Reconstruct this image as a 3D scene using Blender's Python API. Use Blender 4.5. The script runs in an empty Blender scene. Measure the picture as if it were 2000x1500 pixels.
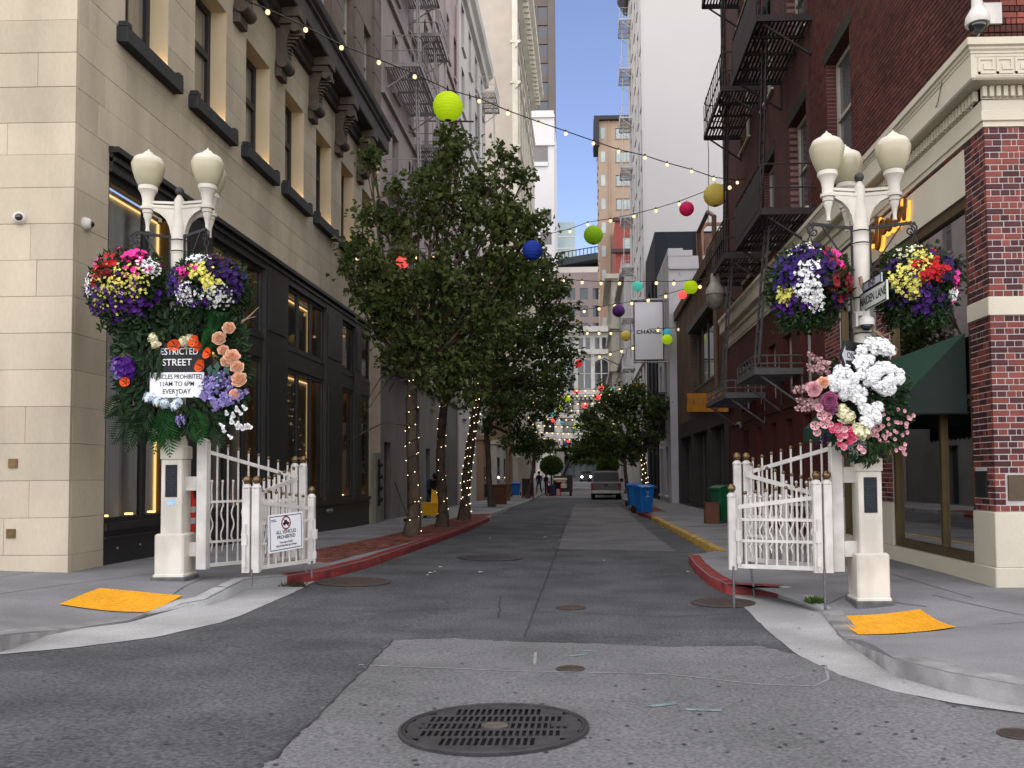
import bpy, bmesh, math, random
from mathutils import Vector, Matrix
rnd = random.Random(7)
R = math.radians
S = bpy.context.scene
COL = S.collection
# ------------------------------------------------------------ camera
H_EYE, FPX = 1.5, 1700.0
YAW, PITCH, ROLL = R(1.0), R(2.6), R(0.5)
fwd = Vector((-math.sin(YAW) * math.cos(PITCH), math.cos(YAW) * math.cos(PITCH), math.sin(PITCH)))
rt0 = fwd.cross(Vector((0, 0, 1))).normalized()
up0 = rt0.cross(fwd)
rt = rt0 * math.cos(ROLL) - up0 * math.sin(ROLL)
up = up0 * math.cos(ROLL) + rt0 * math.sin(ROLL)
EYE = Vector((0, 0, H_EYE))
VP = Vector((0, 1, 0))
CX = 1140 - FPX * VP.dot(rt) / VP.dot(fwd)
CY = 925 + FPX * VP.dot(up) / VP.dot(fwd)
cam = bpy.data.cameras.new('camera')
cam.sensor_width = 36
cam.lens = 36 * FPX / 2000
cam.shift_x = (1000 - CX) / 2000
cam.shift_y = (CY - 750) / 2000
cam.clip_start, cam.clip_end = 0.1, 2000
cam_o = bpy.data.objects.new('camera', cam)
COL.objects.link(cam_o)
M = Matrix((rt, up, -fwd)).transposed().to_4x4()
M.translation = EYE
cam_o.matrix_world = M
S.camera = cam_o
# ------------------------------------------------------------ sky, sun, exposure
SUN_EL, SUN_ROT = R(54), R(188)
W = bpy.data.worlds.new('World'); S.world = W; W.use_nodes = True
wn = W.node_tree.nodes; wl = W.node_tree.links
sky = wn.new('ShaderNodeTexSky'); sky.sky_type = 'NISHITA'; sky.sun_disc = False
sky.sun_elevation, sky.sun_rotation = SUN_EL, SUN_ROT
sky.air_density, sky.dust_density, sky.ozone_density = 0.8, 0.3, 1.0
tint = wn.new('ShaderNodeVectorMath'); tint.operation = 'MULTIPLY'; tint.inputs[1].default_value = (1.06, .93, .98)
wl.new(sky.outputs[0], tint.inputs[0]); wl.new(tint.outputs[0], wn['Background'].inputs['Color'])
wn['Background'].inputs['Strength'].default_value = 0.066
sun = bpy.data.lights.new('sun', 'SUN'); sun.energy = 1.5; sun.angle = R(178); sun.color = (1.0, 0.90, 0.74)
sun_o = bpy.data.objects.new('sun', sun); COL.objects.link(sun_o)
sun_o.rotation_euler = (R(90) - SUN_EL, 0, R(180) - SUN_ROT + R(180)) 
sd = Vector((math.sin(SUN_ROT) * math.cos(SUN_EL), math.cos(SUN_ROT) * math.cos(SUN_EL), math.sin(SUN_EL)))
sun_o.rotation_euler = sd.to_track_quat('Z', 'Y').to_euler()
vs = S.view_settings
vs.view_transform = 'Standard'; vs.look = 'None'; vs.gamma = 1; vs.use_curve_mapping = False
vs.exposure = 1.95
S.render.engine = 'CYCLES'
cy = S.cycles
cy.use_denoising = True; cy.max_bounces = 8; cy.diffuse_bounces = 5; cy.glossy_bounces = 3
cy.transmission_bounces = 4; cy.transparent_max_bounces = 8; cy.sample_clamp_indirect = 4
cy.caustics_reflective = cy.caustics_refractive = False
# ------------------------------------------------------------ pixels (of the 2000 px photo) to places
def ray(px, py):
    return (fwd + rt * ((px - CX) / FPX) + up * ((CY - py) / FPX))
def atY(px, py, Y):
    d = ray(px, py); return EYE + d * (Y / d.y)
def atX(px, py, X):
    d = ray(px, py); return EYE + d * (X / d.x)
def atZ(px, py, Z):
    d = ray(px, py); return EYE + d * ((Z - H_EYE) / d.z)
def lerp_tab(t, x):
    for (a, b), (c, d) in zip(t, t[1:]):
        if x <= c:
            return b + (d - b) * max(0.0, (x - a) / (c - a))
    return t[-1][1]
def sstep(a, b, x):
    t = min(1, max(0, (x - a) / (b - a))); return t * t * (3 - 2 * t)
LANE = [(-30, .6), (-8, .45), (7.6, .02), (8.5, 0), (12, 0), (25, -.1), (50, -.2), (108, -.2), (135, .9), (300, 1.5)]
def G(x, y):            # height of the road
    w = 1 - sstep(13, 27, y)
    return lerp_tab(LANE, y) + .034 * max(0, -x - 1.2) * w
RAMP_L, RAMP_R = (-4.25, 8.35), (2.42, 8.5)
def KERB(x, y):         # height of the pavement over the road
    h = .12
    for (a, b) in (RAMP_L, RAMP_R):
        h *= sstep(.55, 1.7, math.hypot(x - a, y - b))
    return h + .012
def P(x, y): return G(x, y) + KERB(x, y)
def atG(px, py, f=G):
    z = 0.0
    for _ in range(25):
        p = atZ(px, py, z); z = .5 * z + .5 * f(p.x, p.y)
    return Vector((p.x, p.y, f(p.x, p.y)))
LX, RX = -6.5, 4.83     # planes of the two rows of fronts
def LY(px): return atX(px, 925, LX).y
def RY(px): return atX(px, 925, RX).y
# ------------------------------------------------------------ materials
MATS = {}
def mat(name, col, rough=.7, var=.12, scale=3.0, bump=0.0, bscale=40.0, metal=0.0, spec=.18, isl=0.0, obj=0.0, emit=None, estr=0.0,
        fine=0.0, fscale=60.0, stain=0.0, sscale=.35, stretch=(1, 1, 1), alpha=1.0, trans=0.0):
    if name in MATS: return MATS[name]
    m = bpy.data.materials.new(name); m.use_nodes = True
    n, l = m.node_tree.nodes, m.node_tree.links
    b = n['Principled BSDF']
    b.inputs['Roughness'].default_value = rough
    b.inputs['Metallic'].default_value = metal
    b.inputs['Specular IOR Level'].default_value = spec
    tc = n.new('ShaderNodeTexCoord')
    mp = n.new('ShaderNodeMapping'); mp.inputs['Scale'].default_value = stretch
    l.new(tc.outputs['Object'], mp.inputs['Vector'])
    cur = None
    def noise(sc, det=4):
        t = n.new('ShaderNodeTexNoise'); t.inputs['Scale'].default_value = sc; t.inputs['Detail'].default_value = det
        l.new(mp.outputs[0], t.inputs['Vector']); return t.outputs['Fac']
    def rng(sock, a, b_, lo=.25, hi=.75):
        r = n.new('ShaderNodeMapRange'); l.new(sock, r.inputs['Value'])
        r.inputs['From Min'].default_value = lo; r.inputs['From Max'].default_value = hi
        r.inputs['To Min'].default_value = a; r.inputs['To Max'].default_value = b_
        return r.outputs['Result']
    fac = []
    if var: fac.append(rng(noise(scale), 1 - var, 1 + var))
    if fine: fac.append(rng(noise(fscale, 2), 1 - fine, 1 + fine, .3, .7))
    if stain: fac.append(rng(noise(sscale, 6), 1 - stain, 1.0, .35, .6))
    if isl:
        g = n.new('ShaderNodeNewGeometry'); fac.append(rng(g.outputs['Random Per Island'], 1 - isl, 1 + isl, 0, 1))
    if obj:
        g = n.new('ShaderNodeObjectInfo'); fac.append(rng(g.outputs['Random'], 1 - obj, 1 + obj, 0, 1))
    for f in fac:
        if cur is None: cur = f
        else:
            mm = n.new('ShaderNodeMath'); mm.operation = 'MULTIPLY'
            l.new(cur, mm.inputs[0]); l.new(f, mm.inputs[1]); cur = mm.outputs[0]
    if cur is None:
        b.inputs['Base Color'].default_value = (*col, 1)
    else:
        v = n.new('ShaderNodeVectorMath'); v.operation = 'SCALE'
        v.inputs[0].default_value = col; l.new(cur, v.inputs['Scale'])
        l.new(v.outputs[0], b.inputs['Base Color'])
    if bump:
        bp = n.new('ShaderNodeBump'); bp.inputs['Strength'].default_value = bump; bp.inputs['Distance'].default_value = .02
        l.new(noise(bscale, 3), bp.inputs['Height']); l.new(bp.outputs[0], b.inputs['Normal'])
    if emit:
        b.inputs['Emission Color'].default_value = (*emit, 1); b.inputs['Emission Strength'].default_value = estr
    if alpha < 1: b.inputs['Alpha'].default_value = alpha
    if trans: b.inputs['Transmission Weight'].default_value = trans
    MATS[name] = m
    return m
def glass(name, tint=(.6, .65, .65), clear=.7, rough=.02):
    if name in MATS: return MATS[name]
    m = bpy.data.materials.new(name); m.use_nodes = True
    n, l = m.node_tree.nodes, m.node_tree.links
    n.remove(n['Principled BSDF'])
    tr = n.new('ShaderNodeBsdfTransparent'); tr.inputs[0].default_value = (*tint, 1)
    gl = n.new('ShaderNodeBsdfGlossy'); gl.inputs['Roughness'].default_value = rough; gl.inputs[0].default_value = (.62, .62, .62, 1)
    fr = n.new('ShaderNodeFresnel'); fr.inputs['IOR'].default_value = 1.5
    mx = n.new('ShaderNodeMixShader')
    mr = n.new('ShaderNodeMapRange'); l.new(fr.outputs[0], mr.inputs[0])
    mr.inputs['To Min'].default_value = 1 - clear; mr.inputs['To Max'].default_value = 1
    l.new(mr.outputs[0], mx.inputs[0]); l.new(tr.outputs[0], mx.inputs[1]); l.new(gl.outputs[0], mx.inputs[2])
    l.new(mx.outputs[0], n['Material Output'].inputs[0])
    MATS[name] = m
    return m
def emis(name, col, s):
    if name in MATS: return MATS[name]
    m = bpy.data.materials.new(name); m.use_nodes = True
    n, l = m.node_tree.nodes, m.node_tree.links
    n.remove(n['Principled BSDF'])
    e = n.new('ShaderNodeEmission'); e.inputs[0].default_value = (*col, 1); e.inputs[1].default_value = s
    l.new(e.outputs[0], n['Material Output'].inputs[0]); MATS[name] = m
    return m
def leafmat(name, c0, c1, tr=.35, rough=.55):
    if name in MATS: return MATS[name]
    m = bpy.data.materials.new(name); m.use_nodes = True
    n, l = m.node_tree.nodes, m.node_tree.links
    b = n['Principled BSDF']; b.inputs['Roughness'].default_value = rough; b.inputs['Specular IOR Level'].default_value = .14
    g = n.new('ShaderNodeNewGeometry'); r = n.new('ShaderNodeValToRGB')
    r.color_ramp.elements[0].color = (*c0, 1); r.color_ramp.elements[1].color = (*c1, 1)
    l.new(g.outputs['Random Per Island'], r.inputs[0]); l.new(r.outputs[0], b.inputs['Base Color'])
    t = n.new('ShaderNodeBsdfTranslucent'); l.new(r.outputs[0], t.inputs[0])
    mx = n.new('ShaderNodeMixShader'); mx.inputs[0].default_value = tr
    l.new(b.outputs[0], mx.inputs[1]); l.new(t.outputs[0], mx.inputs[2]); l.new(mx.outputs[0], n['Material Output'].inputs[0])
    MATS[name] = m
    return m
# ------------------------------------------------------------ mesh builder
class MB:
    def __init__(s): s.v, s.f, s.mi, s.cur = [], [], [], 0
    def add(s, vs, fs):
        o = len(s.v); s.v += [tuple(v) for v in vs]; s.f += [tuple(i + o for i in f) for f in fs]; s.mi += [s.cur] * len(fs); return s
    def box(s, x0, x1, y0, y1, z0, z1):
        return s.add([(x0, y0, z0), (x1, y0, z0), (x1, y1, z0), (x0, y1, z0), (x0, y0, z1), (x1, y0, z1), (x1, y1, z1), (x0, y1, z1)],
              [(0, 3, 2, 1), (4, 5, 6, 7), (0, 1, 5, 4), (1, 2, 6, 5), (2, 3, 7, 6), (3, 0, 4, 7)])
    def cbox(s, x0, x1, y0, y1, z0, z1, c=.01):      # chamfered on its upright and upper edges
        c = min(c, (x1 - x0) * .45, (y1 - y0) * .45, (z1 - z0) * .45)
        def ring(i, z): return [(x0 + i + c, y0 + i, z), (x1 - i - c, y0 + i, z), (x1 - i, y0 + i + c, z), (x1 - i, y1 - i - c, z), (x1 - i - c, y1 - i, z), (x0 + i + c, y1 - i, z), (x0 + i, y1 - i - c, z), (x0 + i, y0 + i + c, z)]
        rs = [ring(0, z0), ring(0, z1 - c), ring(c, z1)]
        f = [tuple(range(7, -1, -1)), tuple(range(16, 24))]
        for k in (0, 8):
            for i in range(8): f.append((k + i, k + (i + 1) % 8, k + 8 + (i + 1) % 8, k + 8 + i))
        return s.add(rs[0] + rs[1] + rs[2], f)
    def bar(s, a, b, w, h=None, upv=(0, 0, 1)):
        a, b = Vector(a), Vector(b); h = h or w
        d = (b - a).normalized(); x = d.cross(Vector(upv))
        if x.length < 1e-4: x = d.cross(Vector((0, 1, 0)))
        x.normalize(); y = x.cross(d); x *= w / 2; y *= h / 2
        return s.add([a - x - y, a + x - y, a + x + y, a - x + y, b - x - y, b + x - y, b + x + y, b - x + y],
                     [(3, 2, 1, 0), (4, 5, 6, 7), (0, 1, 5, 4), (1, 2, 6, 5), (2, 3, 7, 6), (3, 0, 4, 7)])
    def tube(s, pts, r, n=6, r2=None, caps=True):
        pts = [Vector(p) for p in pts]; m = len(pts); rings = []
        x = None
        for i, p in enumerate(pts):
            d = (pts[min(i + 1, m - 1)] - pts[max(i - 1, 0)]).normalized()
            if x is None:
                x = d.cross(Vector((0, 0, 1)))
                if x.length < 1e-3: x = d.cross(Vector((0, 1, 0)))
            x = (x - d * x.dot(d)).normalized(); y = d.cross(x)
            rr = r[i] if isinstance(r, (list, tuple)) else (r if r2 is None else r + (r2 - r) * i / max(1, m - 1))
            rings += [p + (x * math.cos(2 * math.pi * k / n) + y * math.sin(2 * math.pi * k / n)) * rr for k in range(n)]
        f = []
        for i in range(m - 1):
            for k in range(n):
                f.append((i * n + k, i * n + (k + 1) % n, (i + 1) * n + (k + 1) % n, (i + 1) * n + k))
        if caps: f += [tuple(range(n - 1, -1, -1)), tuple((m - 1) * n + k for k in range(n))]
        return s.add(rings, f)
    def lathe(s, c, prof, n=20, sx=1, sy=1):
        c = Vector(c); v = []
        for r, z in prof:
            r = max(r, 1e-4)
            v += [(c.x + sx * r * math.cos(2 * math.pi * k / n), c.y + sy * r * math.sin(2 * math.pi * k / n), c.z + z) for k in range(n)]
        f = []
        for i in range(len(prof) - 1):
            for k in range(n):
                f.append((i * n + k, i * n + (k + 1) % n, (i + 1) * n + (k + 1) % n, (i + 1) * n + k))
        f += [tuple(range(n - 1, -1, -1)), tuple((len(prof) - 1) * n + k for k in range(n))]
        return s.add(v, f)
    def sph(s, c, r, n=12, m=8, sz=1):
        return s.lathe(c, [(r * math.sin(math.pi * i / m), -r * sz * math.cos(math.pi * i / m)) for i in range(m + 1)], n)
    def prism(s, poly, d0, d1, axis='y'):           # poly in the plane across AXIS, swept d0..d1 along it
        def pt(a, b, d): return {'y': (a, d, b), 'x': (d, a, b), 'z': (a, b, d)}[axis]
        n = len(poly); v = [pt(a, b, d0) for a, b in poly] + [pt(a, b, d1) for a, b in poly]
        f = [tuple(range(n)), tuple(range(2 * n - 1, n - 1, -1))]
        for i in range(n): f.append((i, i + n, (i + 1) % n + n, (i + 1) % n))
        return s.add(v, f)
    def xf(s, mtx, start=0):
        for i in range(start, len(s.v)): s.v[i] = tuple(mtx @ Vector(s.v[i]))
        return s
    def mesh(s, name, mats, smooth=True, ang=35, fix=False):
        me = bpy.data.meshes.new(name); me.from_pydata(s.v, [], s.f)
        for m_ in (mats if isinstance(mats, (list, tuple)) else [mats]): me.materials.append(m_)
        if any(s.mi): me.polygons.foreach_set('material_index', s.mi)
        if fix:
            b = bmesh.new(); b.from_mesh(me); bmesh.ops.recalc_face_normals(b, faces=b.faces); b.to_mesh(me); b.free()
        if smooth and len(s.f) < 60000:
            me.polygons.foreach_set('use_smooth', [True] * len(s.f)); me.set_sharp_from_angle(angle=R(ang))
        me.update(); return me
# ------------------------------------------------------------ objects
def tag(o, label=None, cat=None, group=None, kind=None):
    if label: o['label'] = label
    if cat: o['category'] = cat
    if group: o['group'] = group
    if kind: o['kind'] = kind
    return o
def thing(name, label, cat, loc=(0, 0, 0), group=None, rz=0):
    o = bpy.data.objects.new(name, None); COL.objects.link(o); o.location = loc; o.rotation_euler.z = rz
    o.empty_display_size = .2
    return tag(o, label, cat, group)
ORG = {}
def origin(o):
    v = Vector(o.location)
    while o.parent: o = o.parent; v += Vector(o.location)
    return v
def part(name, mb, m, parent=None, local=False, smooth=True, ang=35, fix=False, label=None, kind=None):
    """mb in world coordinates unless LOCAL; linked as one object under PARENT"""
    me = mb.mesh(name, m, smooth, ang, fix) if isinstance(mb, MB) else mb
    if not isinstance(mb, MB) and m is not None: me.materials.clear(); me.materials.append(m)
    o = bpy.data.objects.new(name, me); COL.objects.link(o)
    if parent is not None:
        o.parent = parent
        if not local: o.location = -origin(parent)
    return tag(o, label, kind=kind)
def solo(name, mb, m, label, cat, group=None, kind=None, **k):
    return tag(part(name, mb, m, **k), label, cat, group, kind)
def struct(name, mb, m, **k):
    return tag(part(name, mb, m, **k), kind='structure')
def put(name, me, parent, loc, rot=(0, 0, 0), scale=1):   # a piece that shares mesh ME, LOC in the parent's space
    o = bpy.data.objects.new(name, me); COL.objects.link(o); o.parent = parent; o.location = loc; o.rotation_euler = rot
    if scale != 1: o.scale = (scale,) * 3 if not isinstance(scale, tuple) else scale
    return o
def kids(o): return [c for c in ALLKIDS.get(o.name, [])]
ALLKIDS = {}
def copy_tree(o, parent=None):
    c = o.copy(); COL.objects.link(c)
    if parent is not None: c.parent = parent
    for ch in o.children: copy_tree(ch, c)
    return c
def text_mesh(s, size, ext=.003, align='CENTER', sx=1.0, spacing=1.0, shear=0.0, bold=0.0):
    cu = bpy.data.curves.new('lettering', 'FONT'); cu.body = s; cu.size = size; cu.extrude = ext; cu.align_x = align; cu.align_y = 'CENTER'
    cu.space_character = spacing; cu.shear = shear; cu.resolution_u = 3; cu.offset = bold
    o = bpy.data.objects.new('lettering', cu); COL.objects.link(o)
    dg = bpy.context.evaluated_depsgraph_get()
    me = bpy.data.meshes.new_from_object(o.evaluated_get(dg))
    bpy.data.objects.remove(o); bpy.data.curves.remove(cu)
    if sx != 1: me.transform(Matrix.Diagonal((sx, 1, 1, 1)))
    me.materials.clear()
    return me
def lettering(s, size, m, parent, loc, rot, sx=1.0, **k):
    me = text_mesh(s, size, sx=sx, **k); me.materials.append(m)
    return put('lettering', me, parent, loc, rot)
# ============================================================ materials used in many places
asphalt = mat('asphalt', (.079, .083, .089), .85, .2, .7, .4, 130, fine=.42, fscale=38, stain=.34, sscale=1.1)
asphalt_old = mat('worn asphalt', (.150, .153, .156), .9, .22, .8, .7, 110, fine=.32, fscale=42, stain=.22, sscale=.7)
asphalt_mid = mat('patched asphalt', (.135, .138, .14), .88, .15, 1.5, .5, 120, fine=.35, fscale=45, stain=.25, sscale=.6)
pave = mat('pavement concrete', (.195, .198, .203), .85, .14, .9, .3, 90, fine=.14, fscale=60, stain=.3, sscale=.45)
pave_light = mat('pale concrete', (.36, .365, .36), .85, .12, 1.2, .3, 90, fine=.16, fscale=60, stain=.35, sscale=.8)
kerb_m = mat('kerb concrete', (.25, .25, .245), .85, .2, 4, .3, 60, stain=.4, sscale=3)
kerb_red = mat('red kerb paint', (.19, .032, .03), .7, .25, 6, .2, 60, stain=.5, sscale=4)
kerb_yel = mat('worn yellow kerb paint', (.42, .27, .05), .7, .25, 6, .2, 60, stain=.55, sscale=5)
tact = mat('yellow tactile plastic', (.66, .315, .018), .6, .08, 3, .1, 40, fine=.1, fscale=20, stain=.07, sscale=2.5)
iron = mat('cast iron', (.05, .048, .05), .5, .25, 8, .25, 60, metal=.35)
rust = mat('rusty iron', (.060, .046, .040), .8, .25, 8, .4, 60)
white = mat('cream white paint', (.62, .585, .50), .38, .06, 3, .06, 25, stain=.24, sscale=3.2, stretch=(1, 1, .5))
white2 = mat('white paint', (.58, .56, .515), .4, .05, 3, .05, 25, stain=.22, sscale=4)
black = mat('black paint', (.016, .016, .017), .42, .1, 4)
blackm = mat('black iron', (.022, .021, .022), .5, .2, 10)
bronze = mat('aged bronze', (.16, .105, .05), .38, .25, 14, metal=.8)
steel = mat('dull steel', (.16, .16, .165), .4, .2, 12, metal=.7)
wood = mat('driftwood', (.27, .19, .13), .8, .3, 20, .4, 50)
rubber = mat('black rubber', (.014, .014, .015), .75, .1, 8)
signw = mat('sign white', (.78, .79, .80), .35, .03, 4)
signb = mat('sign black', (.012, .012, .013), .4, 0)
# ============================================================ ground
XCUT = [i * .4 for i in range(-22, 23)]
YCUT = [i * .4 for i in range(8, 36)] + [15, 16, 17, 18.5, 20, 22, 24, 25, 27, 30, 34, 38, 44, 50, 60, 75, 90, 108]
def sheet(poly, hf, skirt=0.0, flat=False):
    bm = bmesh.new()
    bm.faces.new([bm.verts.new((x, y, 0)) for x, y in poly])
    bmesh.ops.triangulate(bm, faces=bm.faces[:])
    xs = [p[0] for p in poly]; ys = [p[1] for p in poly]
    for cuts, k, lo, hi in ((XCUT, 0, min(xs), max(xs)), (YCUT, 1, min(ys), max(ys))):
        for c in cuts:
            if lo + .01 < c < hi - .01:
                co = [0, 0, 0]; no = [0, 0, 0]; co[k] = c; no[k] = 1
                bmesh.ops.bisect_plane(bm, geom=bm.verts[:] + bm.edges[:] + bm.faces[:], plane_co=co, plane_no=no, dist=1e-4)
    bmesh.ops.recalc_face_normals(bm, faces=bm.faces[:])
    if sum(f.normal.z for f in bm.faces) < 0: bmesh.ops.reverse_faces(bm, faces=bm.faces[:])
    be = [e for e in bm.edges if e.is_boundary]
    for v in bm.verts: v.co.z = hf(v.co.x, v.co.y)
    if skirt:
        r = bmesh.ops.extrude_edge_only(bm, edges=be)
        for v in r['geom']:
            if isinstance(v, bmesh.types.BMVert): v.co.z -= skirt
    me = bpy.data.meshes.new('sheet'); bm.to_mesh(me); bm.free()
    me.polygons.foreach_set('use_smooth', [True] * len(me.polygons)); me.set_sharp_from_angle(angle=R(30))
    return me
def rough_poly(poly, amp, step=.12, seed=1, closed=True):
    q = random.Random(seed); out = []
    n = len(poly)
    for i in range(n if closed else n - 1):
        a, b = poly[i], poly[(i + 1) % n]
        L = math.hypot(b[0] - a[0], b[1] - a[1]); k = max(1, int(L / step))
        for j in range(k):
            t = j / k; out.append((a[0] + (b[0] - a[0]) * t + (q.uniform(-amp, amp) if j else 0), a[1] + (b[1] - a[1]) * t + (q.uniform(-amp, amp) if j else 0)))
    return out
gx = [-160, -80, -40, -20, -12] + [-9 + i * .6 for i in range(31)] + [12, 20, 40, 80, 160]
gy = [-30, -15, -8, -4, -2] + [i * .5 for i in range(0, 28)] + [14, 15, 17, 19, 21, 23, 25, 27, 30, 40, 50, 70, 90, 108, 112, 120, 135, 160, 300, 450]
road = MB()
road.add([(x, y, G(x, y)) for y in gy for x in gx], [(j * len(gx) + i, j * len(gx) + i + 1, (j + 1) * len(gx) + i + 1, (j + 1) * len(gx) + i) for j in range(len(gy) - 1) for i in range(len(gx) - 1)])
struct('road', road, asphalt)
def px2(pts, f=G): return [tuple(atG(x, y, f)[:2]) for x, y in pts]
GO = lambda o: (lambda x, y: G(x, y) + o)
# the paler, older asphalt of the crossing and the patch in the lane
pp = px2([(470, 1560), (515, 1500), (640, 1378), (700, 1316), (768, 1251), (890, 1247), (1000, 1254), (1180, 1258), (1290, 1264), (1480, 1262), (1560, 1282), (1600, 1296), (1720, 1340), (1860, 1380), (2100, 1408), (2300, 1500), (2300, 1560)])
struct('road_patch', sheet(rough_poly(pp, .03, .07, 3), GO(.004)), asphalt_old)
pp = px2([(1122, 985), (1208, 985), (1228, 1003), (1318, 1077), (1086, 1072), (1114, 1010)])
struct('road_patch', sheet(rough_poly(pp, .035, .15, 4), GO(.004)), asphalt_mid)
pp = px2([(1020, 952), (1170, 952), (1165, 972), (1030, 972)])
struct('road_patch', sheet(pp, GO(.004)), pave)
# kerb lines, from the far end of the lane to the crossing (photo pixels near, places far)
KL = [(-3.3, 106), (-3.3, 50), (-3.55, 34), (-3.3, 30.5), (-3.28, 25), (-3.3, 18.5)] + px2([(720, 1092), (640, 1112), (560, 1124), (478, 1131), (440, 1150), (402, 1170), (357, 1178), (286, 1198), (250, 1212), (180, 1222), (90, 1232), (0, 1241)], P)
KL += [(KL[-1][0] - 1.2, KL[-1][1] - .45), (KL[-1][0] - 3, KL[-1][1] - .8), (-40, KL[-1][1] - .9)]
KR = [(2.45, 106), (2.45, 44), (2.05, 40), (2.05, 36)] + px2([(1262, 1004)], P) + px2([(1272, 1008), (1335, 1040), (1405, 1076), (1346, 1084), (1356, 1100), (1385, 1124), (1420, 1140), (1520, 1146), (1572, 1166), (1605, 1192), (1640, 1240), (1656, 1248), (1745, 1284), (1850, 1311), (2000, 1338)], P)
KR += [(KR[-1][0] + .8, KR[-1][1] - .32), (KR[-1][0] + 3, KR[-1][1] - .6), (40, KR[-1][1] - .7)]
left_pave = KL + [(-40, 12), (LX - .4, 11.6), (LX - .4, 106)]
right_pave = KR + [(40, 11.2), (RX + .4, 11.2), (RX + .4, 106)]
struct('pavement', sheet(left_pave, P, .3), pave)
struct('pavement', sheet(right_pave, P, .3), pave)
def kerb(name, pts, side, m, w=.16, lift=.004):
    mb = MB(); pts = [Vector((x, y, 0)) for x, y in pts]; n = len(pts); rows = []
    for i, p in enumerate(pts):
        d = (pts[min(i + 1, n - 1)] - pts[max(i - 1, 0)]).normalized(); nn = Vector((-d.y, d.x, 0)) * side
        o, q = p - nn * .006, p + nn * w
        zo = P(p.x, p.y) + lift
        rows += [(o.x, o.y, G(o.x, o.y) - .06), (o.x, o.y, zo - .018), (o.x + nn.x * .02, o.y + nn.y * .02, zo), (q.x, q.y, P(q.x, q.y) + lift)]
    mb.add(rows, [(i * 4 + k, i * 4 + k + 1, (i + 1) * 4 + k + 1, (i + 1) * 4 + k) for i in range(n - 1) for k in range(3)])
    return struct(name, mb, m, fix=True, ang=50)
kerb('kerb', KL[0:4], -1, kerb_m); kerb('kerb', KL[3:9], -1, kerb_red); kerb('kerb', KL[8:14], -1, pave_light, .15); kerb('kerb', KL[13:], -1, kerb_m, .2)
i0 = 4
kerb('kerb', KR[0:3], 1, kerb_m); kerb('kerb', KR[2:6], 1, kerb_red); kerb('kerb', KR[5:8], 1, kerb_yel, .15); kerb('kerb', KR[7:9], 1, kerb_m); kerb('kerb', KR[8:13], 1, kerb_red, .17)
kerb('kerb', KR[12:15], 1, pave_light, .12); kerb('kerb', KR[14:], 1, kerb_m, .2)
# pale gutters round both corners
gl = px2([(-120, 1268), (0, 1250), (90, 1238), (250, 1217), (300, 1203), (402, 1174), (440, 1158), (478, 1142), (560, 1134), (640, 1122), (590, 1150), (520, 1181), (470, 1203), (430, 1217), (300, 1246), (150, 1265), (0, 1279), (-120, 1290)])
struct('gutter', sheet(rough_poly(gl, .008, .15, 6), GO(.005)), pave_light)
gr = px2([(1418, 1150), (1520, 1155), (1570, 1176), (1605, 1196), (1640, 1245), (1656, 1258), (1745, 1296), (1850, 1324), (2000, 1352), (2150, 1375), (2150, 1418), (2000, 1394), (1860, 1374), (1740, 1350), (1640, 1319), (1560, 1281), (1510, 1241), (1455, 1189)])
struct('gutter', sheet(rough_poly(gr, .008, .15, 8), GO(.005)), pave_light)
# brick strip along the left kerb: every brick real, joined because nobody could count them
bp = MB(); q = random.Random(5)
y = 12.9
while y < 33:
    x0 = lerp_tab([(12.9, -3.62), (16, -3.42), (18.5, -3.3), (33, -3.3)], y) - .17
    for k in range(9):
        xa = x0 - .115 * k; o = (k % 2) * .1
        z = P(xa, y) + .002 + q.uniform(0, .005)
        bp.box(xa - .105, xa, y + o, y + o + .2, z - .03, z + .004)
    y += .215
struct('brick_paving', bp, mat('paving brick', (.155, .055, .042), .85, .15, 5, .2, 60, isl=.35, stain=.4, sscale=1.2), smooth=False)
bp = MB()
y = 34.0
while y < 48:
    for k in range(8):
        xa = 2.3 + .115 * k; z = P(xa, y) + .002 + q.uniform(0, .005)
        bp.box(xa, xa + .105, y + (k % 2) * .1, y + (k % 2) * .1 + .2, z - .03, z + .004)
    y += .215
struct('brick_paving', bp, MATS['paving brick'], smooth=False)
# score lines of the pavement
jm = mat('pavement joint', (.06, .06, .06), .9)
def strip(pts, w, hf, m, name='pavement_joint'):
    pts = [Vector((p[0], p[1], 0)) for p in pts]; mb = MB(); out = []
    fine = []
    for a, b in zip(pts, pts[1:]):
        k = max(1, int((b - a).length / .3)); fine += [a.lerp(b, j / k) for j in range(k)]
    fine.append(pts[-1])
    for i, p in enumerate(fine):
        d = (fine[min(i + 1, len(fine) - 1)] - fine[max(i - 1, 0)]).normalized(); nn = Vector((-d.y, d.x, 0)) * w / 2
        for s_ in (-1, 1):
            v = p + nn * s_; out.append((v.x, v.y, hf(v.x, v.y)))
    mb.add(out, [(2 * i, 2 * i + 2, 2 * i + 3, 2 * i + 1) for i in range(len(fine) - 1)])
    return struct(name, mb, m, fix=True)
PO = lambda o: (lambda x, y: P(x, y) + o)
for pts in ([(0, 1128), (90, 1112), (200, 1108)], [(0, 1160), (120, 1143), (300, 1120)], [(402, 1128), (340, 1160), (286, 1192)], [(170, 1107), (260, 1080)], [(617, 1052), (740, 1075)],
            [(1610, 1128), (1730, 1118), (1900, 1168)], [(1600, 1188), (1660, 1160), (1810, 1185)], [(1870, 1226), (2000, 1215)], [(1820, 1162), (2000, 1202)], [(1290, 1000), (1330, 1000)], [(1330, 1022), (1420, 1022)]):
    strip(px2(pts, P), .012, PO(.003), jm)
yl = mat('faded white line', (.38, .38, .37), .8, .3, 8)
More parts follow.
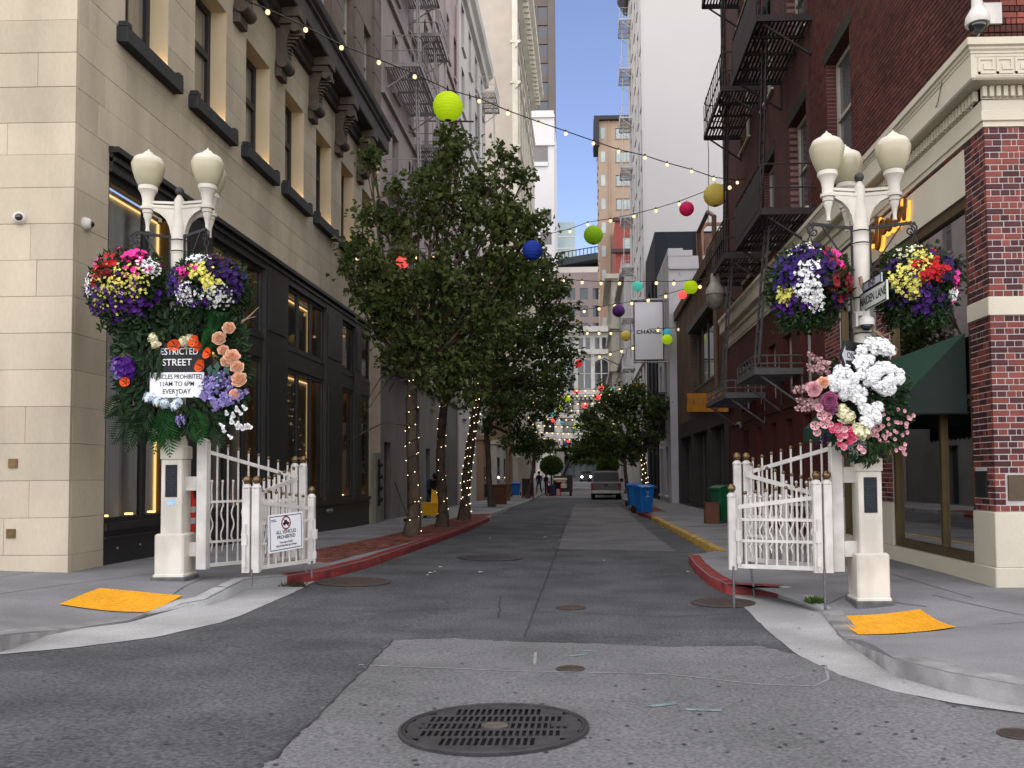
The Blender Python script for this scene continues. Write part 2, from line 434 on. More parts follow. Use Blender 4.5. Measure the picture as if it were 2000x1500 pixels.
strip(px2([(1290, 1004), (1316, 1004)], P), .05, PO(.004), yl, 'painted_line'); strip(px2([(1320, 1020), (1346, 1020)], P), .05, PO(.004), yl, 'painted_line')
chalk = mat('worn chalk mark', (.19, .195, .195), .9, .3, 12); blue_ch = mat('pale blue utility mark', (.145, .19, .205), .9, .3, 12)
strip(px2([(700, 1300), (860, 1306), (1000, 1312), (1300, 1318), (1480, 1338), (1590, 1342), (1618, 1328), (1612, 1300)]), .022, GO(.007), mat('faint chalk', (.20, .205, .205), .9, .3, 12), 'chalk_mark')
strip(px2([(1020, 1279), (1046, 1276), (1044, 1300)]), .025, GO(.008), chalk, 'chalk_mark')
for pts in ([(1112, 1283), (1148, 1279)], [(1135, 1272), (1170, 1274)], [(1268, 1382), (1320, 1376)], [(1340, 1388), (1410, 1390)]):
    strip(px2(pts), .05, GO(.008), blue_ch, 'utility_mark')
crk = mat('crack', (.042, .042, .043), .95)
for pts in ([(768, 1251), (720, 1300), (640, 1380), (560, 1455), (515, 1502)], [(977, 1165), (974, 1210)], [(560, 1190), (760, 1196), (905, 1188), (1100, 1196), (1300, 1206), (1475, 1196)], [(1110, 1000), (1090, 1070), (1060, 1150), (1020, 1250)], [(860, 1322), (885, 1310)], [(793, 1365), (830, 1367)]):
    strip(rough_poly(px2(pts), .012, .12, 11, False), .013, GO(.009), crk, 'road_crack')
# dark gum spots and specks of litter on the road and the concrete
spots = MB(); q = random.Random(21)
for _ in range(330):
    px, py = q.uniform(0, 2000), 1120 + 380 * q.random() ** .8
    p = atG(px, py); r_ = q.uniform(.005, .016); e = q.uniform(.5, 1)
    hf = G if (abs(p.x) < 2.2 or p.y < 6) else None
    if hf is None: continue
    spots.add([(p.x + r_ * math.cos(a), p.y + r_ * e * math.sin(a), G(p.x, p.y) + .0095) for a in [k * math.pi / 4 for k in range(8)]], [tuple(range(8))])
tag(part('gum_spots', spots, crk, smooth=False), kind='stuff')
lit = MB()
for x, y in [(868, 1005), (842, 1120), (850, 1118), (836, 1125), (862, 1109), (940, 1119), (1065, 1050), (775, 1062), (700, 1080), (1295, 1031), (705, 1083), (124, 1214), (1180, 1096), (958, 1052), (1345, 1118)]:
    p = atG(x, y); s_ = q.uniform(.02, .05)
    lit.add([(p.x - s_, p.y - s_ * .5, p.z + .013), (p.x + s_, p.y - s_ * .4, p.z + .02), (p.x + s_ * .8, p.y + s_ * .6, p.z + .013), (p.x - s_ * .7, p.y + s_ * .5, p.z + .022)], [(0, 1, 2, 3)])
tag(part('litter', lit, white2, smooth=False), kind='stuff')
# tactile pads: a yellow plate with rows of domes
def tactile(name, px, label):
    c = [Vector(atG(x, y, P)) for x, y in px]
    t = thing(name, label, 'tactile paving', c[0], 'tactile pads of the kerb ramps')
    n = 14; mb = MB()
    def B(u, v): return (c[0] * (1 - u) * (1 - v) + c[1] * u * (1 - v) + c[2] * u * v + c[3] * (1 - u) * v)
    grid = []
    for j in range(n + 1):
        for i in range(n + 1):
            p = B(i / n, j / n); grid.append((p.x, p.y, P(p.x, p.y) + .013))
    mb.add(grid, [(j * (n + 1) + i, j * (n + 1) + i + 1, (j + 1) * (n + 1) + i + 1, (j + 1) * (n + 1) + i) for j in range(n) for i in range(n)])
    part('plate', mb, tact, t, fix=True)
    d = MB()
    for j in range(17):
        for i in range(21):
            p = B((i + .5) / 21, (j + .5) / 17); z = P(p.x, p.y) + .013
            d.lathe((p.x, p.y, z), [(.013, -.002), (.012, .004), (.007, .007)], 6)
    part('dome', d, tact, t, kind='stuff')
tactile('tactile_pad', [(115, 1182), (283, 1198), (357, 1165), (195, 1151)], 'yellow tactile pad in front of the lamp post with the flower wreath')
tactile('tactile_pad', [(1677, 1242), (1868, 1227), (1797, 1192), (1623, 1205)], 'yellow tactile pad on the pavement below the lamp post with the white flowers')
# drain cover and the smaller manholes
def manhole_big():
    c = atG(966, 1425); rad = 185 / FPX * (ray(966, 1425) * (c.y / ray(966, 1425).y)).dot(fwd)
    t = thing('drain_cover', 'large dark round slotted drain cover in the pale road patch', 'manhole cover', c + Vector((0, 0, .014)))
    tilt = lambda x, y: G(c.x + x, c.y + y) - c.z
    fr = MB(); fr.lathe((0, 0, 0), [(rad * .93, -.03), (rad, -.03), (rad, .008), (rad * .985, .014), (rad * .972, .013), (rad * .966, .006), (rad * .952, .006), (rad * .946, .012), (rad * .933, .012), (rad * .93, -.03)], 64)
    fr.v = [(x, y, z + tilt(x, y)) for x, y, z in fr.v]; part('frame', fr, iron, t, True, ang=50)
    lid = MB(); Rl = rad * .925; rows = 5; hs = [-.55 + k * .27 for k in range(6)]
    # the lid is cut into a grid with holes left open
    def cell(x0, x1, y0, y1, z=.006):
        lid.add([(x0, y0, z + tilt(x0, y0)), (x1, y0, z + tilt(x1, y0)), (x1, y1, z + tilt(x1, y1)), (x0, y1, z + tilt(x0, y1)), (x0, y0, -.04), (x1, y0, -.04), (x1, y1, -.04), (x0, y1, -.04)],
                [(0, 1, 2, 3), (0, 4, 5, 1), (1, 5, 6, 2), (2, 6, 7, 3), (3, 7, 4, 0)])
    slotw, pitch, ribh = .021, .036, .045
    ys = [v * rad for v in (-.72, -.43, -.145, .145, .43, .72)]
    nx = int(Rl * 2 / pitch)
    # horizontal ribs
    bands = [(-Rl, ys[0] - .0)] + [(v - ribh / 2, v + ribh / 2) for v in ys[1:-1]] + [(ys[-1], Rl)]
    def chord(y): return math.sqrt(max(0, Rl * Rl - y * y))
    for a, b in bands:
        k = 6 if b - a > .1 else 1
        for j in range(k):
            y0, y1 = a + (b - a) * j / k, a + (b - a) * (j + 1) / k
            ch0, ch1 = chord(y0), chord(y1); m_ = 24
            z = .006
            for i in range(m_):
                u0, u1 = i / m_ * 2 - 1, (i + 1) / m_ * 2 - 1
                q0 = [(u0 * ch0, y0), (u1 * ch0, y0), (u1 * ch1, y1), (u0 * ch1, y1)]
                lid.add([(x, y, z + tilt(x, y)) for x, y in q0], [(0, 1, 2, 3)])
            if k == 1: lid.box(-ch0 * .97, ch0 * .97, y0, y1, -.05, -.002 + tilt(0, y0))
    for j in range(5):
        y0 = ys[j] + (ribh / 2 if j else 0); y1 = ys[j + 1] - (ribh / 2 if j < 4 else 0)
        ch = min(chord(y0), chord(y1)); lim = ch - .05
        k = int(lim * 2 / pitch); xs = -k * pitch / 2
        cell(-chord((y0 + y1) / 2), xs, y0, y1)
        for i in range(k):
            x = xs + i * pitch; cell(x + slotw, x + pitch, y0, y1)
        cell(xs + k * pitch, chord((y0 + y1) / 2), y0, y1)
    part('lid', lid, iron, t, True, smooth=False)
    hub = MB(); hub.lathe((0, 0, tilt(0, 0)), [(.075, .0), (.075, .011), (.06, .014), (.05, .011), (.03, .013)], 28, 1.0, .8); part('boss', hub, mat('worn iron', (.095, .082, .07), .6, .3, 20, metal=.3), t, True)
    lg = MB(); lg.box(rad * .60, rad * .77, -.02, .02, .004, .014); lg.box(-rad * .80, -rad * .7, -.03, .0, .004, .016); part('lifting_lug', lg, iron, t, True)
    dk = MB(); dk.lathe((0, 0, 0), [(rad * .93, -.0035), (rad * .5, -.0035), (.001, -.0035)], 32); dk.v = [(x, y, z + tilt(x, y)) for x, y, z in dk.v]; part('pit_dark_disc', dk, black, t, True)  # flat black disc, put in as the darkness seen through the slots
manhole_big()
def cover(name, px, py, wpx, label, m=rust, ey=1.0):
    c = atG(px, py); dist = (c - EYE).dot(fwd); r_ = wpx / 2 / FPX * dist
    t = thing(name, label, 'manhole cover', c)
    a = MB(); a.lathe((0, 0, 0), [(r_ * .86, .006), (r_, .006), (r_, .012), (r_ * .94, .016), (r_ * .87, .012), (r_ * .86, .005)], 32)
    b = MB(); b.lathe((0, 0, 0), [(r_ * .85, -.01), (r_ * .85, .009), (r_ * .82, .010), (.001, .010)], 32)
    for k in range(-4, 5):
        w_ = math.sqrt(max(0, .7 - (k / 5.5) ** 2)) * r_ * .9
        b.box(-w_, w_, k * r_ * .15 - r_ * .03, k * r_ * .15 + r_ * .03, .009, .014)
    for mb in (a, b): mb.v = [(x, y, z + G(c.x + x, c.y + y) - c.z) for x, y, z in mb.v]
    part('ring', a, m, t, True); part('lid', b, m, t, True)
cover('manhole_cover', 956, 1090, 128, 'dark manhole cover in the middle of the lane', iron)
cover('manhole_cover', 690, 1137, 145, 'brown manhole cover beside the gate with the no vehicles sign')
cover('manhole_cover', 1412, 1178, 125, 'brown manhole cover under the gate legs on the right side')
cover('manhole_cover', 1114, 1188, 58, 'small rough valve cover in the dark asphalt')
cover('manhole_cover', 1114, 1308, 56, 'small rusty valve cover in the pale road patch')
cover('manhole_cover', 1990, 1437, 80, 'dark valve cover at the right edge of the road')
# ============================================================ builders for walls and windows
class Fr:       # a wall plane: u along it, z up, d outward
    def __init__(s, O, U, N, rz): s.O, s.U, s.N, s.rz = Vector(O), Vector(U), Vector(N), rz
    def at(s, u, z, d=0): return s.O + s.U * u + s.N * d + Vector((0, 0, z))
def frF(y): return Fr((0, y, 0), (1, 0, 0), (0, -1, 0), 0)              # faces the camera, u = x
def frL(x): return Fr((x, 0, 0), (0, 1, 0), (1, 0, 0), R(90))           # left row, u = y
def frR(x): return Fr((x, 0, 0), (0, -1, 0), (-1, 0, 0), R(-90))        # right row, u = -y
def wall_holes(mb, fr, u0, u1, z0, z1, holes, depth=.2, d=0):
    holes = [(max(a, u0), min(b, u1), max(c, z0), min(e, z1)) for a, b, c, e in holes if b > u0 and a < u1 and e > z0 and c < z1]
    us = sorted({u0, u1, *[h[0] for h in holes], *[h[1] for h in holes]}); zs = sorted({z0, z1, *[h[2] for h in holes], *[h[3] for h in holes]})
    for a, b in zip(us, us[1:]):
        run = None
        for c, e in zip(zs, zs[1:]):
            um, zm = (a + b) / 2, (c + e) / 2
            if any(h[0] < um < h[1] and h[2] < zm < h[3] for h in holes): continue
            mb.add([fr.at(a, c, d), fr.at(b, c, d), fr.at(b, e, d), fr.at(a, e, d)], [(0, 1, 2, 3)])
    for a, b, c, e in holes:
        p = [fr.at(a, c, d), fr.at(b, c, d), fr.at(b, e, d), fr.at(a, e, d)]; r_ = [fr.at(a, c, d - depth), fr.at(b, c, d - depth), fr.at(b, e, d - depth), fr.at(a, e, d - depth)]
        mb.add(p + r_, [(0, 4, 5, 1), (1, 5, 6, 2), (2, 6, 7, 3), (3, 7, 4, 0)])
WM = {}
def window_mesh(w, h, fm, gm, sm, nv=1, nh=1, fw=.06, sill=.08, sash=True, sd=.1):
    key = (round(w, 2), round(h, 2), fm.name, gm.name, nv, nh, fw, sill, sash)
    if key in WM: return WM[key]
    f = MB()
    f.box(-w / 2, -w / 2 + fw, -.03, .05, 0, h); f.box(w / 2 - fw, w / 2, -.03, .05, 0, h)
    f.box(-w / 2 + fw, w / 2 - fw, -.028, .05, 0, fw); f.box(-w / 2 + fw, w / 2 - fw, -.028, .05, h - fw, h)
    for i in range(1, nv): x = -w / 2 + w * i / nv; f.box(x - fw * .35, x + fw * .35, -.022, .048, fw, h - fw)
    for i in range(1, nh): z = h * i / nh; f.box(-w / 2 + fw, w / 2 - fw, -.036, .046, z - fw * .4, z + fw * .4)
    g = MB(); g.add([(-w / 2 + .01, .02, .01), (w / 2 - .01, .02, .01), (w / 2 - .01, .02, h - .01), (-w / 2 + .01, .02, h - .01)], [(0, 1, 2, 3)])
    s_ = None
    if sill:
        s_ = MB(); s_.box(-w / 2 - .08, w / 2 + .08, -sill - .2, .0, -sd, 0); s_ = s_.mesh('sill', sm)
    WM[key] = (f.mesh('window', fm), g.mesh('pane', gm), s_)
    return WM[key]
def window(parent, fr, u, z, w, h, depth, fm, gm, sm, name='window', **k):
    f, g, s_ = window_mesh(w, h, fm, gm, sm, **k)
    wo = put(name, f, parent, fr.at(u, z, -depth) - origin(parent), (0, 0, fr.rz))
    put('pane', g, wo, (0, 0, 0))
    if s_: put('sill', s_, wo, (0, 0, 0))
    return wo
def bays(u0, u1, n, w): return [u0 + (u1 - u0) * (i + .5) / n for i in range(n)]
def grid_holes(us, zs, w, h): return [(u - w / 2, u + w / 2, z, z + h) for u in us for z in zs]
def building(name, label, x0, x1, y0, y1, z0, z1, m, fm, gm, front=None, lane=None, side=None, depth=.18, wk=None, trim=None):
    """front / lane = (list of u, list of z, w, h); side 'L' or 'R' tells which x faces the lane"""
    t = thing(name, label, 'building', ((x0 + x1) / 2, (y0 + y1) / 2, z0)); mb = MB(); wk = wk or {}
    jobs = []
    ff = frF(y0); fl = frL(x1) if side == 'L' else frR(x0)
    fh = grid_holes(*front) if front else []
    wall_holes(mb, ff, x0, x1, z0, z1, fh, depth)
    if front: jobs.append((ff, front))
    if side == 'L':
        lh = grid_holes(*lane) if lane else []; wall_holes(mb, fl, y0, y1, z0, z1, lh, depth)
        mb.add([(x0, y0, z0), (x0, y1, z0), (x0, y1, z1), (x0, y0, z1)], [(0, 1, 2, 3)])
    elif side == 'R':
        if lane: lane = ([-u for u in lane[0]],) + tuple(lane[1:])
        lh = grid_holes(*lane) if lane else []; wall_holes(mb, fl, -y1, -y0, z0, z1, lh, depth)
        mb.add([(x1, y0, z0), (x1, y1, z0), (x1, y1, z1), (x1, y0, z1)], [(0, 1, 2, 3)])
    else:
        for x in (x0, x1): mb.add([(x, y0, z0), (x, y1, z0), (x, y1, z1), (x, y0, z1)], [(0, 1, 2, 3)])
    if lane: jobs.append((fl, lane))
    mb.add([(x0, y1, z0), (x1, y1, z0), (x1, y1, z1), (x0, y1, z1)], [(0, 1, 2, 3)])
    mb.add([(x0, y0, z1), (x1, y0, z1), (x1, y1, z1), (x0, y1, z1)], [(0, 1, 2, 3)])
    part('wall', mb, m, t, smooth=False, fix=False)
    for fr, (us, zs, w, h) in jobs:
        for u in us:
            for z in zs: window(t, fr, u, z, w, h, depth - .06, fm, gm, trim or m, **wk)
    return t
def masonry(fr, u0, u1, zl, holes, lens, parent, m, name, gap=.006, thick=.05, seed=0, c=.004, joined=False, pick=None, proud=.003, limit=10 ** 9, pattern=None):
    q = random.Random(seed); J = {}; cnt = 0
    for ci, (za, zb) in enumerate(zip(zl, zl[1:])):
        segs = [(u0, u1)]
        for h in holes:
            if h[2] < zb - .01 and h[3] > za + .01:
                ns = []
                for a, b in segs:
                    if h[1] <= a or h[0] >= b: ns.append((a, b)); continue
                    if h[0] > a + .01: ns.append((a, h[0]))
                    if h[1] < b - .01: ns.append((h[1], b))
                segs = ns
        for a, b in segs:
            if pattern: seq = pattern(ci, q)
            u = a - (q.uniform(0, lens[0]) if not pattern else 0); k = 0
            while u < b - .004:
                L = next(seq) if pattern else q.uniform(*lens)
                s0, s1 = max(u, a), min(u + L, b); u += L
                if b - u < lens[0] * .3 and not pattern: s1 = b; u = b
                if s1 - s0 < .012: continue
                pr = q.uniform(-proud, proud); g = gap / 2
                p = [fr.at(s0 + g, za + g, -thick), fr.at(s1 - g, za + g, -thick), fr.at(s1 - g, zb - g, -thick), fr.at(s0 + g, zb - g, -thick),
                     fr.at(s0 + g, za + g, pr - c), fr.at(s1 - g, za + g, pr - c), fr.at(s1 - g, zb - g, pr - c), fr.at(s0 + g, zb - g, pr - c),
                     fr.at(s0 + g + c, za + g + c, pr), fr.at(s1 - g - c, za + g + c, pr), fr.at(s1 - g - c, zb - g - c, pr), fr.at(s0 + g + c, zb - g - c, pr)]
                fs = [(8, 9, 10, 11)] + [(i, (i + 1) % 4, 4 + (i + 1) % 4, 4 + i) for i in range(4)] + [(4 + i, 4 + (i + 1) % 4, 8 + (i + 1) % 4, 8 + i) for i in range(4)]
                mm = pick(q) if pick else m
                if joined or cnt >= limit: J.setdefault(mm.name, (MB(), mm))[0].add(p, fs)
                else: part(name, MB().add(p, fs), mm, parent, smooth=False)
                cnt += 1
    for nm, (mb, mm) in J.items(): part(name + 'work' if name == 'brick' else name, mb, mm, parent, smooth=False, kind='stuff')
def brickmat(name, c1, c2, mortar, axis, bw=.215, bh=.075, ms=.012, rough=.8, stain=.4):
    if name in MATS: return MATS[name]
    m = mat(name, c1, rough, 0, bump=.1)
    n, l = m.node_tree.nodes, m.node_tree.links
    tc = n.new('ShaderNodeTexCoord'); sp = n.new('ShaderNodeSeparateXYZ'); cb = n.new('ShaderNodeCombineXYZ')
    l.new(tc.outputs['Object'], sp.inputs[0]); l.new(sp.outputs['Y' if axis == 'y' else 'X'], cb.inputs[0]); l.new(sp.outputs['Z'], cb.inputs[1])
    b = n.new('ShaderNodeTexBrick'); b.inputs['Color1'].default_value = (*c1, 1); b.inputs['Color2'].default_value = (*c2, 1); b.inputs['Mortar'].default_value = (*mortar, 1)
    b.inputs['Scale'].default_value = 1; b.inputs['Brick Width'].default_value = bw; b.inputs['Row Height'].default_value = bh; b.inputs['Mortar Size'].default_value = ms / 2
    l.new(cb.outputs[0], b.inputs['Vector'])
    no = n.new('ShaderNodeTexNoise'); no.inputs['Scale'].default_value = .8; no.inputs['Detail'].default_value = 6; l.new(tc.outputs['Object'], no.inputs['Vector'])
    mr = n.new('ShaderNodeMapRange'); l.new(no.outputs['Fac'], mr.inputs[0]); mr.inputs[1].default_value = .3; mr.inputs[2].default_value = .65; mr.inputs[3].default_value = 1 - stain; mr.inputs[4].default_value = 1.05
    v = n.new('ShaderNodeVectorMath'); v.operation = 'SCALE'; l.new(b.outputs['Color'], v.inputs[0]); l.new(mr.outputs[0], v.inputs['Scale'])
    l.new(v.outputs[0], n['Principled BSDF'].inputs['Base Color'])
    return m
def fire_escape(name, label, fr, u0, u1, zs, proj, m, ladder_u, group='fire escapes of the lane', solid=False, z_low=None, rail=1.0):
    """platforms on a wall plane between u0 and u1 at heights zs, with railings, brackets and stair ladders"""
    t = thing(name, label, 'fire escape', fr.at((u0 + u1) / 2, zs[0], 0), group)
    for k, z in enumerate(zs):
        a = MB()
        a.bar(fr.at(u0, z, proj), fr.at(u1, z, proj), .05, .14); a.bar(fr.at(u0, z, 0), fr.at(u0, z, proj), .05, .14); a.bar(fr.at(u1, z, 0), fr.at(u1, z, proj), .05, .14)
        n = max(6, int(proj / .085))
        for i in range(n):
            d = proj * (i + .5) / n; a.bar(fr.at(u0, z + .02, d), fr.at(u1, z + .02, d), .045, .03)
        for i in range(1, 4):
            u = u0 + (u1 - u0) * i / 4; a.bar(fr.at(u, z - .03, 0), fr.at(u, z - .03, proj), .05, .06)
        part('platform', a, m, t, smooth=False)
        b = MB()
        for h in (rail * .5, rail):
            pts = [fr.at(u0, z + h, 0), fr.at(u0, z + h, proj - .12), fr.at(u0 + .12, z + h, proj), fr.at(u1 - .12, z + h, proj), fr.at(u1, z + h, proj - .12), fr.at(u1, z + h, 0)]
            b.tube(pts, .018, 5)
        nn = max(4, int((u1 - u0) / .32))
        for i in range(nn + 1):
            u = u0 + (u1 - u0) * i / nn; b.bar(fr.at(u, z, proj), fr.at(u, z + rail, proj), .022)
        for i in range(1, 4):
            for u in (u0, u1): b.bar(fr.at(u, z, proj * i / 4), fr.at(u, z + rail, proj * i / 4), .022)
        part('railing', b, m, t)
        if solid:
            s_ = MB(); s_.bar(fr.at(u0 + .1, z + .5, proj + .01), fr.at(u1 - .1, z + .5, proj + .01), .012, .8); part('panel', s_, m, t)
        for u in (u0 + .1, u1 - .1):
            c = MB(); c.bar(fr.at(u, z - .75, 0), fr.at(u, z - .06, proj * .9), .04); c.bar(fr.at(u, z - .06, 0), fr.at(u, z - .75, 0.01), .04)
            part('bracket', c, m, t, smooth=False)
    for k in range(len(zs)):
        z0 = zs[k - 1] if k else z_low
        if z0 is None: continue
        z1 = zs[k]
        L = MB(); lu, tilt_ = ladder_u, .12
        for s_ in (-.22, .22):
            L.bar(fr.at(lu + s_, z0 + .02, proj * .82), fr.at(lu + s_ + tilt_, z1 + (.9 if k else .3), proj * .66), .05, .03)
        n = int((z1 - z0) / .3)
        for i in range(1, n + 1):
            f_ = i / n; u = lu + tilt_ * f_; d = proj * (.82 - .16 * f_)
            L.bar(fr.at(u - .22, z0 + (z1 - z0) * f_, d), fr.at(u + .22, z0 + (z1 - z0) * f_, d), .028)
        part('ladder', L, m, t, smooth=False)
    return t
# ============================================================ left row
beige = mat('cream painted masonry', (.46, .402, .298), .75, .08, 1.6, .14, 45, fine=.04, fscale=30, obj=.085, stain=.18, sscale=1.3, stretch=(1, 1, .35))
joint_m = mat('cream mortar', (.42, .365, .265), .85, .1, 4)
dark = mat('dark bronze paint', (.019, .0185, .018), .42, .15, 5, spec=.5)
dark2 = mat('charcoal paint', (.028, .028, .029), .45, .12, 5)
slate = mat('charcoal stone sill', (.03, .031, .033), .6, .2, 7, .15, 40)
brownc = mat('dark brown cornice', (.050, .044, .041), .6, .25, 3, .1, 30, stain=.35, sscale=2)
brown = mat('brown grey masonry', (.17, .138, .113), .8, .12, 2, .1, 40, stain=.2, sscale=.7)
pane_dark = mat('dark window glass', (.02, .024, .026), .06, 0, spec=.6)
pane_mid = mat('grey window glass', (.10, .115, .12), .08, .3, .7, spec=.6)
pane_curtain = mat('curtained window glass', (.20, .185, .145), .12, .25, 1.5, spec=.6, stretch=(6, 6, .3))
shop_glass = glass('shop glass', (.94, .96, .96), .93)
curtain = mat('pale shop curtain', (.66, .65, .63), .9, .12, 1.2, stretch=(14, 14, .4))
warm = emis('warm strip', (1.0, .60, .22), .42)
warm_lo = emis('warm glow', (1.0, .60, .24), 1.4)
gold = mat('gold jamb', (.26, .17, .07), .42, .12, 4, metal=.35)
Y0 = 10.9
t = thing('corner_building', 'beige painted stone corner building with black framed shop windows and a dark bracketed cornice', 'building', (-9, 18, 0))
BE = t
YE = LY(743)
s0, s1 = LY(204), LY(722)
fr = frL(LX); ff = frF(Y0)
wz0, wz1 = 7.86, 10.05
wcs = [LY(280) - .1] + [LY(p) for p in (418, 508, 581, 638, 684)]
wcs = [12.7 + 2.22 * k for k in range(7)]
holes = [(c - .64, c + .64, wz0, wz1) for c in wcs]
ZC = 11.1
shop = (s0, s1, -.4, 6.08)
core = MB()
wall_holes(core, fr, Y0 + .05, YE, -.3, ZC, holes + [shop], .40, -.05)
wall_holes(core, ff, -14, LX - .05, -.3, ZC, [], 0, -.05)
core.add([(-14, YE, -.3), (LX - .05, YE, -.3), (LX - .05, YE, 26), (-14, YE, 26)], [(0, 1, 2, 3)])
core.add([(-14, Y0, ZC), (LX, Y0, ZC), (LX, YE, ZC), (-14, YE, ZC)], [(0, 1, 2, 3)])
part('wall', core, joint_m, t, smooth=False)
zl = [-.3, .06, .53, 1.0, 1.47, 1.94, 2.41, 2.88, 3.35, 3.82, 4.29, 4.76, 5.23, 5.66, 6.08, 6.55, 7.0, 7.43, 7.86, 8.3, 8.74, 9.18, 9.62, 10.05, 10.56, 11.09]
masonry(ff, -9.2, LX, [z for z in zl if z < 8.4], [], (1.3, 1.9), t, beige, 'stone_block', .0035, seed=3, proud=.003)
masonry(fr, Y0 + .051, YE, zl, holes + [shop], (1.2, 1.8), t, beige, 'stone_block', .003, seed=4, proud=.002, c=.0025)
# upper windows of the beige wall
for c in wcs:
    fm = MB(); w, h = 1.28, wz1 - wz0
    f = MB(); f.box(-w / 2, -w / 2 + .12, -.05, .06, 0, h); f.box(w / 2 - .12, w / 2, -.05, .06, 0, h); f.box(-w / 2 + .12, w / 2 - .12, -.047, .06, h - .12, h); f.box(-w / 2 + .12, w / 2 - .12, -.047, .06, 0, .1)
    f.box(-w / 2 + .12, w / 2 - .12, -.06, .06, h * .56, h * .56 + .13); f.box(-.025, .025, -.03, .05, .1, h * .56); f.box(-.025, .025, -.03, .05, h * .56 + .13, h - .12)
    wo = part('window', f, dark2, t, True); wo.location = fr.at(c, wz0, -.34) - origin(t); wo.rotation_euler.z = fr.rz
    g = MB(); g.add([(-w / 2, .01, 0), (w / 2, .01, 0), (w / 2, .01, h), (-w / 2, .01, h)], [(0, 1, 2, 3)]); part('pane', g, pane_curtain, wo, True)
    s_ = MB(); s_.cbox(-.86, .86, -.50, .3, -.24, -.015, .012); s_.cbox(-.86, -.72, -.495, -.36, -.015, .06, .01); s_.cbox(.72, .86, -.495, -.36, -.015, .06, .01); part('sill', s_, slate, wo, True)
    rv = MB(); rv.add([(-w / 2 + .004, -.34, 0), (-w / 2 + .004, 0, 0), (-w / 2 + .004, 0, h - .004), (-w / 2 + .004, -.34, h - .004)], [(0, 1, 2, 3)])
    rv.add([(w / 2 - .004, -.34, 0), (w / 2 - .004, 0, 0), (w / 2 - .004, 0, h - .004), (w / 2 - .004, -.34, h - .004)], [(0, 1, 2, 3)]); rv.add([(-w / 2 + .004, -.34, h - .004), (w / 2 - .004, -.34, h - .004), (w / 2 - .004, 0, h - .004), (-w / 2 + .004, 0, h - .004)], [(0, 1, 2, 3)])
    part('jamb', rv, mat('cream jamb', (.56, .46, .30), .75, .06, 3), wo, True, smooth=False)
    li = MB(); li.box(w / 2 - .16, w / 2 - .03, -.28, -.2, .002, .03); part('uplight', li, emis('sill uplight', (1, .62, .25), 9), wo, True)
# cornice and its scroll brackets
cp = [(LX - .1, 11.1), (LX + .10, 11.1), (LX + .10, 11.25), (LX + .16, 11.30), (LX + .16, 11.48), (LX + .48, 11.52), (LX + .5, 11.56), (LX + .5, 11.92), (LX + .56, 11.97), (LX + .56, 12.03), (LX + .63, 12.10), (LX + .66, 12.2), (LX + .66, 12.26), (LX - .1, 12.4)]
mb = MB(); mb.prism(cp, Y0 - .9, 26.7, 'y'); part('cornice', mb, brownc, t, ang=20, fix=True)
for k in range(-1, 6):
    u = 12.7 + 2.22 * k + 1.11
    a = MB()
    pr = [(0, 1.3), (.50, 1.3), (.52, 1.1), (.46, 1.02), (.36, .92), (.27, .74), (.22, .5), (.25, .3), (.26, .1), (.16, .0), (.06, .0), (.0, .06)]
    a.prism([(LX + x, 10.22 + z) for x, z in pr], u - .14, u + .14, 'y')
    a.cbox(LX, LX + .54, u - .24, u + .24, 11.30, 11.515, .02); a.cbox(LX, LX + .49, u - .21, u + .21, 11.16, 11.30, .02)
    a.cbox(LX, LX + .14, u - .2, u + .2, 10.02, 10.26, .02)
    a.tube([(LX + .17, u - .24, 10.32), (LX + .17, u + .24, 10.32)], .13, 12); a.tube([(LX + .42, u - .2, 11.08), (LX + .42, u + .2, 11.08)], .1, 12)
    for i in range(7): z = 10.5 + i * .075; a.box(LX + .2, LX + .27 + .008 * i * i, u - .08, u + .08, z, z + .04)
    part('bracket', a, mat('dark brown stone', (.085, .07, .055), .7, .25, 5, .15, 30), t, fix=True)
# brown upper floors
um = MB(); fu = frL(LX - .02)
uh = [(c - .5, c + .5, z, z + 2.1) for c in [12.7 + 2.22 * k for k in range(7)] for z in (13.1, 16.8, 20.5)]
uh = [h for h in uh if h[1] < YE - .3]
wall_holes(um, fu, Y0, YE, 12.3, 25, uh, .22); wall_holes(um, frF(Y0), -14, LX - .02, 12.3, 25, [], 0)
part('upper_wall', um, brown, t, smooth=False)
q = []
for c in [12.7 + 2.22 * k + 1.11 for k in range(-1, 7)]:
    for i in range(14):
        z = 12.4 + i * .88
        if z < 24: q.append((max(Y0 + .02, c - .44), min(YE, c + .44), z, z + .85))
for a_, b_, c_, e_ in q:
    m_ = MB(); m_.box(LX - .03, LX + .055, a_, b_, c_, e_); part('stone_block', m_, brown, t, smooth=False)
for h in uh: window(t, fu, (h[0] + h[1]) / 2, h[2], 1.0, 2.1, .18, mat('pale sash', (.38, .38, .36), .5), pane_curtain, brown, nh=2, sill=.1)
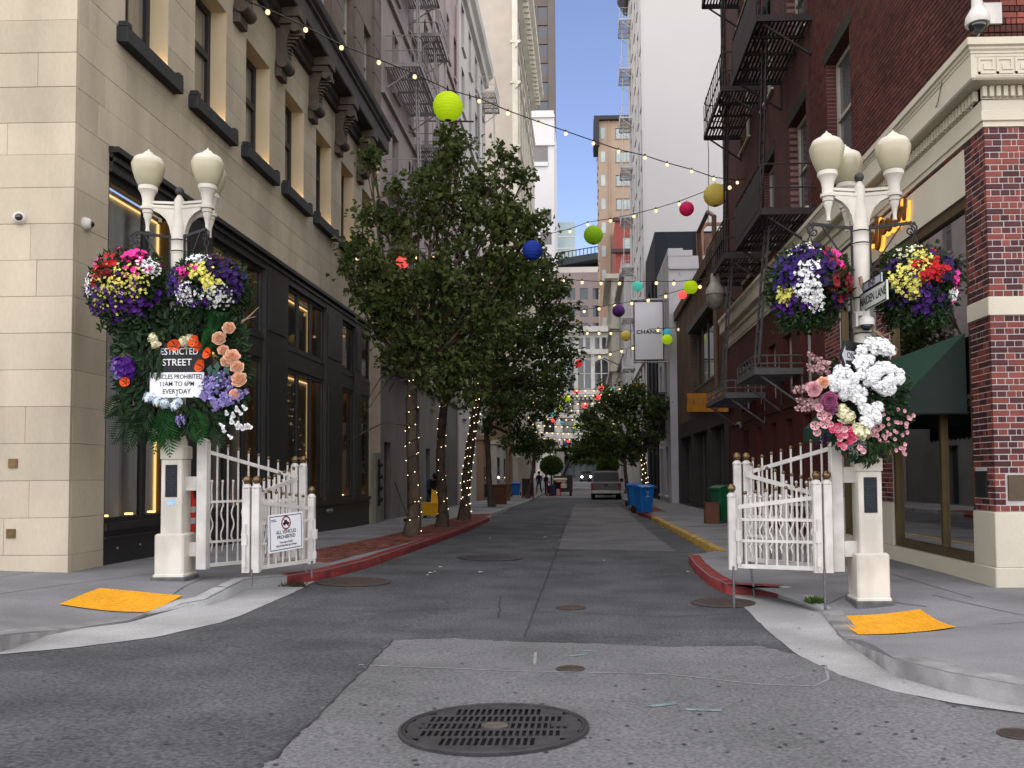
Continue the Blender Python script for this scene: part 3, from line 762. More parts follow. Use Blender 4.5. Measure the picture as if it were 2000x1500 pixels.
# shopfront
yb = [s0, 13.95, 14.95, LY(512), LY(556), LY(630) + .1, LY(664), LY(690), LY(702), s1]
bays_l = [(yb[0], yb[1]), (yb[2], yb[3]), (yb[4], yb[5]), (yb[6], yb[7]), (yb[8], yb[9])]
sf = thing('shopfront', 'black framed two storey shopfront with warm lit windows in the beige corner building', 'shopfront', (LX, 18, .2))
mb = MB()
mb.box(LX - .36, LX + .05, s0, s1, 5.72, 6.075); mb.box(LX - .3, LX + .14, s0 - .02, s1, 5.98, 6.06); mb.box(LX - .3, LX + .09, s0, s1, 5.86, 5.92)
part('fascia', mb, dark, sf, smooth=False)
mb = MB(); mb.box(LX - .36, LX + .0, s0, s1, 3.9, 4.36); mb.box(LX - .3, LX + .02, s0, s1, 4.28, 4.34); part('transom', mb, dark, sf, smooth=False)
mb = MB(); mb.box(LX - .36, LX - .01, s0, s1, -.3, .78); mb.box(LX - .36, LX + .05, s0, s1, .78, .88); mb.box(LX - .36, LX + .03, s0, s1, .66, .70); part('plinth', mb, dark, sf, smooth=False)
gaps = [(yb[1], yb[2]), (yb[3], yb[4]), (yb[5], yb[6]), (yb[7], yb[8])]
for a_, b_ in gaps:
    mb = MB(); mb.box(LX - .36, LX + .06, a_, b_, .88, 5.98); mb.box(LX + .055, LX + .085, a_ + .12, b_ - .12, 1.1, 3.8); mb.box(LX + .055, LX + .085, a_ + .12, b_ - .12, 4.5, 5.6); part('pilaster', mb, dark, sf, smooth=False)
for bi, (a_, b_) in enumerate(bays_l):
    for z0, z1 in ((.88, 3.9), (4.36, 5.72)):
        n = 2 if b_ - a_ < 2.4 else 3
        if b_ - a_ < 1.8: n = 1
        f = MB(); X = LX - .07
        for i in range(n + 1):
            y = a_ + (b_ - a_) * i / n; w_ = .05 if 0 < i < n else .07
            f.box(X - .04, X + .04, max(a_, y - w_), min(b_, y + w_), z0, z1)
        f.box(X - .038, X + .036, a_, b_, z0 + .001, z0 + .07); f.box(X - .038, X + .036, a_, b_, z1 - .08, z1 - .001)
        wo = part('window', f, dark, sf, smooth=False)
        for i in range(n):
            y0_, y1_ = a_ + (b_ - a_) * i / n, a_ + (b_ - a_) * (i + 1) / n
            g = MB(); g.add([(X, y0_ + .04, z0 + .05), (X, y1_ - .04, z0 + .05), (X, y1_ - .04, z1 - .05), (X, y0_ + .04, z1 - .05)], [(0, 1, 2, 3)]); part('pane', g, shop_glass, wo)
        # display behind the glass: pale curtain, lit strips at head and far jamb, floor lights
        b2 = MB(); b2.box(LX - .46, LX - .42, a_, b_, z0, z1); b2.box(LX - 1.3, LX - .3, a_ - .03, a_, z0, z1); part('curtain', b2, curtain, wo, smooth=False)
        b3 = MB(); b3.box(LX - .415, LX - .12, b_ - .03, b_, z0 + .05, z1 - .06); part('gold_jamb', b3, gold, wo, smooth=False)
        b4 = MB(); b4.box(LX - .40, LX - .38, a_ + .1, b_ - .1, z1 - .11, z1 - .085); b4.box(LX - .41, LX - .385, b_ - .065, b_ - .035, z0 + .06, z1 - .1); part('light_strip', b4, warm, wo, smooth=False)
        if z0 < 2:
            b5 = MB()
            for i in range(3): y = a_ + (b_ - a_) * (.2 + .3 * i); b5.box(LX - .3, LX - .2, y - .03, y + .03, z0 + .072, z0 + .1)
            part('floor_light', b5, emis('floor light', (1, .6, .25), .8), wo, smooth=False)
bk = MB(); bk.box(-9.5, LX - 1.32, s0, s1, -.3, 6.05); part('interior', bk, dark2, sf, smooth=False)
# studs on the plinth and the pair of hose connections
mb = MB()
for y in [s0 + .35 + .62 * i for i in range(4)]: mb.sph((LX + .005, y, .52), .022, 8, 5)
part('stud', mb, steel, sf)
hy = LY(640)
mb = MB()
for dy in (-.12, .12): mb.tube([(LX - .02, hy + dy, .62), (LX + .1, hy + dy, .6)], .06, 10)
part('hose_connection', mb, steel, sf)
# cameras and vents on the two beige walls
def dome_cam(px, py, plane, label):
    p = atY(px, py, Y0) if plane == 'f' else atX(px, py, LX)
    rz = 0 if plane == 'f' else R(90)
    c = thing('security_camera', label, 'camera', p, 'round cameras on the beige corner', rz)
    a = MB(); a.lathe((0, 0, 0), [(.085, 0), (.085, .02), (.07, .06), (.04, .085), (.001, .09)], 20); a.xf(Matrix.Rotation(R(90), 4, 'X')); part('housing', a, white2, c, True)
    b = MB(); b.sph((.02, -.06, .0), .05, 14, 10); part('lens', b, mat('smoked dome', (.01, .01, .012), .08, spec=.8), c, True)
dome_cam(40, 427, 'f', 'round white camera on the front wall of the beige building')
dome_cam(166, 437, 'l', 'round white camera on the lane side of the beige building')
for px, py, lb in ((26, 905, 'upper small bronze vent plate on the beige front wall'), (22, 1042, 'lower small bronze vent plate on the beige front wall')):
    p = atY(px, py, Y0); v = MB(); v.cbox(-.058, .058, -.02, .01, -.058, .058, .006)
    for i in range(5): v.box(-.045, .045, -.026, -.018, -.045 + i * .02, -.035 + i * .02)
    solo('vent_plate', v, bronze, lb, 'vent', 'vent plates of the front wall', local=True).location = p
# ------------------------------------------------------------ grey ground floor house with the fire escape (mauve above)
mauve = mat('mauve grey stucco', (.32, .27, .262), .85, .06, 1.5, .1, 40, stain=.18, sscale=.5)
gstuc = mat('grey stucco', (.16, .155, .148), .85, .08, 1.5, .1, 40, stain=.2, sscale=.6)
palewall = mat('pale grey stucco', (.44, .435, .415), .85, .06, 1.2, .08, 40, stain=.16, sscale=.4)
cream_wall = mat('cream party wall', (.43, .385, .325), .85, .05, .8, .08, 30, stain=.1, sscale=.2)
cream_trim = mat('cream facade', (.60, .57, .48), .75, .06, 1.0, .08, 30, stain=.12, sscale=.5)
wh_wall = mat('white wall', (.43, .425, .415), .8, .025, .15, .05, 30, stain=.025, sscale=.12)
fe_grey = mat('pale grey ironwork', (.26, .25, .245), .55, .15, 5)
y0, y1 = YE + .03, LY(896)
B1 = thing('lane_house', 'mauve grey house with a grey ground floor behind the first trees', 'building', (-9, 36, 0))
mb = MB(); fr1 = frL(LX)
us = [y0 + 2.2, y0 + 5.0, y0 + 8.2, y0 + 11, y0 + 14.2, y0 + 16.6]
h1 = grid_holes([u for u in us if u < y1 - .8], [7.6, 11.2, 14.8, 18.4, 22], 1.0, 2.2)
gh = [(y0 + .5, y0 + 1.5, 0, 2.6), (y0 + 4.2, y0 + 6.6, .1, 4.2), (y0 + 8.0, y0 + 9.0, 0, 2.6), (y0 + 10.5, y0 + 11.5, 0, 2.6)]
wall_holes(mb, fr1, y0, y1, 5.2, 27, h1, .25); mb.add([(-14, y0, 5.2), (LX, y0, 5.2), (LX, y0, 27), (-14, y0, 27)], [(0, 1, 2, 3)])
mb.box(-13, LX - .5, y0 + .1, y1 - .05, -.3, 26.9)
part('wall', mb, mauve, B1, smooth=False)
mb = MB(); wall_holes(mb, fr1, y0, y1, -.3, 5.2, gh, .3); mb.box(LX - .02, LX + .12, y0, y1, 5.0, 5.3); part('ground_floor', mb, gstuc, B1, smooth=False)
mb = MB()
for z in (10.4, 14.0, 17.6, 21.2): mb.box(LX - .02, LX + .12, y0, y1, z, z + .16)
for u in (y1 - 4.5, y1 - .4): mb.box(LX - .02, LX + .08, u, u + .3, 5.3, 27)
part('string_course', mb, mauve, B1, smooth=False)
for h in h1: window(B1, fr1, (h[0] + h[1]) / 2, h[2], 1.0, 2.2, .2, mat('grey sash', (.22, .22, .22), .5), pane_mid, mauve, nh=2, sill=.1)
for i, h in enumerate(gh):
    if i == 1: window(B1, fr1, (h[0] + h[1]) / 2, h[2], h[1] - h[0], h[3] - h[2], .25, dark, pane_dark, dark, nv=2, nh=2, sill=0)
    else:
        d = MB(); d.box(-.5, .5, -.03, .03, 0, 2.6); d.box(-.4, .4, -.045, -.02, .2, 1.2); d.box(-.4, .4, -.045, -.02, 1.4, 2.4)
        do = part('door', d, dark2, B1, True); do.location = fr1.at((h[0] + h[1]) / 2, 0, -.22) - origin(B1); do.rotation_euler.z = R(90)
mb = MB(); mb.tube([(LX + .1, y1 - .9, .0), (LX + .1, y1 - .9, 26)], .06, 8); part('downpipe', mb, mat('pinkish pipe', (.34, .26, .25), .6), B1)
# gas meters on the grey pier
mb = MB(); py_ = YE - .7
mb.box(LX, LX + .1, py_ - .32, py_ + .32, -.0, 2.2); solo('meter_panel', mb, mat('grey meter panel', (.19, .185, .17), .7), 'grey wall panel with dark pipe fittings at the end of the beige building', 'meter panel', smooth=False)
mb = MB(); mb.tube([(LX + .13, py_, .55), (LX + .13, py_, 2.0)], .035, 8)
for k in range(4): mb.sph((LX + .17, py_ - .02, .75 + k * .36), .085, 10, 6)
solo('pipe_fittings', mb, blackm, 'dark row of round pipe fittings on the grey wall panel', 'pipe')
# rusty flagpole bracket under the lime lantern
a_, b_ = atX(838, 236, LX), atX(838, 236, LX) + Vector((1.9, .2, .02))
mb = MB(); mb.tube([a_, b_], .04, 8); solo('wall_bracket', mb, rust, 'rusty horizontal pole on the mauve house under the big lime lantern', 'bracket')
fe1 = fire_escape('fire_escape', 'grey iron fire escape with long ladders on the mauve house', frL(LX), LY(752) , LY(800), [5.7, 11.0 , 15.2, 19.4], 1.15, fe_grey, LY(768), z_low=None)
fe1b = fire_escape('fire_escape', 'second grey iron fire escape deeper on the mauve house', frL(LX), LY(806), LY(826), [9.2, 14.2, 18.6], 1.05, fe_grey, LY(814), z_low=5.6)
# ------------------------------------------------------------ pale grey house
y2 = LY(950)
B2 = building('lane_house', 'pale grey plastered house with a bracketed roof edge beyond the mauve house', -16, LX + .02, y1 + .03, y2, -.3, 29, palewall, mat('dark sash', (.06, .06, .065), .5), pane_dark,
              None, ([y1 + 2 + 3.0 * k for k in range(int((y2 - y1 - 2) / 3.0) + 1)], [4.6, 8.8, 13, 17.2, 21.4, 25], 1.2, 2.5), 'L', .25, dict(nv=1, nh=2, sill=.12))
mb = MB(); mb.prism([(LX, 27.8), (LX + .25, 27.9), (LX + .3, 28.4), (LX + .55, 28.6), (LX + .6, 29.1), (LX, 29.1)], y1 + .1, y2 + .2, 'y')
for z in (12.2, 20.4): mb.box(LX, LX + .16, y1 + .1, y2, z, z + .22)
part('cornice', mb, palewall, B2, smooth=False)
mb = MB(); px_ = LX + .2; mb.tube([(px_, y2 - 4.5, 2), (px_, y2 - 4.5, 25.3), (px_ - .2, y2 - 4.5, 25.7)], .12, 8); part('downpipe', mb, palewall, B2)
fe2 = fire_escape('fire_escape', 'pale fire escape with a thin ladder on the pale grey house', frL(LX + .02), LY(938), y2 - .2, [12.2, 19.4, 26.0], 1.0, mat('pale ironwork', (.40, .39, .375), .55), LY(947), z_low=6)
# ------------------------------------------------------------ low house, then the tall cream house with an ornate front
B3 = building('lane_house', 'low brown shop house hidden behind the trees on the left', -16, LX, y2 + .03, 79.6, -.3, 11, mat('tan wall', (.25, .16, .10), .8, .1, 2, stain=.2), dark2, pane_dark, None, ([y2 + 3 + 4 * k for k in range(5)], [.4, 5.4], 2.0, 3.2), 'L', .25, dict(nv=2, nh=2))
D0, D1, DX = 80, 106, -6.05
B4 = building('tall_house', 'tall cream house with a blank side wall and an ornate cornice', -22, DX, D0, D1, -.3, 62, cream_wall, mat('cream sash', (.5, .48, .42), .5), pane_mid, None, ([D0 + 2.6 + 3.5 * k for k in range(7)], [6, 11, 16, 21, 26, 31, 36, 41, 46, 51], 1.7, 3.0), 'L', .35, dict(nv=2, nh=2, sill=.2))
mb = MB()
def cor(z, d, h, X=DX): return [(X, z), (X + d * .4, z + h * .15), (X + d * .5, z + h * .5), (X + d, z + h * .7), (X + d, z + h), (X, z + h)]
for z, d, h in ((23.5, .4, .7), (31.5, .45, .7), (37.6, .5, .7), (41.5, .5, .7), (46.5, 1.5, 2.2)): mb.prism(cor(z, d, h), D0 - .25, D1, 'y'); mb.box(DX - .45, DX + d, D0 - .2, D0 + .5, z + h * .7, z + h)
for u in [D0 + .8 + 3.5 * k for k in range(8)]: mb.box(DX, DX + .35, u - .45, u + .45, 4, 40)
mb.box(DX - .3, DX + .2, D0 - .12, D0 + .8, 3, 47)
part('cornice', mb, cream_trim, B4, smooth=False)
for k in range(24): m_ = MB(); u = D0 + .3 + k * 1.08; m_.box(DX + .1, DX + 1.1, u, u + .4, 46.9, 47.9); part('bracket', m_, cream_trim, B4, smooth=False)
# ============================================================ right row: brick corner building
cream = mat('cream stone', (.56, .515, .40), .65, .05, 1.5, .08, 40, fine=.03, fscale=40, stain=.1, sscale=.8)
brk_d = mat('dark maroon brick', (.064, .021, .022), .6, .2, 9, .15, 50, obj=.25, isl=.25)
brk_r = mat('red brick', (.175, .046, .034), .6, .15, 9, .15, 50, obj=.22, isl=.22)
mortar = mat('white mortar', (.44, .40, .38), .9, .08, 6)
brk_old = mat('sooty red brick', (.092, .033, .027), .8, .15, 5, .15, 50, isl=.3, stain=.35, sscale=.5)
mort_old = mat('grimy mortar', (.24, .15, .135), .9, .2, 2)
redpaint = mat('dark red painted wall', (.075, .018, .013), .65, .12, 1.5, .1, 40, stain=.3, sscale=.5)
YF = 10.33
BR = thing('brick_corner_building', 'dark red brick corner building with cream cornice and white jointed brick pier', 'building', (8, 18, 0))
t = BR
ffR, frr = frF(YF), frR(RX)
ZB, ZC0, ZC1, ZT, ZK = 1.01, 3.33, 3.555, 5.6, 6.56
PE = YF + .56           # depth of the corner pier
mb = MB(); mb.box(RX + .007, RX + 1.6, YF + .007, PE - .01, ZB, ZT + .1); mb.box(RX + .12, 12, YF + .12, YF + 1, -.3, ZT + .1); part('wall', mb, mortar, t, smooth=False)
pick = lambda q: brk_d if q.random() < .52 else brk_r
def pat(ci, q):
    if ci % 2:
        while True: yield .206
    k = 0
    while True:
        yield (.064, .112, .112, .064)[k % 4] if q.random() < .85 else .1
        k += 1
def zl_(a, b, s): n = round((b - a) / s); return [a + (b - a) * i / n for i in range(n + 1)]
zl1 = zl_(ZB, ZC0, .0755); zl2 = zl_(ZC1, ZT, .0755)
for k, z_ in enumerate((zl1, zl2)):
    masonry(ffR, RX - .004, RX + .52, z_, [(RX + .13, RX + 2, 1.13, 1.45)] if k == 0 else [], (.06, .2), t, None, 'brick', .012, .05, 10 + k, .004, False, pick, .0025, 150, pat)
    masonry(ffR, RX + .521, RX + 1.6, z_, [(RX + .13, RX + 2, 1.13, 1.45)] if k == 0 else [], (.06, .2), t, None, 'brick', .012, .05, 20 + k, .004, True, pick, .0025, 0, pat)
    masonry(frr, -PE, -YF - .052, z_, [(-PE + .05, -YF - .2, 1.16, 1.5)] if k == 0 else [], (.06, .2), t, None, 'brick', .012, .05, 30 + k, .004, True, pick, .0025, 0, pat)
mb = MB(); mb.cbox(RX - .04, RX + 3, YF - .04, PE + .02, -.3, .36, .012); part('plinth', mb, cream, t)
mb = MB(); mb.cbox(RX - .02, RX + 3, YF - .02, PE, .365, ZB - .004, .01); part('pier_base', mb, cream, t)
mb = MB(); mb.cbox(RX - .025, RX + 3, YF - .025, PE, ZC0 + .004, ZC1 - .004, .01); part('belt_stone', mb, cream, t)
# bronze name plate and the small side plate (flat, plain)
mb = MB(); mb.cbox(RX + .15, RX + 1.0, YF - .012, YF + .04, 1.14, 1.44, .006); mb.lathe((RX + .47, YF - .012, 1.29), [(.001, 0), (.045, 0)], 20)
plm = mat('bronze plate', (.085, .065, .045), .35, .15, 6, metal=.6)
solo('name_plate', mb, plm, 'long bronze plate with a round emblem low on the brick corner pier', 'plaque')
mb = MB(); mb.tube([(RX + .47, YF - .016, 1.29), (RX + .47, YF - .013, 1.29)], .05, 20); part('emblem', mb, mat('worn brass', (.14, .11, .06), .4, .2, 10, metal=.6), bpy.data.objects['name_plate'])
mb = MB(); mb.cbox(RX - .012, RX + .04, YF + .2, PE - .05, 1.17, 1.49, .006); solo('side_plate', mb, black, 'small black plate on the lane side of the brick corner pier', 'plaque')
# entablature wrapping the corner: profile swept along the front and the lane side
def wrap(name, prof, yend=30.0, m=cream, xend=12):
    mb = MB(); n = len(prof); v = []
    for d, z in prof: v.append((xend, YF - d, z))
    for d, z in prof: v.append((RX - d, YF - d, z))
    for d, z in prof: v.append((RX - d, yend, z))
    f = [(r_ * n + i, r_ * n + i + 1, (r_ + 1) * n + i + 1, (r_ + 1) * n + i) for r_ in range(2) for i in range(n - 1)]
    f += [tuple(range(2 * n, 3 * n))]
    mb.add(v, f); return part(name, mb, m, t, ang=25, fix=True)
YEND = 29.0
wrap('architrave', [(-.1, ZT - .01), (.02, ZT), (.02, 5.66), (.045, 5.67), (.045, 5.78), (.03, 5.79), (.03, 5.93), (-.1, 5.93)], YEND)
wrap('frieze', [(-.1, 6.075), (.22, 6.08), (.24, 6.10), (.24, 6.38), (.25, 6.385), (.25, 6.41), (.27, 6.43), (.27, 6.455), (.30, 6.47), (.30, 6.555), (.1, 6.575), (-.1, 6.60)], YEND)
mb = MB(); mb.box(RX - .03, 12, YF - .03, YF + .2, 5.92, 6.08); mb.box(RX - .03, RX + .2, YF, YEND, 5.92, 6.08); part('bed_mould', mb, cream, t, smooth=False)
for k in range(10): mb = MB(); x = RX - .04 + .083 * k; mb.box(x, x + .05, YF - .085, YF - .029, 5.945, 6.07); part('dentil', mb, cream, t, smooth=False)
mb = MB()
for k in range(190): y = YF + .06 + .095 * k; mb.box(RX - .085, RX - .029, y, y + .055, 5.945, 6.07)
part('dentil', mb, cream, t, smooth=False, kind='stuff')
def key(x0, z0, s):      # one raised Greek key on the front frieze
    mb = MB(); w = s * .13; y0_, y1_ = YF - .252, YF - .236
    for a, b, c, d in ((0, s, 0, w), (0, w, 0, s), (w, s, s - w, s), (s - w, s, s * .26, s - w), (s * .34, s - w, s * .26, s * .26 + w), (s * .34, s * .34 + w, s * .26 + w, s * .62)):
        mb.box(x0 + a, x0 + b, y0_, y1_, z0 + c, z0 + d)
    part('key_ornament', mb, cream, t, smooth=False)
for k in range(6): key(RX - .16 + k * .215, 6.14, .19)
mb = MB()
for z in (6.115, 6.345): mb.box(RX - .19, RX + 1.4, YF - .246, YF - .236, z, z + .014)
part('key_border', mb, cream, t, smooth=False)
# upper front: soldier courses then bricks, and the long sooty side wall
mb = MB(); mb.box(RX + .095, 12, YF + .095, YF + .6, 6.5, 26); part('upper_core', mb, mort_old, t, smooth=False)
for z0, z1, s_ in ((6.60, 6.78, 40), (6.785, 6.88, 41)):
    masonry(frF(YF + .05), RX + .05, RX + .75, [z0, z1], [], (.07, .07), t, None, 'brick', .009, .05, s_, .003, False, lambda q: brk_old, .002, 60, lambda c, q: iter([.068] * 40))
masonry(frF(YF + .05), RX + .05, RX + .75, zl_(6.885, 7.49, .0755), [], (.1, .2), t, None, 'brick', .01, .05, 42, .003, False, lambda q: brk_old if q.random() < .5 else brk_r, .002, 60, pat)
mb = MB(); mb.box(RX + .11, 12, YF + .02, YF + .1, 7.5, 26); part('upper_front', mb, brickmat('sooty brick front', (.085, .028, .023), (.065, .022, .02), (.14, .08, .07), 'x'), t, smooth=False)
uw = [(15.5, 17.0), (18.6, 20.1), (21.7, 23.2), (24.8, 26.3)]
uh = [(-b, -a, z, z + 2.35) for a, b in uw for z in (7.2, 11.2, 15.2)]
mb = MB(); wall_holes(mb, frR(RX + .055), -YEND, -YF - .05, 6.5, 24, uh, .3)
sooty = brickmat('sooty brick side', (.090, .033, .028), (.068, .026, .023), (.20, .125, .115), 'y')
part('upper_wall', mb, sooty, t, smooth=False)
mb = MB(); mb.box(RX + .3, 12, YF + .6, YEND - .02, -.3, 23.9); part('core', mb, dark2, t, smooth=False)
masonry(frR(RX + .045), -18.3, -YF - .06, zl_(6.6, 11.6, .0755), uh, (.1, .2), t, brk_old, 'brick', .012, .03, 43, .003, True, None, .002, 0, pat)
cw = mat('cream window frame', (.36, .34, .28), .6, .12, 4)
for a, b in uw:
    for z in (7.2, 11.2, 15.2):
        window(t, frR(RX + .055), -(a + b) / 2, z, b - a, 2.35, .22, cw, pane_mid, cream, nv=1, nh=2, fw=.09, sill=.09, sd=.05)
        mb = MB(); mb.box(RX + .03, RX + .3, a - .1, b + .1, z + 2.36, z + 2.62); part('lintel', mb, mat('dark green lintel', (.035, .036, .028), .7), t, smooth=False)
mb = MB(); mb.tube([(RX - .02, YEND - .3, 6.6), (RX - .02, YEND - .3, 22)], .07, 8); part('downpipe', mb, mat('grey pipe', (.10, .09, .085), .6), t)
# ground floor of the lane side: piers, windows, sign band
gm_ = mat('gold frame', (.11, .078, .036), .4, .15, 5, metal=.5)
bay1, bay2 = (PE, 13.75), (14.3, 16.35)
piers = [(13.75, 14.3), (16.35, 17.4)]
XS = RX + .06
mb = MB(); mb.box(RX + .0, RX + .3, PE, 17.4, 4.96, 5.545); part('sign_band', mb, cream, t, smooth=False)
mb = MB(); mb.box(RX + .02, RX + .3, PE - .02, 17.4, 5.545, ZT); part('wall', mb, mort_old, t, smooth=False)
masonry(frR(RX + .01), -17.4, -PE, [5.55, ZT - .003], [], (.1, .2), t, None, 'brick', .01, .03, 51, .003, True, pick, .002, 0, pat)
mb = MB(); mb.box(RX - .03, RX + .3, PE + .02, 17.42, -.3, .34); part('plinth', mb, cream, t, smooth=False)
for k, (a, b) in enumerate(piers):
    mb = MB(); mb.box(RX + .017, RX + .3, a, b, ZB, 4.96); part('wall', mb, mortar, t, smooth=False)
    masonry(frR(RX + .01), -b, -a, zl_(ZB + .0, 4.955, .0755), [], (.1, .2), t, None, 'brick', .012, .045, 60 + k, .003, True, pick, .002, 0, pat)
    mb = MB(); mb.cbox(RX - .0, RX + .3, a, b, .345, ZB - .004, .01); part('pier_base', mb, cream, t)
shop2 = glass('dim shop glass', (.50, .53, .52), .93)
for k, (a, b) in enumerate((bay1, bay2)):
    f = MB(); X = XS
    f.box(X - .03, X + .12, a + .002, a + .09, .345, 4.955); f.box(X - .03, X + .12, b - .09, b - .002, .345, 4.955); f.box(X - .028, X + .118, a + .09, b - .09, 4.82, 4.952); f.box(X - .028, X + .118, a + .09, b - .09, .348, .46)
    if k == 0: f.box(X - .02, X + .08, a + 1.05, a + 1.12, .46, 2.32); f.box(X - .02, X + .08, a + .09, b - .09, 2.32, 2.38); f.box(X - .05, X + .1, a + .09, a + 1.08, 2.40, 2.45)
    wo = part('window', f, gm_, t, smooth=False)
    g = MB(); g.add([(X + .03, a + .05, .4), (X + .03, b - .05, .4), (X + .03, b - .05, 4.86), (X + .03, a + .05, 4.86)], [(0, 1, 2, 3)]); part('pane', g, shop2, wo)
mb = MB(); dk_ = mat('dim interior', (.085, .078, .068), .8, .3, .8)
mb.box(RX + 3.6, RX + 3.7, PE - .3, 17.3, .2, 4.93); mb.box(RX + .3, RX + 3.7, PE - .3, 17.3, .1, .2); mb.box(RX + .3, RX + 3.6, 17.2, 17.3, .2, 4.93); mb.box(RX + .3, RX + 3.7, PE - .3, 17.3, 4.83, 4.93); mb.box(RX + .31, RX + 3.6, PE - .4, PE - .3, .2, 4.6)
mb.box(RX + .5, RX + .56, 12.3, 13.6, .2, 4.4); mb.box(RX + 1.4, RX + 2.0, 11.6, 12.2, .2, 1.1); part('interior', mb, dk_, t, smooth=False)
# pendant lamps and a lit shelf inside, a pale shoe in the window
def pend(px, py, X, label):
    p = atX(px, py, X); l_ = thing('pendant_lamp', label, 'lamp', p, 'lit pendant lamps inside the brick shop')
    a = MB(); a.tube([(0, 0, .14), (0, 0, 1.0)], .008, 5); part('cord', a, black, l_, True)
    b = MB(); b.lathe((0, 0, 0), [(.10, -.13), (.085, .08), (.04, .13)], 14); part('lamp_shade', b, emis('lit amber shade', (1, .55, .12), 1.8), l_, True)
pend(1841, 800, RX + 1.3, 'lit amber pendant lamp behind the brick shop window, left of the pair'); pend(1864, 802, RX + 1.25, 'lit amber pendant lamp behind the brick shop window, right of the pair')
p = atX(1853, 892, RX + 1.5); mb = MB(); mb.box(-.02, .02, -.14, .14, -.1, .1); solo('lit_shelf', mb, emis('lit shelf', (1, .72, .32), 1.0), 'dim yellow lit shelf below the pendant lamps in the brick shop', 'shelf', local=True).location = p
p = atX(1886, 1080, RX + .35); mb = MB(); mb.lathe((0, 0, 0), [(.1, 0), (.1, .03), (.07, .06), (.02, .08)], 14, .45, 1.1); solo('shoe', mb, white2, 'pale shoe lying in the brick shop window corner', 'shoe', local=True).location = p
# awning
aw = thing('awning', 'dark green sloping fabric awning over the brick shop window', 'awning', (RX, 12.3, 3.3))
agm = mat('dark green canvas', (.014, .048, .032), .85, .12, 2, .2, 80, stretch=(1, 8, 1))
a0, a1, zt, zb, pr = PE + .12, 15.2, 3.22, 2.22, 1.0
mb = MB(); mb.add([(RX + .0, a0, zt), (RX, a1, zt), (RX - pr, a1, zb), (RX - pr, a0, zb), (RX, a0, zt + .015), (RX, a1, zt + .015), (RX - pr, a1, zb + .015), (RX - pr, a0, zb + .015)], [(0, 1, 2, 3), (7, 6, 5, 4), (0, 3, 7, 4), (1, 5, 6, 2)]); part('canopy', mb, agm, aw, smooth=False)
mb = MB(); n = 26
for i in range(n):
    y0_, y1_ = a0 + (a1 - a0) * i / n, a0 + (a1 - a0) * (i + 1) / n; ym = (y0_ + y1_) / 2
    mb.add([(RX - pr, y0_, zb + .01), (RX - pr, y1_, zb + .01), (RX - pr, y1_, zb - .2), (RX - pr, ym, zb - .25), (RX - pr, y0_, zb - .2)], [(0, 1, 2, 3, 4)])
part('valance', mb, agm, aw, smooth=False)
for a_ in (a0, a1): mb = MB(); mb.add([(RX, a_, zt), (RX - pr, a_, zb), (RX, a_, zb)], [(0, 1, 2)]); part('side_flap', mb, mat('grey green canvas', (.02, .03, .026), .9), aw)  # side flaps in a darker, greyer green than the canopy
mb = MB(); mb.tube([(RX + .05, a0 + .03, zb), (RX - pr, a0 + .03, zb)], .02, 6); part('rod', mb, black, aw)
# glowing script sign (unreadable flowing letters)
sg = thing('script_sign', 'bronze script sign with amber back light on the cream band of the brick shop', 'sign', (RX, 14.2, 4.95))
pts = []
ya, yb_ = 14.6, 12.65
def scr(f, z): return Vector((RX - .09, ya + (yb_ - ya) * f, 5.30 + z * .8))
seq = [(0, -.1), (.02, .1), (.06, .06), (.05, -.1), (.09, -.1), (.12, .08), (.16, .06), (.15, -.1), (.2, -.1), (.23, .1), (.27, .04), (.26, -.1), (.32, -.1), (.36, .1), (.38, .3), (.35, .32), (.36, 0), (.34, -.26), (.40, -.3), (.44, -.1), (.46, .16), (.52, .14), (.5, -.08), (.57, -.08), (.60, .1), (.64, .08), (.63, -.1), (.69, -.1), (.72, .1), (.77, .1), (.75, -.08), (.81, -.1), (.84, .28), (.87, .3), (.86, -.1), (.90, .1), (.94, .08), (.95, -.1), (.98, -.1), (1, .3)]
pts = [scr(*s_) for s_ in seq]
sm_ = []
for i in range(len(pts) - 1):
    p0, p1, p2, p3 = pts[max(i - 1, 0)], pts[i], pts[i + 1], pts[min(i + 2, len(pts) - 1)]
    for j in range(4):
        f = j / 4; sm_.append(.5 * ((2 * p1) + (p2 - p0) * f + (2 * p0 - 5 * p1 + 4 * p2 - p3) * f * f + (3 * p1 - p0 - 3 * p2 + p3) * f ** 3))
mb = MB(); mb.tube(sm_, .026, 6); part('lettering', mb, mat('bronze script', (.18, .085, .03), .4, .2, 8, metal=.5), sg)
mb = MB(); mb.tube([p + Vector((.06, -.012, -.026)) for p in sm_], .020, 5); part('back_light', mb, emis('amber neon', (1, .42, .06), .5), sg)
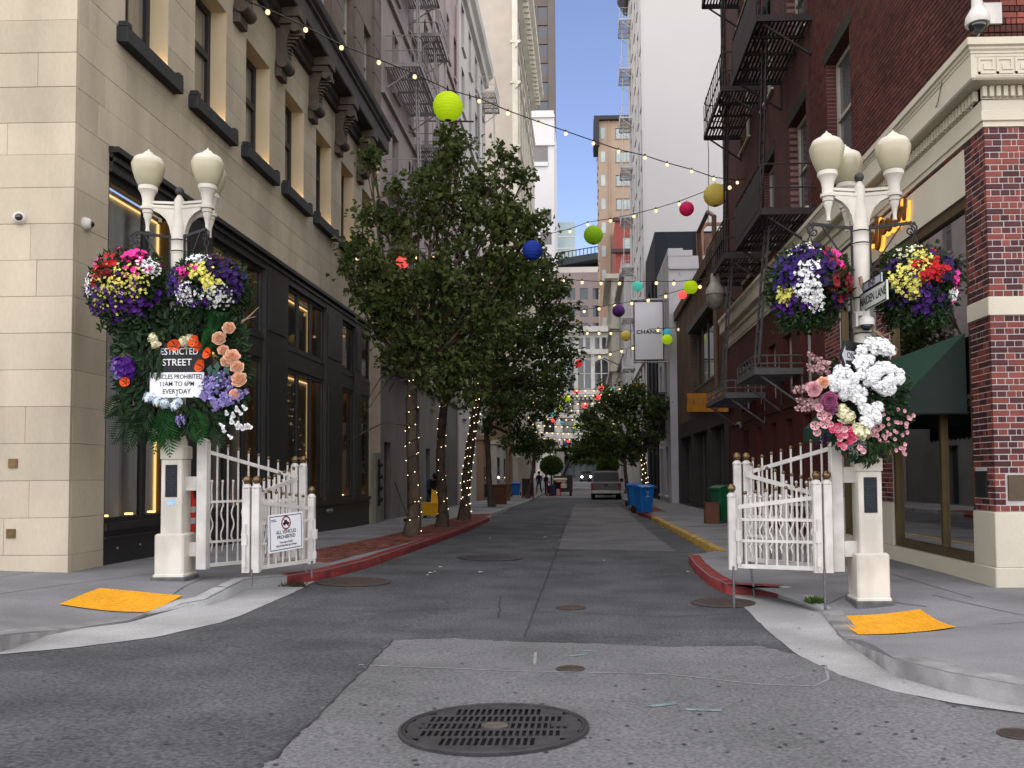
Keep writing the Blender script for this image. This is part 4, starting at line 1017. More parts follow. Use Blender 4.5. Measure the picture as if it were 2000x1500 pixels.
# painted red wall with its openings further along
lw = [(18.6, 19.3), (20.3, 21.0), (22.0, 22.7), (23.8, 24.5), (25.6, 26.5)]
lh = [(-b, -a, .9, 2.75) for a, b in lw] + [(-b - .1, -a + .1, 3.35, 4.75) for a, b in lw]
mb = MB(); wall_holes(mb, frR(RX + .03), -YEND, -17.42, -.3, 5.62, lh, .25); mb.box(RX - .02, RX + .1, 17.42, YEND, 3.0, 3.12); part('painted_wall', mb, redpaint, t, smooth=False)
fl_ = mat('pale pane edge', (.35, .34, .31), .6)
for i, h in enumerate(lh):
    window(t, frR(RX + .03), (h[0] + h[1]) / 2, h[2], h[1] - h[0], h[3] - h[2], .2, dark2 if i < 5 else fl_, pane_dark, redpaint, nv=1 if i < 5 else 2, sill=0, fw=.05)
c = thing('security_camera', 'small round camera on the dark red wall near the yellow banner', 'camera', atX(1448, 830, RX - .0)); a = MB(); a.sph((-.06, 0, 0), .1, 12, 8); part('housing', a, mat('grey dome', (.3, .3, .31), .3), c, True); a = MB(); a.sph((-.11, -.03, -.02), .065, 12, 8); part('lens', a, black, c, True)
# fire escapes
fe_dark = mat('dark brown ironwork', (.030, .025, .025), .6, .2, 6)
fire_escape('fire_escape', 'dark iron fire escape nearest the lamp post with white flowers', frR(RX + .05), -20.9, -17.9, [6.9, 11.0, 15.1], 1.15, fe_dark, -19.0, solid=True, z_low=None)
fire_escape('fire_escape', 'dark iron fire escape deeper in the lane against the white wall', frR(RX + .05), -26.2, -22.8, [7.2, 11.7, 15.8], 1.1, fe_dark, -24.2, solid=False, z_low=None)
fe_d2 = mat('grey ironwork', (.085, .082, .08), .55, .2, 6)
fire_escape('fire_escape', 'grey low balcony with a hanging ladder below the nearer dark fire escape', frR(RX + .03), -21.4, -19.2, [3.72], 1.05, fe_d2, -20.2, rail=.35)
fire_escape('fire_escape', 'grey low balcony above the yellow banner', frR(RX + .03), -26.8, -23.2, [3.55], 1.05, fe_d2, -24.4, rail=.4)
for name, y_, z0, z1, lb in (('drop_ladder', 18.9, 3.9, 7.0, 'long steep ladder between the nearer dark fire escape and the grey balcony'), ('drop_ladder', 23.6, 3.8, 7.2, 'long steep ladder in front of the brown house')):
    L = MB()
    for s_ in (-.22, .22): L.bar((RX - .95, y_ + s_ + .5, z0), (RX - .75, y_ + s_, z1), .045, .03)
    for i in range(11): f = (i + .5) / 11; L.bar((RX - .95 + .2 * f, y_ - .22 + .5 * (1 - f), z0 + (z1 - z0) * f), (RX - .95 + .2 * f, y_ + .22 + .5 * (1 - f), z0 + (z1 - z0) * f), .026)
    solo(name, L, fe_d2, lb, 'ladder', smooth=False)
# pole camera on the front wall
pc = thing('dome_camera', 'white dome camera on a wall bracket above the cream cornice', 'camera', (RX - .13, YF - .2, 6.9))
a = MB(); a.cbox(.05, .40, .22, .25, -.02, .24, .005); a.bar((.16, .24, .1), (.0, .03, .16), .1, .12); part('bracket', a, white2, pc, True)
a = MB(); a.lathe((0, 0, -.12), [(.135, -.03), (.14, .0), (.135, .06), (.09, .14), (.065, .18), (.055, .3), (.045, .34), (.01, .36)], 24); part('housing', a, white2, pc, True)
a = MB(); a.sph((0, 0, -.15), .105, 18, 10); part('lens', a, mat('smoked camera dome', (.015, .016, .02), .06, spec=.8), pc, True)
a = MB(); a.tube([(.02, .0, -.25), (.0, .05, -.3), (-.06, .2, -.38)], .012, 6); part('cable', a, mat('grey cable', (.25, .25, .26), .5), pc, True)
mb = MB(); mb.tube([atX(1840, 160, RX - .25), atX(1832, 200, RX - .28), atX(1810, 250, RX - .05)], .006, 5); solo('hanging_cable', mb, black, 'thin black cable hanging across the cream cornice', 'cable')
# ------------------------------------------------------------ brown brick shop house with the yellow banner
tanb = brickmat('tan brown brick', (.135, .078, .042), (.10, .06, .036), (.12, .09, .07), 'y', .2, .07)
Y2, Y3 = YEND + .02, 44.6
t2 = thing('brown_shop_house', 'low brown brick shop house behind the yellow banner', 'building', (8, 36, 0)); BT = t2
h2 = [(-38.8, -32.0, 5.1, 7.7)]
h3 = [(-43.6, -39.4, 0, 3.2), (-38.6, -34.2, 0, 3.2), (-33.4, -30.0, 0, 3.2)]
mb = MB(); wall_holes(mb, frR(RX + .02), -Y3, -Y2, 3.9, 9.6, h2, .3); mb.box(RX + .5, 12, Y2, Y3 - .05, -.3, 9.5); mb.box(RX - .12, RX + .4, Y2, Y3, 9.3, 9.75); part('wall', mb, tanb, t2, smooth=False)
mb = MB(); wall_holes(mb, frR(RX + .02), -Y3, -Y2, -.3, 3.9, h3, .5); part('shopfront', mb, mat('soot brown front', (.035, .030, .028), .6, .2, 2), t2, smooth=False)
for h in h2 + h3: window(t2, frR(RX + .02), (h[0] + h[1]) / 2, h[2], h[1] - h[0], h[3] - h[2], .28 if h[2] > 1 else .45, dark, pane_dark, dark, nv=4, sill=.1 if h[2] > 1 else 0)
mb = MB(); mb.box(RX - .1, RX + .1, 31.6, 39.2, 7.75, 8.05); part('lintel', mb, mat('grey lintel', (.10, .10, .10), .7), t2, smooth=False)
mb = MB(); mb.tube([(RX - .12, 30.6, 3.7), (RX - .12, 30.6, 10.6), (RX - .2, 31.5, 11.0), (RX - .2, 34, 11.0), (RX - .1, 34.2, 9.6)], .09, 8); part('downpipe', mb, mat('brown pipe', (.12, .075, .05), .6), t2)
b0, b1 = atX(1341, 770, RX - .1), atX(1424, 768, RX - .1)
ban = thing('banner', 'yellow cloth banner with worn grey lettering on the brown shop house', 'banner', b0)
mb = MB(); n = 10; zt0, zt1 = atX(1341, 768, RX - .1).z, atX(1424, 768, RX - .1).z; ya, yb2 = b0.y, b1.y
rows = []
for j in range(6):
    for i in range(n + 1):
        f, g_ = i / n, j / 5
        rows.append((RX - .1 + .03 * math.sin(i * 1.9 + j), ya + (yb2 - ya) * f - .35 * g_ * (1 - f), zt0 + (zt1 - zt0) * f - (.87 - .27 * f) * g_))
mb.add(rows, [(j * (n + 1) + i, j * (n + 1) + i + 1, (j + 1) * (n + 1) + i + 1, (j + 1) * (n + 1) + i) for j in range(5) for i in range(n)])
part('cloth', mb, mat('yellow cloth', (.62, .25, .012), .8, .1, 2, .2, 30), ban)
mb = MB(); q = random.Random(4)
for k in range(8):
    f = .12 + .095 * k; y = ya + (yb2 - ya) * f; z = zt0 + (zt1 - zt0) * f - .3
    mb.box(RX - .15, RX - .148, y - .12, y + .12, z - .14, z + .10)
part('faded_print', mb, mat('faded grey print', (.33, .27, .17), .8), ban, smooth=False)
# hanging street lantern on an arm
lp = thing('hanging_lantern', 'old grey hanging street lantern on an arm in front of the brown shop house', 'street lamp', atX(1397, 575, RX - 1.0))
a = MB(); a.lathe((0, 0, 0), [(.02, .62), (.12, .6), (.16, .3), (.18, .28), (.27, .12), (.28, .0), (.26, -.02)], 20); part('hood', a, mat('weathered grey enamel', (.30, .29, .24), .5, .25, 6), lp, True)
a = MB(); a.lathe((0, 0, 0), [(.25, -.02), (.27, -.15), (.2, -.34), (.08, -.44), (.001, -.46)], 20); part('globe', a, mat('dirty lamp glass', (.16, .15, .13), .3, .2, 8), lp, True)
a = MB(); a.tube([(0, 0, .6), (0, 0, .7), (.5, 0, .72), (1.0, 0, .7)], .035, 8); part('arm', a, fe_d2, lp, True)
# ------------------------------------------------------------ white painted houses behind
wb = mat('white painted brick', (.42, .42, .43), .75, .06, 1.5, .25, 14, stain=.12, sscale=.6)
navy = mat('dark navy wall', (.010, .013, .020), .7, .15, 1.5)
W0, W1 = Y3 + .03, 51.5
t3 = building('white_house', 'white painted brick house with a stepped parapet behind the brown shop house', RX - .35, 14, W0, W1, -.3, 12.7, wb, dark2, pane_dark, None, ([47, 50], [.3, 5, 8.6], 1.3, 2.6), 'R', .2)
mb = MB(); mb.box(RX - .36, RX + .4, W0 - .02, W1, 12.7, 13.1); mb.box(RX + .4, RX + .9, W0 - .02, W0 + .4, 12.7, 13.0); mb.box(RX - .34, 14, W0 - .1, W0 - .01, 12.0, 12.15); part('parapet', mb, wb, t3, smooth=False)
mb = MB(); q = random.Random(3)
for k in range(26):
    x, z = RX + q.uniform(.2, 2.2), q.uniform(9.4, 12); mb.bar((x, W0 - .01, z), (x + q.uniform(-.25, .25), W0 - .012, z + q.uniform(-.2, .25)), .035, .03)
part('peeled_patch', mb, mat('bare grey', (.42, .42, .43), .9), t3, smooth=False)
t4 = building('navy_house', 'taller house with a dark navy side wall behind the white painted house', RX - .45, 14, W1 + .03, 59.3, -.3, 15.9, navy, mat('white sash', (.6, .6, .58), .5), pane_dark, None, ([53.5, 56.5], [.3, 6, 10.5], 1.4, 2.8), 'R', .25)
mb = MB(); bo = brickmat('bare old brick', (.16, .075, .05), (.11, .055, .045), (.16, .13, .12), 'x'); mb.box(RX + 2.0, 12, W1 - .05, W1 + .04, 13.6, 15.75); part('brick_patch', mb, bo, t4, smooth=False)
mb = MB()
for x in (RX + 2.2, RX + 3.1): mb.box(x, x + .3, W1 - .08, W1 - .04, 14.6, 15.2)
part('vent', mb, black, t4, smooth=False)
mb = MB(); mb.tube([(RX + 2.3, W1 - .4, 13.4), (RX + 2.3, W1 - .4, 15.9), (RX + 2.6, W1 - .4, 16.2), (RX + 4, W1 - .4, 16.2)], .12, 8); part('rust_pipe', mb, mat('rust pipe', (.20, .10, .07), .7), t4)
# the tall white block with the blank wall
V0, V1, VX = 60, 79, 4.45
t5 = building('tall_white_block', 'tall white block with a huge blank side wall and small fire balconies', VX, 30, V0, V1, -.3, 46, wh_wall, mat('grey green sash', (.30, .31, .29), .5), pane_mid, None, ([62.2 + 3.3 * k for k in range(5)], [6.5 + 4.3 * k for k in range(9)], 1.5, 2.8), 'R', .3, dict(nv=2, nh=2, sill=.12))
mb = MB(); mb.prism([(VX, 44), (VX - .3, 44.1), (VX - .9, 45.2), (VX - .9, 46), (VX, 46)], V0 + 8, V1 + .3, 'y'); part('cornice', mb, mat('dark cornice edge', (.06, .06, .065), .6), t5, smooth=False)
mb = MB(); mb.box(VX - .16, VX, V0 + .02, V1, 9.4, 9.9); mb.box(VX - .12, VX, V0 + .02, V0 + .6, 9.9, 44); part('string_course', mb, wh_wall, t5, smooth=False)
mb = MB(); mb.tube([(VX + 7.2, V0 - .08, 16), (VX + 7.2, V0 - .08, 46)], .05, 6); part('cable', mb, mat('wall cable', (.3, .3, .3), .7), t5)
fire_escape('fire_escape', 'column of pale balconies with thin ladders on the tall white block', frR(VX), -76.5, -73.2, [10.4 + 4.3 * k for k in range(8)], 1.0, mat('white ironwork', (.46, .46, .46), .5), -75, z_low=None)
# next white houses
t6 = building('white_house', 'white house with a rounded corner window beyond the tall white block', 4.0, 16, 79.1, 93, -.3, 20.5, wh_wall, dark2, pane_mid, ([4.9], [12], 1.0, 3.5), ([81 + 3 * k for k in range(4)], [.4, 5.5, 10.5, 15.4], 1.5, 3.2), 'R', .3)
mb = MB()
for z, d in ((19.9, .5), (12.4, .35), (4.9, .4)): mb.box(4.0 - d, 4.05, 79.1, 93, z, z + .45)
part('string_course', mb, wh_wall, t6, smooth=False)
t7 = building('white_house', 'white trimmed house near the far end of the lane on the right', 3.3, 16, 93.2, 108, -.3, 23, cream_trim, mat('cream sash', (.5, .48, .42), .5), pane_dark, ([4.6, 7.2, 10], [4, 9, 14, 19], 1.2, 2.8), ([95.4 + 3 * k for k in range(4)], [.4, 5, 10, 15], 1.6, 3.0), 'R', .3)
mb = MB()
for z, d in ((22.4, .8), (17, .4), (12.4, .4)): mb.box(3.3 - d, 16, 92.9 - d * .5, 108, z, z + .5)
for k in range(6): mb.box(3.15, 3.32, 93.4 + 2.5 * k, 93.9 + 2.5 * k, 0, 22.4)
part('string_course', mb, cream_trim, t7, smooth=False)
# hanging banner sign
c0 = atY(1267, 646, 45.2)
cs = thing('hanging_sign', 'tall pale grey hanging sign with a black frame and black lettering', 'sign', c0)
sw, sh = 1.46, 3.02
a = MB(); a.box(-sw / 2, sw / 2, -.05, .05, -sh / 2, sh / 2); part('panel', a, mat('pale grey sign face', (.58, .585, .60), .5, .03, 2), cs, True, smooth=False)
a = MB()
a.box(-sw / 2 - .05, -sw / 2, -.07, .07, -sh / 2 - .05, sh / 2 + .05); a.box(sw / 2, sw / 2 + .05, -.07, .07, -sh / 2 - .05, sh / 2 + .05); a.box(-sw / 2, sw / 2, -.068, .068, sh / 2, sh / 2 + .05); a.box(-sw / 2, sw / 2, -.068, .068, -sh / 2 - .05, -sh / 2); part('frame', a, black, cs, True, smooth=False)
a = MB()
for z in (sh / 2 + .13, -sh / 2 - .13): a.tube([(-sw / 2 - .1, 0, z), (sw / 2 + .55, 0, z)], .05, 8)
part('pole', a, mat('grey pole', (.33, .34, .36), .5), cs, True)
lettering('CHANEL', .27, signb, cs, (0, -.056, -.08), (R(90), 0, 0), 1.18, bold=.008, spacing=1.08)
# ============================================================ beyond the end of the lane
def far(*a, **k): return building(*a, **k)
ornate = mat('weathered white stone', (.52, .50, .45), .8, .08, .6, .1, 20, stain=.25, sscale=.3)
E0 = 137
t = far('ornate_office', 'ornate white stone office block with arched windows closing the far end of the lane', -14, 5.5, E0, E0 + 14, .3, 24.6, ornate, dark2, pane_dark,
        ([-11.4, -8.4, -5.4, -2.4, .3, 2.9], [1.6, 5.0, 8.0, 11.0], 1.7, 2.0), None, None, .5, dict(nv=2, nh=2, sill=.2, fw=.1))
mb = MB(); z = 13.2
for z, d, h in ((4.0, .5, .5), (10.3, .4, .35), (13.6, .9, .8), (20.3, .5, .4), (23.8, .9, .9)): mb.box(-14.2, 5.7, E0 - d, E0 + .2, z, z + h)
for x in (-12.9, -9.9, -6.9, -3.9, -1.05, 1.6, 4.3): mb.box(x - .35, x + .35, E0 - .3, E0 + .1, 1, 13.6); mb.box(x - .3, x + .3, E0 - .35, E0 + .1, 14.4, 20.3)
part('cornice', mb, ornate, t, smooth=False)
for x in (-11.4, -8.4, -5.4, -2.5, .25, 2.95):
    f = MB(); ar = [(-1.15, 0), (1.15, 0), (1.15, 3.6)] + [(1.15 * math.cos(a), 3.6 + 1.15 * math.sin(a) * .8) for a in [k * math.pi / 8 for k in range(1, 8)]] + [(-1.15, 3.6)]
    f.prism([(x + a, 15 + b) for a, b in ar], E0 - .12, E0 + .1, 'y'); wo = part('window', f, pane_dark, t, fix=True)
    f = MB(); f.box(x - .09, x + .09, E0 - .2, E0 - .1, 15, 19.4); f.box(x - 1.15, x + 1.15, E0 - .19, E0 - .1, 17.2, 17.3); part('mullion', f, ornate, wo, smooth=False)
for k in range(30): m_ = MB(); x = -13.8 + k * .65; m_.box(x, x + .35, E0 - .7, E0 - .2, 13.1, 13.6); part('dentil', m_, ornate, t, smooth=False)
for x in (-11.4, -8.4, -5.4, -2.4, .3, 2.9):
    for dx in (-.55, .55): m_ = MB(); m_.box(x + dx - .33, x + dx + .33, E0 - .06, E0 + .1, 21.2, 23); part('window', m_, pane_dark, t, smooth=False)
mauve_b = mat('mauve concrete', (.27, .225, .215), .8, .05, .6)
far('mauve_office', 'mauve concrete office block with rows of square dark windows', -16, 6.6, 175, 195, 0, 42.3, mauve_b, mauve_b, pane_dark, ([-10 + 2.6 * k for k in range(7)], [19 + 3.55 * k for k in range(6)], 1.7, 2.3), None, None, .25, dict(fw=.02, sill=0))
pale_b = mat('pale beige office', (.54, .51, .46), .8, .06, .5)
t = far('terraced_office', 'pale office block with a dark railed terrace roof', -14, 5.2, 215, 235, 0, 53, pale_b, pane_mid, mat('teal glass', (.16, .24, .25), .1, .2, .5, spec=.6), ([-8 + 2.2 * k for k in range(6)], [39, 43.5, 48], 1.5, 2.6), None, None, .2, dict(fw=.05, sill=0))
mb = MB(); mb.add([(-7, 214.6, 53.0), (5.2, 214.6, 55.2), (5.2, 214.6, 56.7), (-7, 214.6, 54.8), (-7, 226, 53), (5.2, 226, 55.2), (5.2, 226, 56.7), (-7, 226, 54.8)], [(0, 1, 2, 3), (3, 2, 6, 7), (1, 5, 6, 2), (0, 3, 7, 4), (4, 7, 6, 5)]); part('roof', mb, mat('dark slate roof', (.035, .045, .05), .5), t, smooth=False)
mb = MB()
for k in range(14): x = -7 + 12.2 * k / 13; z = 54.8 + 1.9 * k / 13; mb.bar((x, 214.6, z), (x, 214.6, z + 1.5), .2)
mb.bar((-7, 214.6, 56.3), (5.2, 214.6, 58.2), .2); part('railing', mb, MATS['dark slate roof'], t, smooth=False)
t = far('glass_tower', 'small pale green glass tower peeking out low against the sky', -14, -2.4, 330, 345, 0, 98, mat('green tinted glass', (.28, .36, .38), .15, .12, .2, spec=.6), pane_mid, pane_mid)
mb = MB()
for k in range(8): mb.box(-10, -2.35, 329.9, 330.0, 60 + k * 4.6, 60.4 + k * 4.6)
part('floor_band', mb, pale_b, t, smooth=False)
wt = mat('bright white concrete', (.54, .54, .54), .8, .03, .4)
grw = mat('grey window bay', (.16, .155, .15), .35, .15, .4)
t = far('white_tower', 'bright white office tower with square grey windows beside the cream house', -22, -5.6, 180, 200, 0, 78, wt, wt, grw, ([-16.4, -13.2, -10.2, -7.4], [30 + 4.85 * k for k in range(6)], 2.4, 2.7), None, None, .3, dict(fw=.05, sill=0))
mb = MB()
for x in (-10.2, -7.4):
    for k in range(6): mb.box(x - .2, x + .2, 179.9, 180, 29 + 4.85 * k, 29.5 + 4.85 * k)
mb.box(-20, -6.9, 179.85, 180.02, 66.3, 70.3); part('recess', mb, grw, t, smooth=False)
mb = MB(); mb.box(-22.2, -5.4, 179.6, 180.2, 70.4, 71); mb.box(-22.2, -5.4, 179.6, 180.2, 76.4, 77); mb.box(-20, -6.9, 179.6, 179.85, 66, 66.9); part('ledge', mb, wt, t, smooth=False)
bt = mat('brown tower stone', (.115, .098, .088), .7, .1, .2)
t = far('dark_tower', 'very tall brown tower with bands of dark windows above the white tower', -34, -8.1, 260, 285, 0, 175, bt, bt, mat('tower glass', (.055, .06, .066), .12, .3, .15, spec=.6), ([-30, -26.3, -22.6, -18.9, -14.9, -11.3], [105 + 5.9 * k for k in range(12)], 3.0, 4.1), ([263, 267, 271], [105 + 5.9 * k for k in range(12)], 2.4, 4.1), 'L', .4, dict(fw=.03, sill=0))
mb = MB(); mb.box(-9.6, -7.6, 259.5, 262, 0, 175); mb.box(-16.9, -16.5, 259.6, 260.2, 0, 175); part('pier', mb, bt, t, smooth=False)
tan = mat('tan brick tower', (.34, .26, .19), .8, .05, .4, stain=.1, sscale=.1)
glp = mat('pale green window', (.30, .36, .34), .15, .25, .4, spec=.6)
t = far('tan_tower', 'tan apartment tower with dark roof edges and green tinted windows', 3.15, 13, 151, 166, 0, 64, tan, mat('slate frame', (.07, .08, .085), .5), glp, ([7.6, 12.0], [22.6 + 4.2 * k for k in range(10)], 2.9, 1.9), ([153.5, 157, 161], [22.6 + 4.2 * k for k in range(10)], 1.5, 1.9), 'R', .2, dict(nv=3, sill=.1, fw=.09))
mb = MB(); mb.box(2.4, 13.4, 150.2, 166, 63.6, 64.3); mb.box(2.3, 3.3, 150.2, 156, 59, 63.6) ; part('roof', mb, mat('dark roof edge', (.03, .032, .038), .6), t, smooth=False)
mb = MB()
for k in range(10): z = 22.6 + 4.2 * k; mb.box(3.55, 4.3, 150.93, 150.99, z, z + 1.9)
part('narrow_window', mb, glp, t, smooth=False)
mb = MB(); mb.box(4.9, 5.1, 150.8, 151, 0, 63.6); part('pier', mb, tan, t, smooth=False)
redb = mat('red brick tower base', (.25, .062, .05), .8, .08, .5)
t = far('red_brick_house', 'red brick house with a dark ledge in front of the tan tower', 5.6, 16, 142, 150.8, 0, 43.5, redb, mat('pale sash', (.38, .38, .36), .5), glp, ([7.5, 9.6, 11.7], [20.6 + 4.3 * k for k in range(5)], 1.35, 2.6), None, None, .25, dict(nv=1, nh=2, sill=.12, fw=.1))
mb = MB(); mb.box(4.9, 16, 141.3, 142.2, 37.7, 38.3); mb.box(5.2, 16, 141.6, 142.2, 43.0, 43.5); part('ledge', mb, mat('dark ledge', (.06, .045, .045), .7), t, smooth=False)
# low dark storefront and trees closing the cross street are under the ornate office
mb = MB(); mb.box(-3.5, 5.6, E0 - 1.2, E0 - .02, 1.0, 3.7); 
fs = thing('dark_storefront', 'dark glazed storefront at the foot of the ornate white office', 'shopfront', (1, E0 - .6, 1)); part('glazing', mb, mat('blue grey glass', (.035, .05, .062), .12, .3, .6, spec=.7), fs, smooth=False)
mb = MB()
for k in range(10): x = -3.5 + k; mb.box(x - .05, x + .05, E0 - 1.26, E0 - 1.2, 1, 3.7)
mb.box(-3.6, 5.7, E0 - 1.3, E0, 3.7, 4.0); part('frame', mb, dark, fs, smooth=False)
# ============================================================ lamp posts
globe_m = mat('cream lamp glass', (.41, .375, .255), .28, .1, 4, spec=.5)
globe_m.node_tree.nodes['Principled BSDF'].inputs['Subsurface Weight'].default_value = .0
cap_m = mat('cream lamp cap', (.56, .52, .43), .35, .08, 6)
plq = mat('dark bronze plaque', (.016, .020, .024), .38, .35, 22, .3, 45, metal=.2)
def lamp_post(base, label, angs, hooks, sticker=False):
    t = thing('lamp_post', label, 'lamp post', base, 'three globed lamp posts at the lane entrance')
    p = lambda n, mb, m, par=None, **k: part(n, mb, m, par or t, True, **k)
    a = MB(); a.cbox(-.205, .205, -.205, .205, -.06, .045, .012); p('footing', a, mat('grey footing', (.10, .10, .10), .85, .3, 8))
    a = MB(); a.cbox(-.188, .188, -.188, .188, .045, .08, .012); a.cbox(-.178, .178, -.178, .178, .08, .56, .02); p('base', a, white)
    a = MB(); a.cbox(-.128, .128, -.128, .128, .55, 1.46, .012); a.cbox(-.14, .14, -.14, .14, 1.46, 1.62, .016); p('pedestal', a, white)
    a = MB(); a.lathe((0, 0, 0), [(.13, 1.60), (.125, 1.68), (.105, 1.72), (.10, 1.8), (.092, 4.0), (.099, 4.0), (.099, 4.03), (.092, 4.04), (.092, 4.14), (.098, 4.15), (.098, 4.17), (.09, 4.18), (.085, 4.34)], 24); p('shaft', a, white, ang=40)
    a = MB()
    for z in (4.02, 4.16, 3.0, 3.4): a.lathe((0, 0, z), [(.0985, -.008), (.0995, -.008), (.0995, .008), (.0985, .008)], 24)
    p('strap', a, black)
    a = MB(); a.cbox(-.073, .073, -.135, -.122, 1.0, 1.39, .004); p('plaque', a, plq)
    a = MB(); q = random.Random(3)
    for k in range(9): a.box(-.05, q.uniform(.01, .055), -.1365, -.134, 1.06 + k * .033, 1.066 + k * .033)
    p('plaque_lines', a, mat('plaque relief', (.03, .036, .042), .4, metal=.4), smooth=False)
    if sticker: a = MB(); a.box(-.045, .05, -.1305, -.128, .905, .965); p('sticker', a, mat('pale blue sticker', (.33, .50, .68), .6, .4, 60), smooth=False)
    # hub with three arms
    a = MB(); a.lathe((0, 0, 0), [(.085, 4.33), (.075, 4.4), (.062, 4.5), (.06, 4.66), (.055, 4.68), (.012, 4.75)], 16); p('hub', a, white)
    a = MB(); a.sph((0, 0, 4.785), .053, 16, 10); p('ball_finial', a, mat('dark grey ball', (.05, .05, .053), .5, .1, 8))
    for ang in angs:
        c, s_ = math.cos(R(ang)), math.sin(R(ang)); r_ = .375
        Mx = Matrix.Rotation(R(ang), 4, 'Z')
        a = MB(); pr = [(.05, 4.56), (.36, 4.575), (.36, 4.545), (.30, 4.53), (.22, 4.49), (.15, 4.42), (.11, 4.33), (.088, 4.22), (.05, 4.22)]
        a.prism(pr, -.03, .03, 'y'); a.bar((.05, 0, 4.575), (.37, 0, 4.585), .075, .035); a.bar((.05, 0, 4.635), (.35, 0, 4.64), .03, .03)
        a.tube([(.17, -.034, 4.47), (.17, .034, 4.47)], .014, 8)
        a.xf(Mx); p('arm', a, white, fix=True)
        x, y = r_ * c, r_ * s_
        a = MB(); a.lathe((x, y, 0), [(.02, 4.27), (.026, 4.28), (.02, 4.31), (.024, 4.36), (.035, 4.42), (.05, 4.46), (.05, 4.49), (.062, 4.5), (.062, 4.54), (.085, 4.545), (.085, 4.58), (.065, 4.59), (.065, 4.66), (.075, 4.72), (.098, 4.77), (.112, 4.785), (.112, 4.83), (.10, 4.84)], 20); p('socket', a, white, ang=40)
        a = MB(); a.lathe((x, y, 0), [(.09, 4.82), (.12, 4.85), (.155, 4.93), (.182, 5.02), (.194, 5.09), (.192, 5.115), (.18, 5.135), (.172, 5.14)], 24); g = p('globe', a, globe_m, ang=50)
        a = MB(); a.lathe((x, y, 0), [(.176, 5.135), (.176, 5.15), (.158, 5.185), (.12, 5.21), (.08, 5.22), (.07, 5.228), (.06, 5.25), (.035, 5.272), (.02, 5.278), (.017, 5.285), (.008, 5.30), (.001, 5.31)], 24); p('globe_cap', a, cap_m, g, ang=40)
    # iron basket hooks
    for (ang, ln) in hooks:
        Mx = Matrix.Rotation(R(ang), 4, 'Z'); z = 4.20
        a = MB(); a.bar((.09, 0, z), (ln, 0, z + .04), .02, .035); a.bar((.095, 0, z - .5), (ln * .8, 0, z + .02), .016, .016)
        a.bar((.1, 0, z + .03), (.1, 0, z - .55), .03, .016)
        for (cx_, cz_, rr, st) in ((ln - .02, z - .05, .06, 0), (.16, z - .52, .05, math.pi)):
            a.tube([(cx_ + rr * (1 - k * .045) * math.cos(st + 1.6 - k * .5), 0, cz_ + rr * (1 - k * .045) * math.sin(st + 1.6 - k * .5)) for k in range(16)], .009, 5)
        a.tube([(ln, 0, z + .04), (ln + .05, 0, z + .0), (ln + .05, 0, z - .06), (ln + .01, 0, z - .09), (ln - .02, 0, z - .06)], .01, 5)
        a.xf(Mx); p('basket_hook', a, blackm)
    return t
LB = Vector(atG(342, 1131, P)); 
RB = Vector(atG(1698, 1177, P))
lampL = lamp_post(LB, 'cream three globed lamp post beside the restricted street sign on the left corner', (187, -8, 45), [(196, .49), (-28, .50)], True)
lampR = lamp_post(RB, 'cream three globed lamp post with the lane name sign on the right corner', (188, -8, 95), [(186, .56), (-6, .56)])
lampR.scale = (.972,) * 3
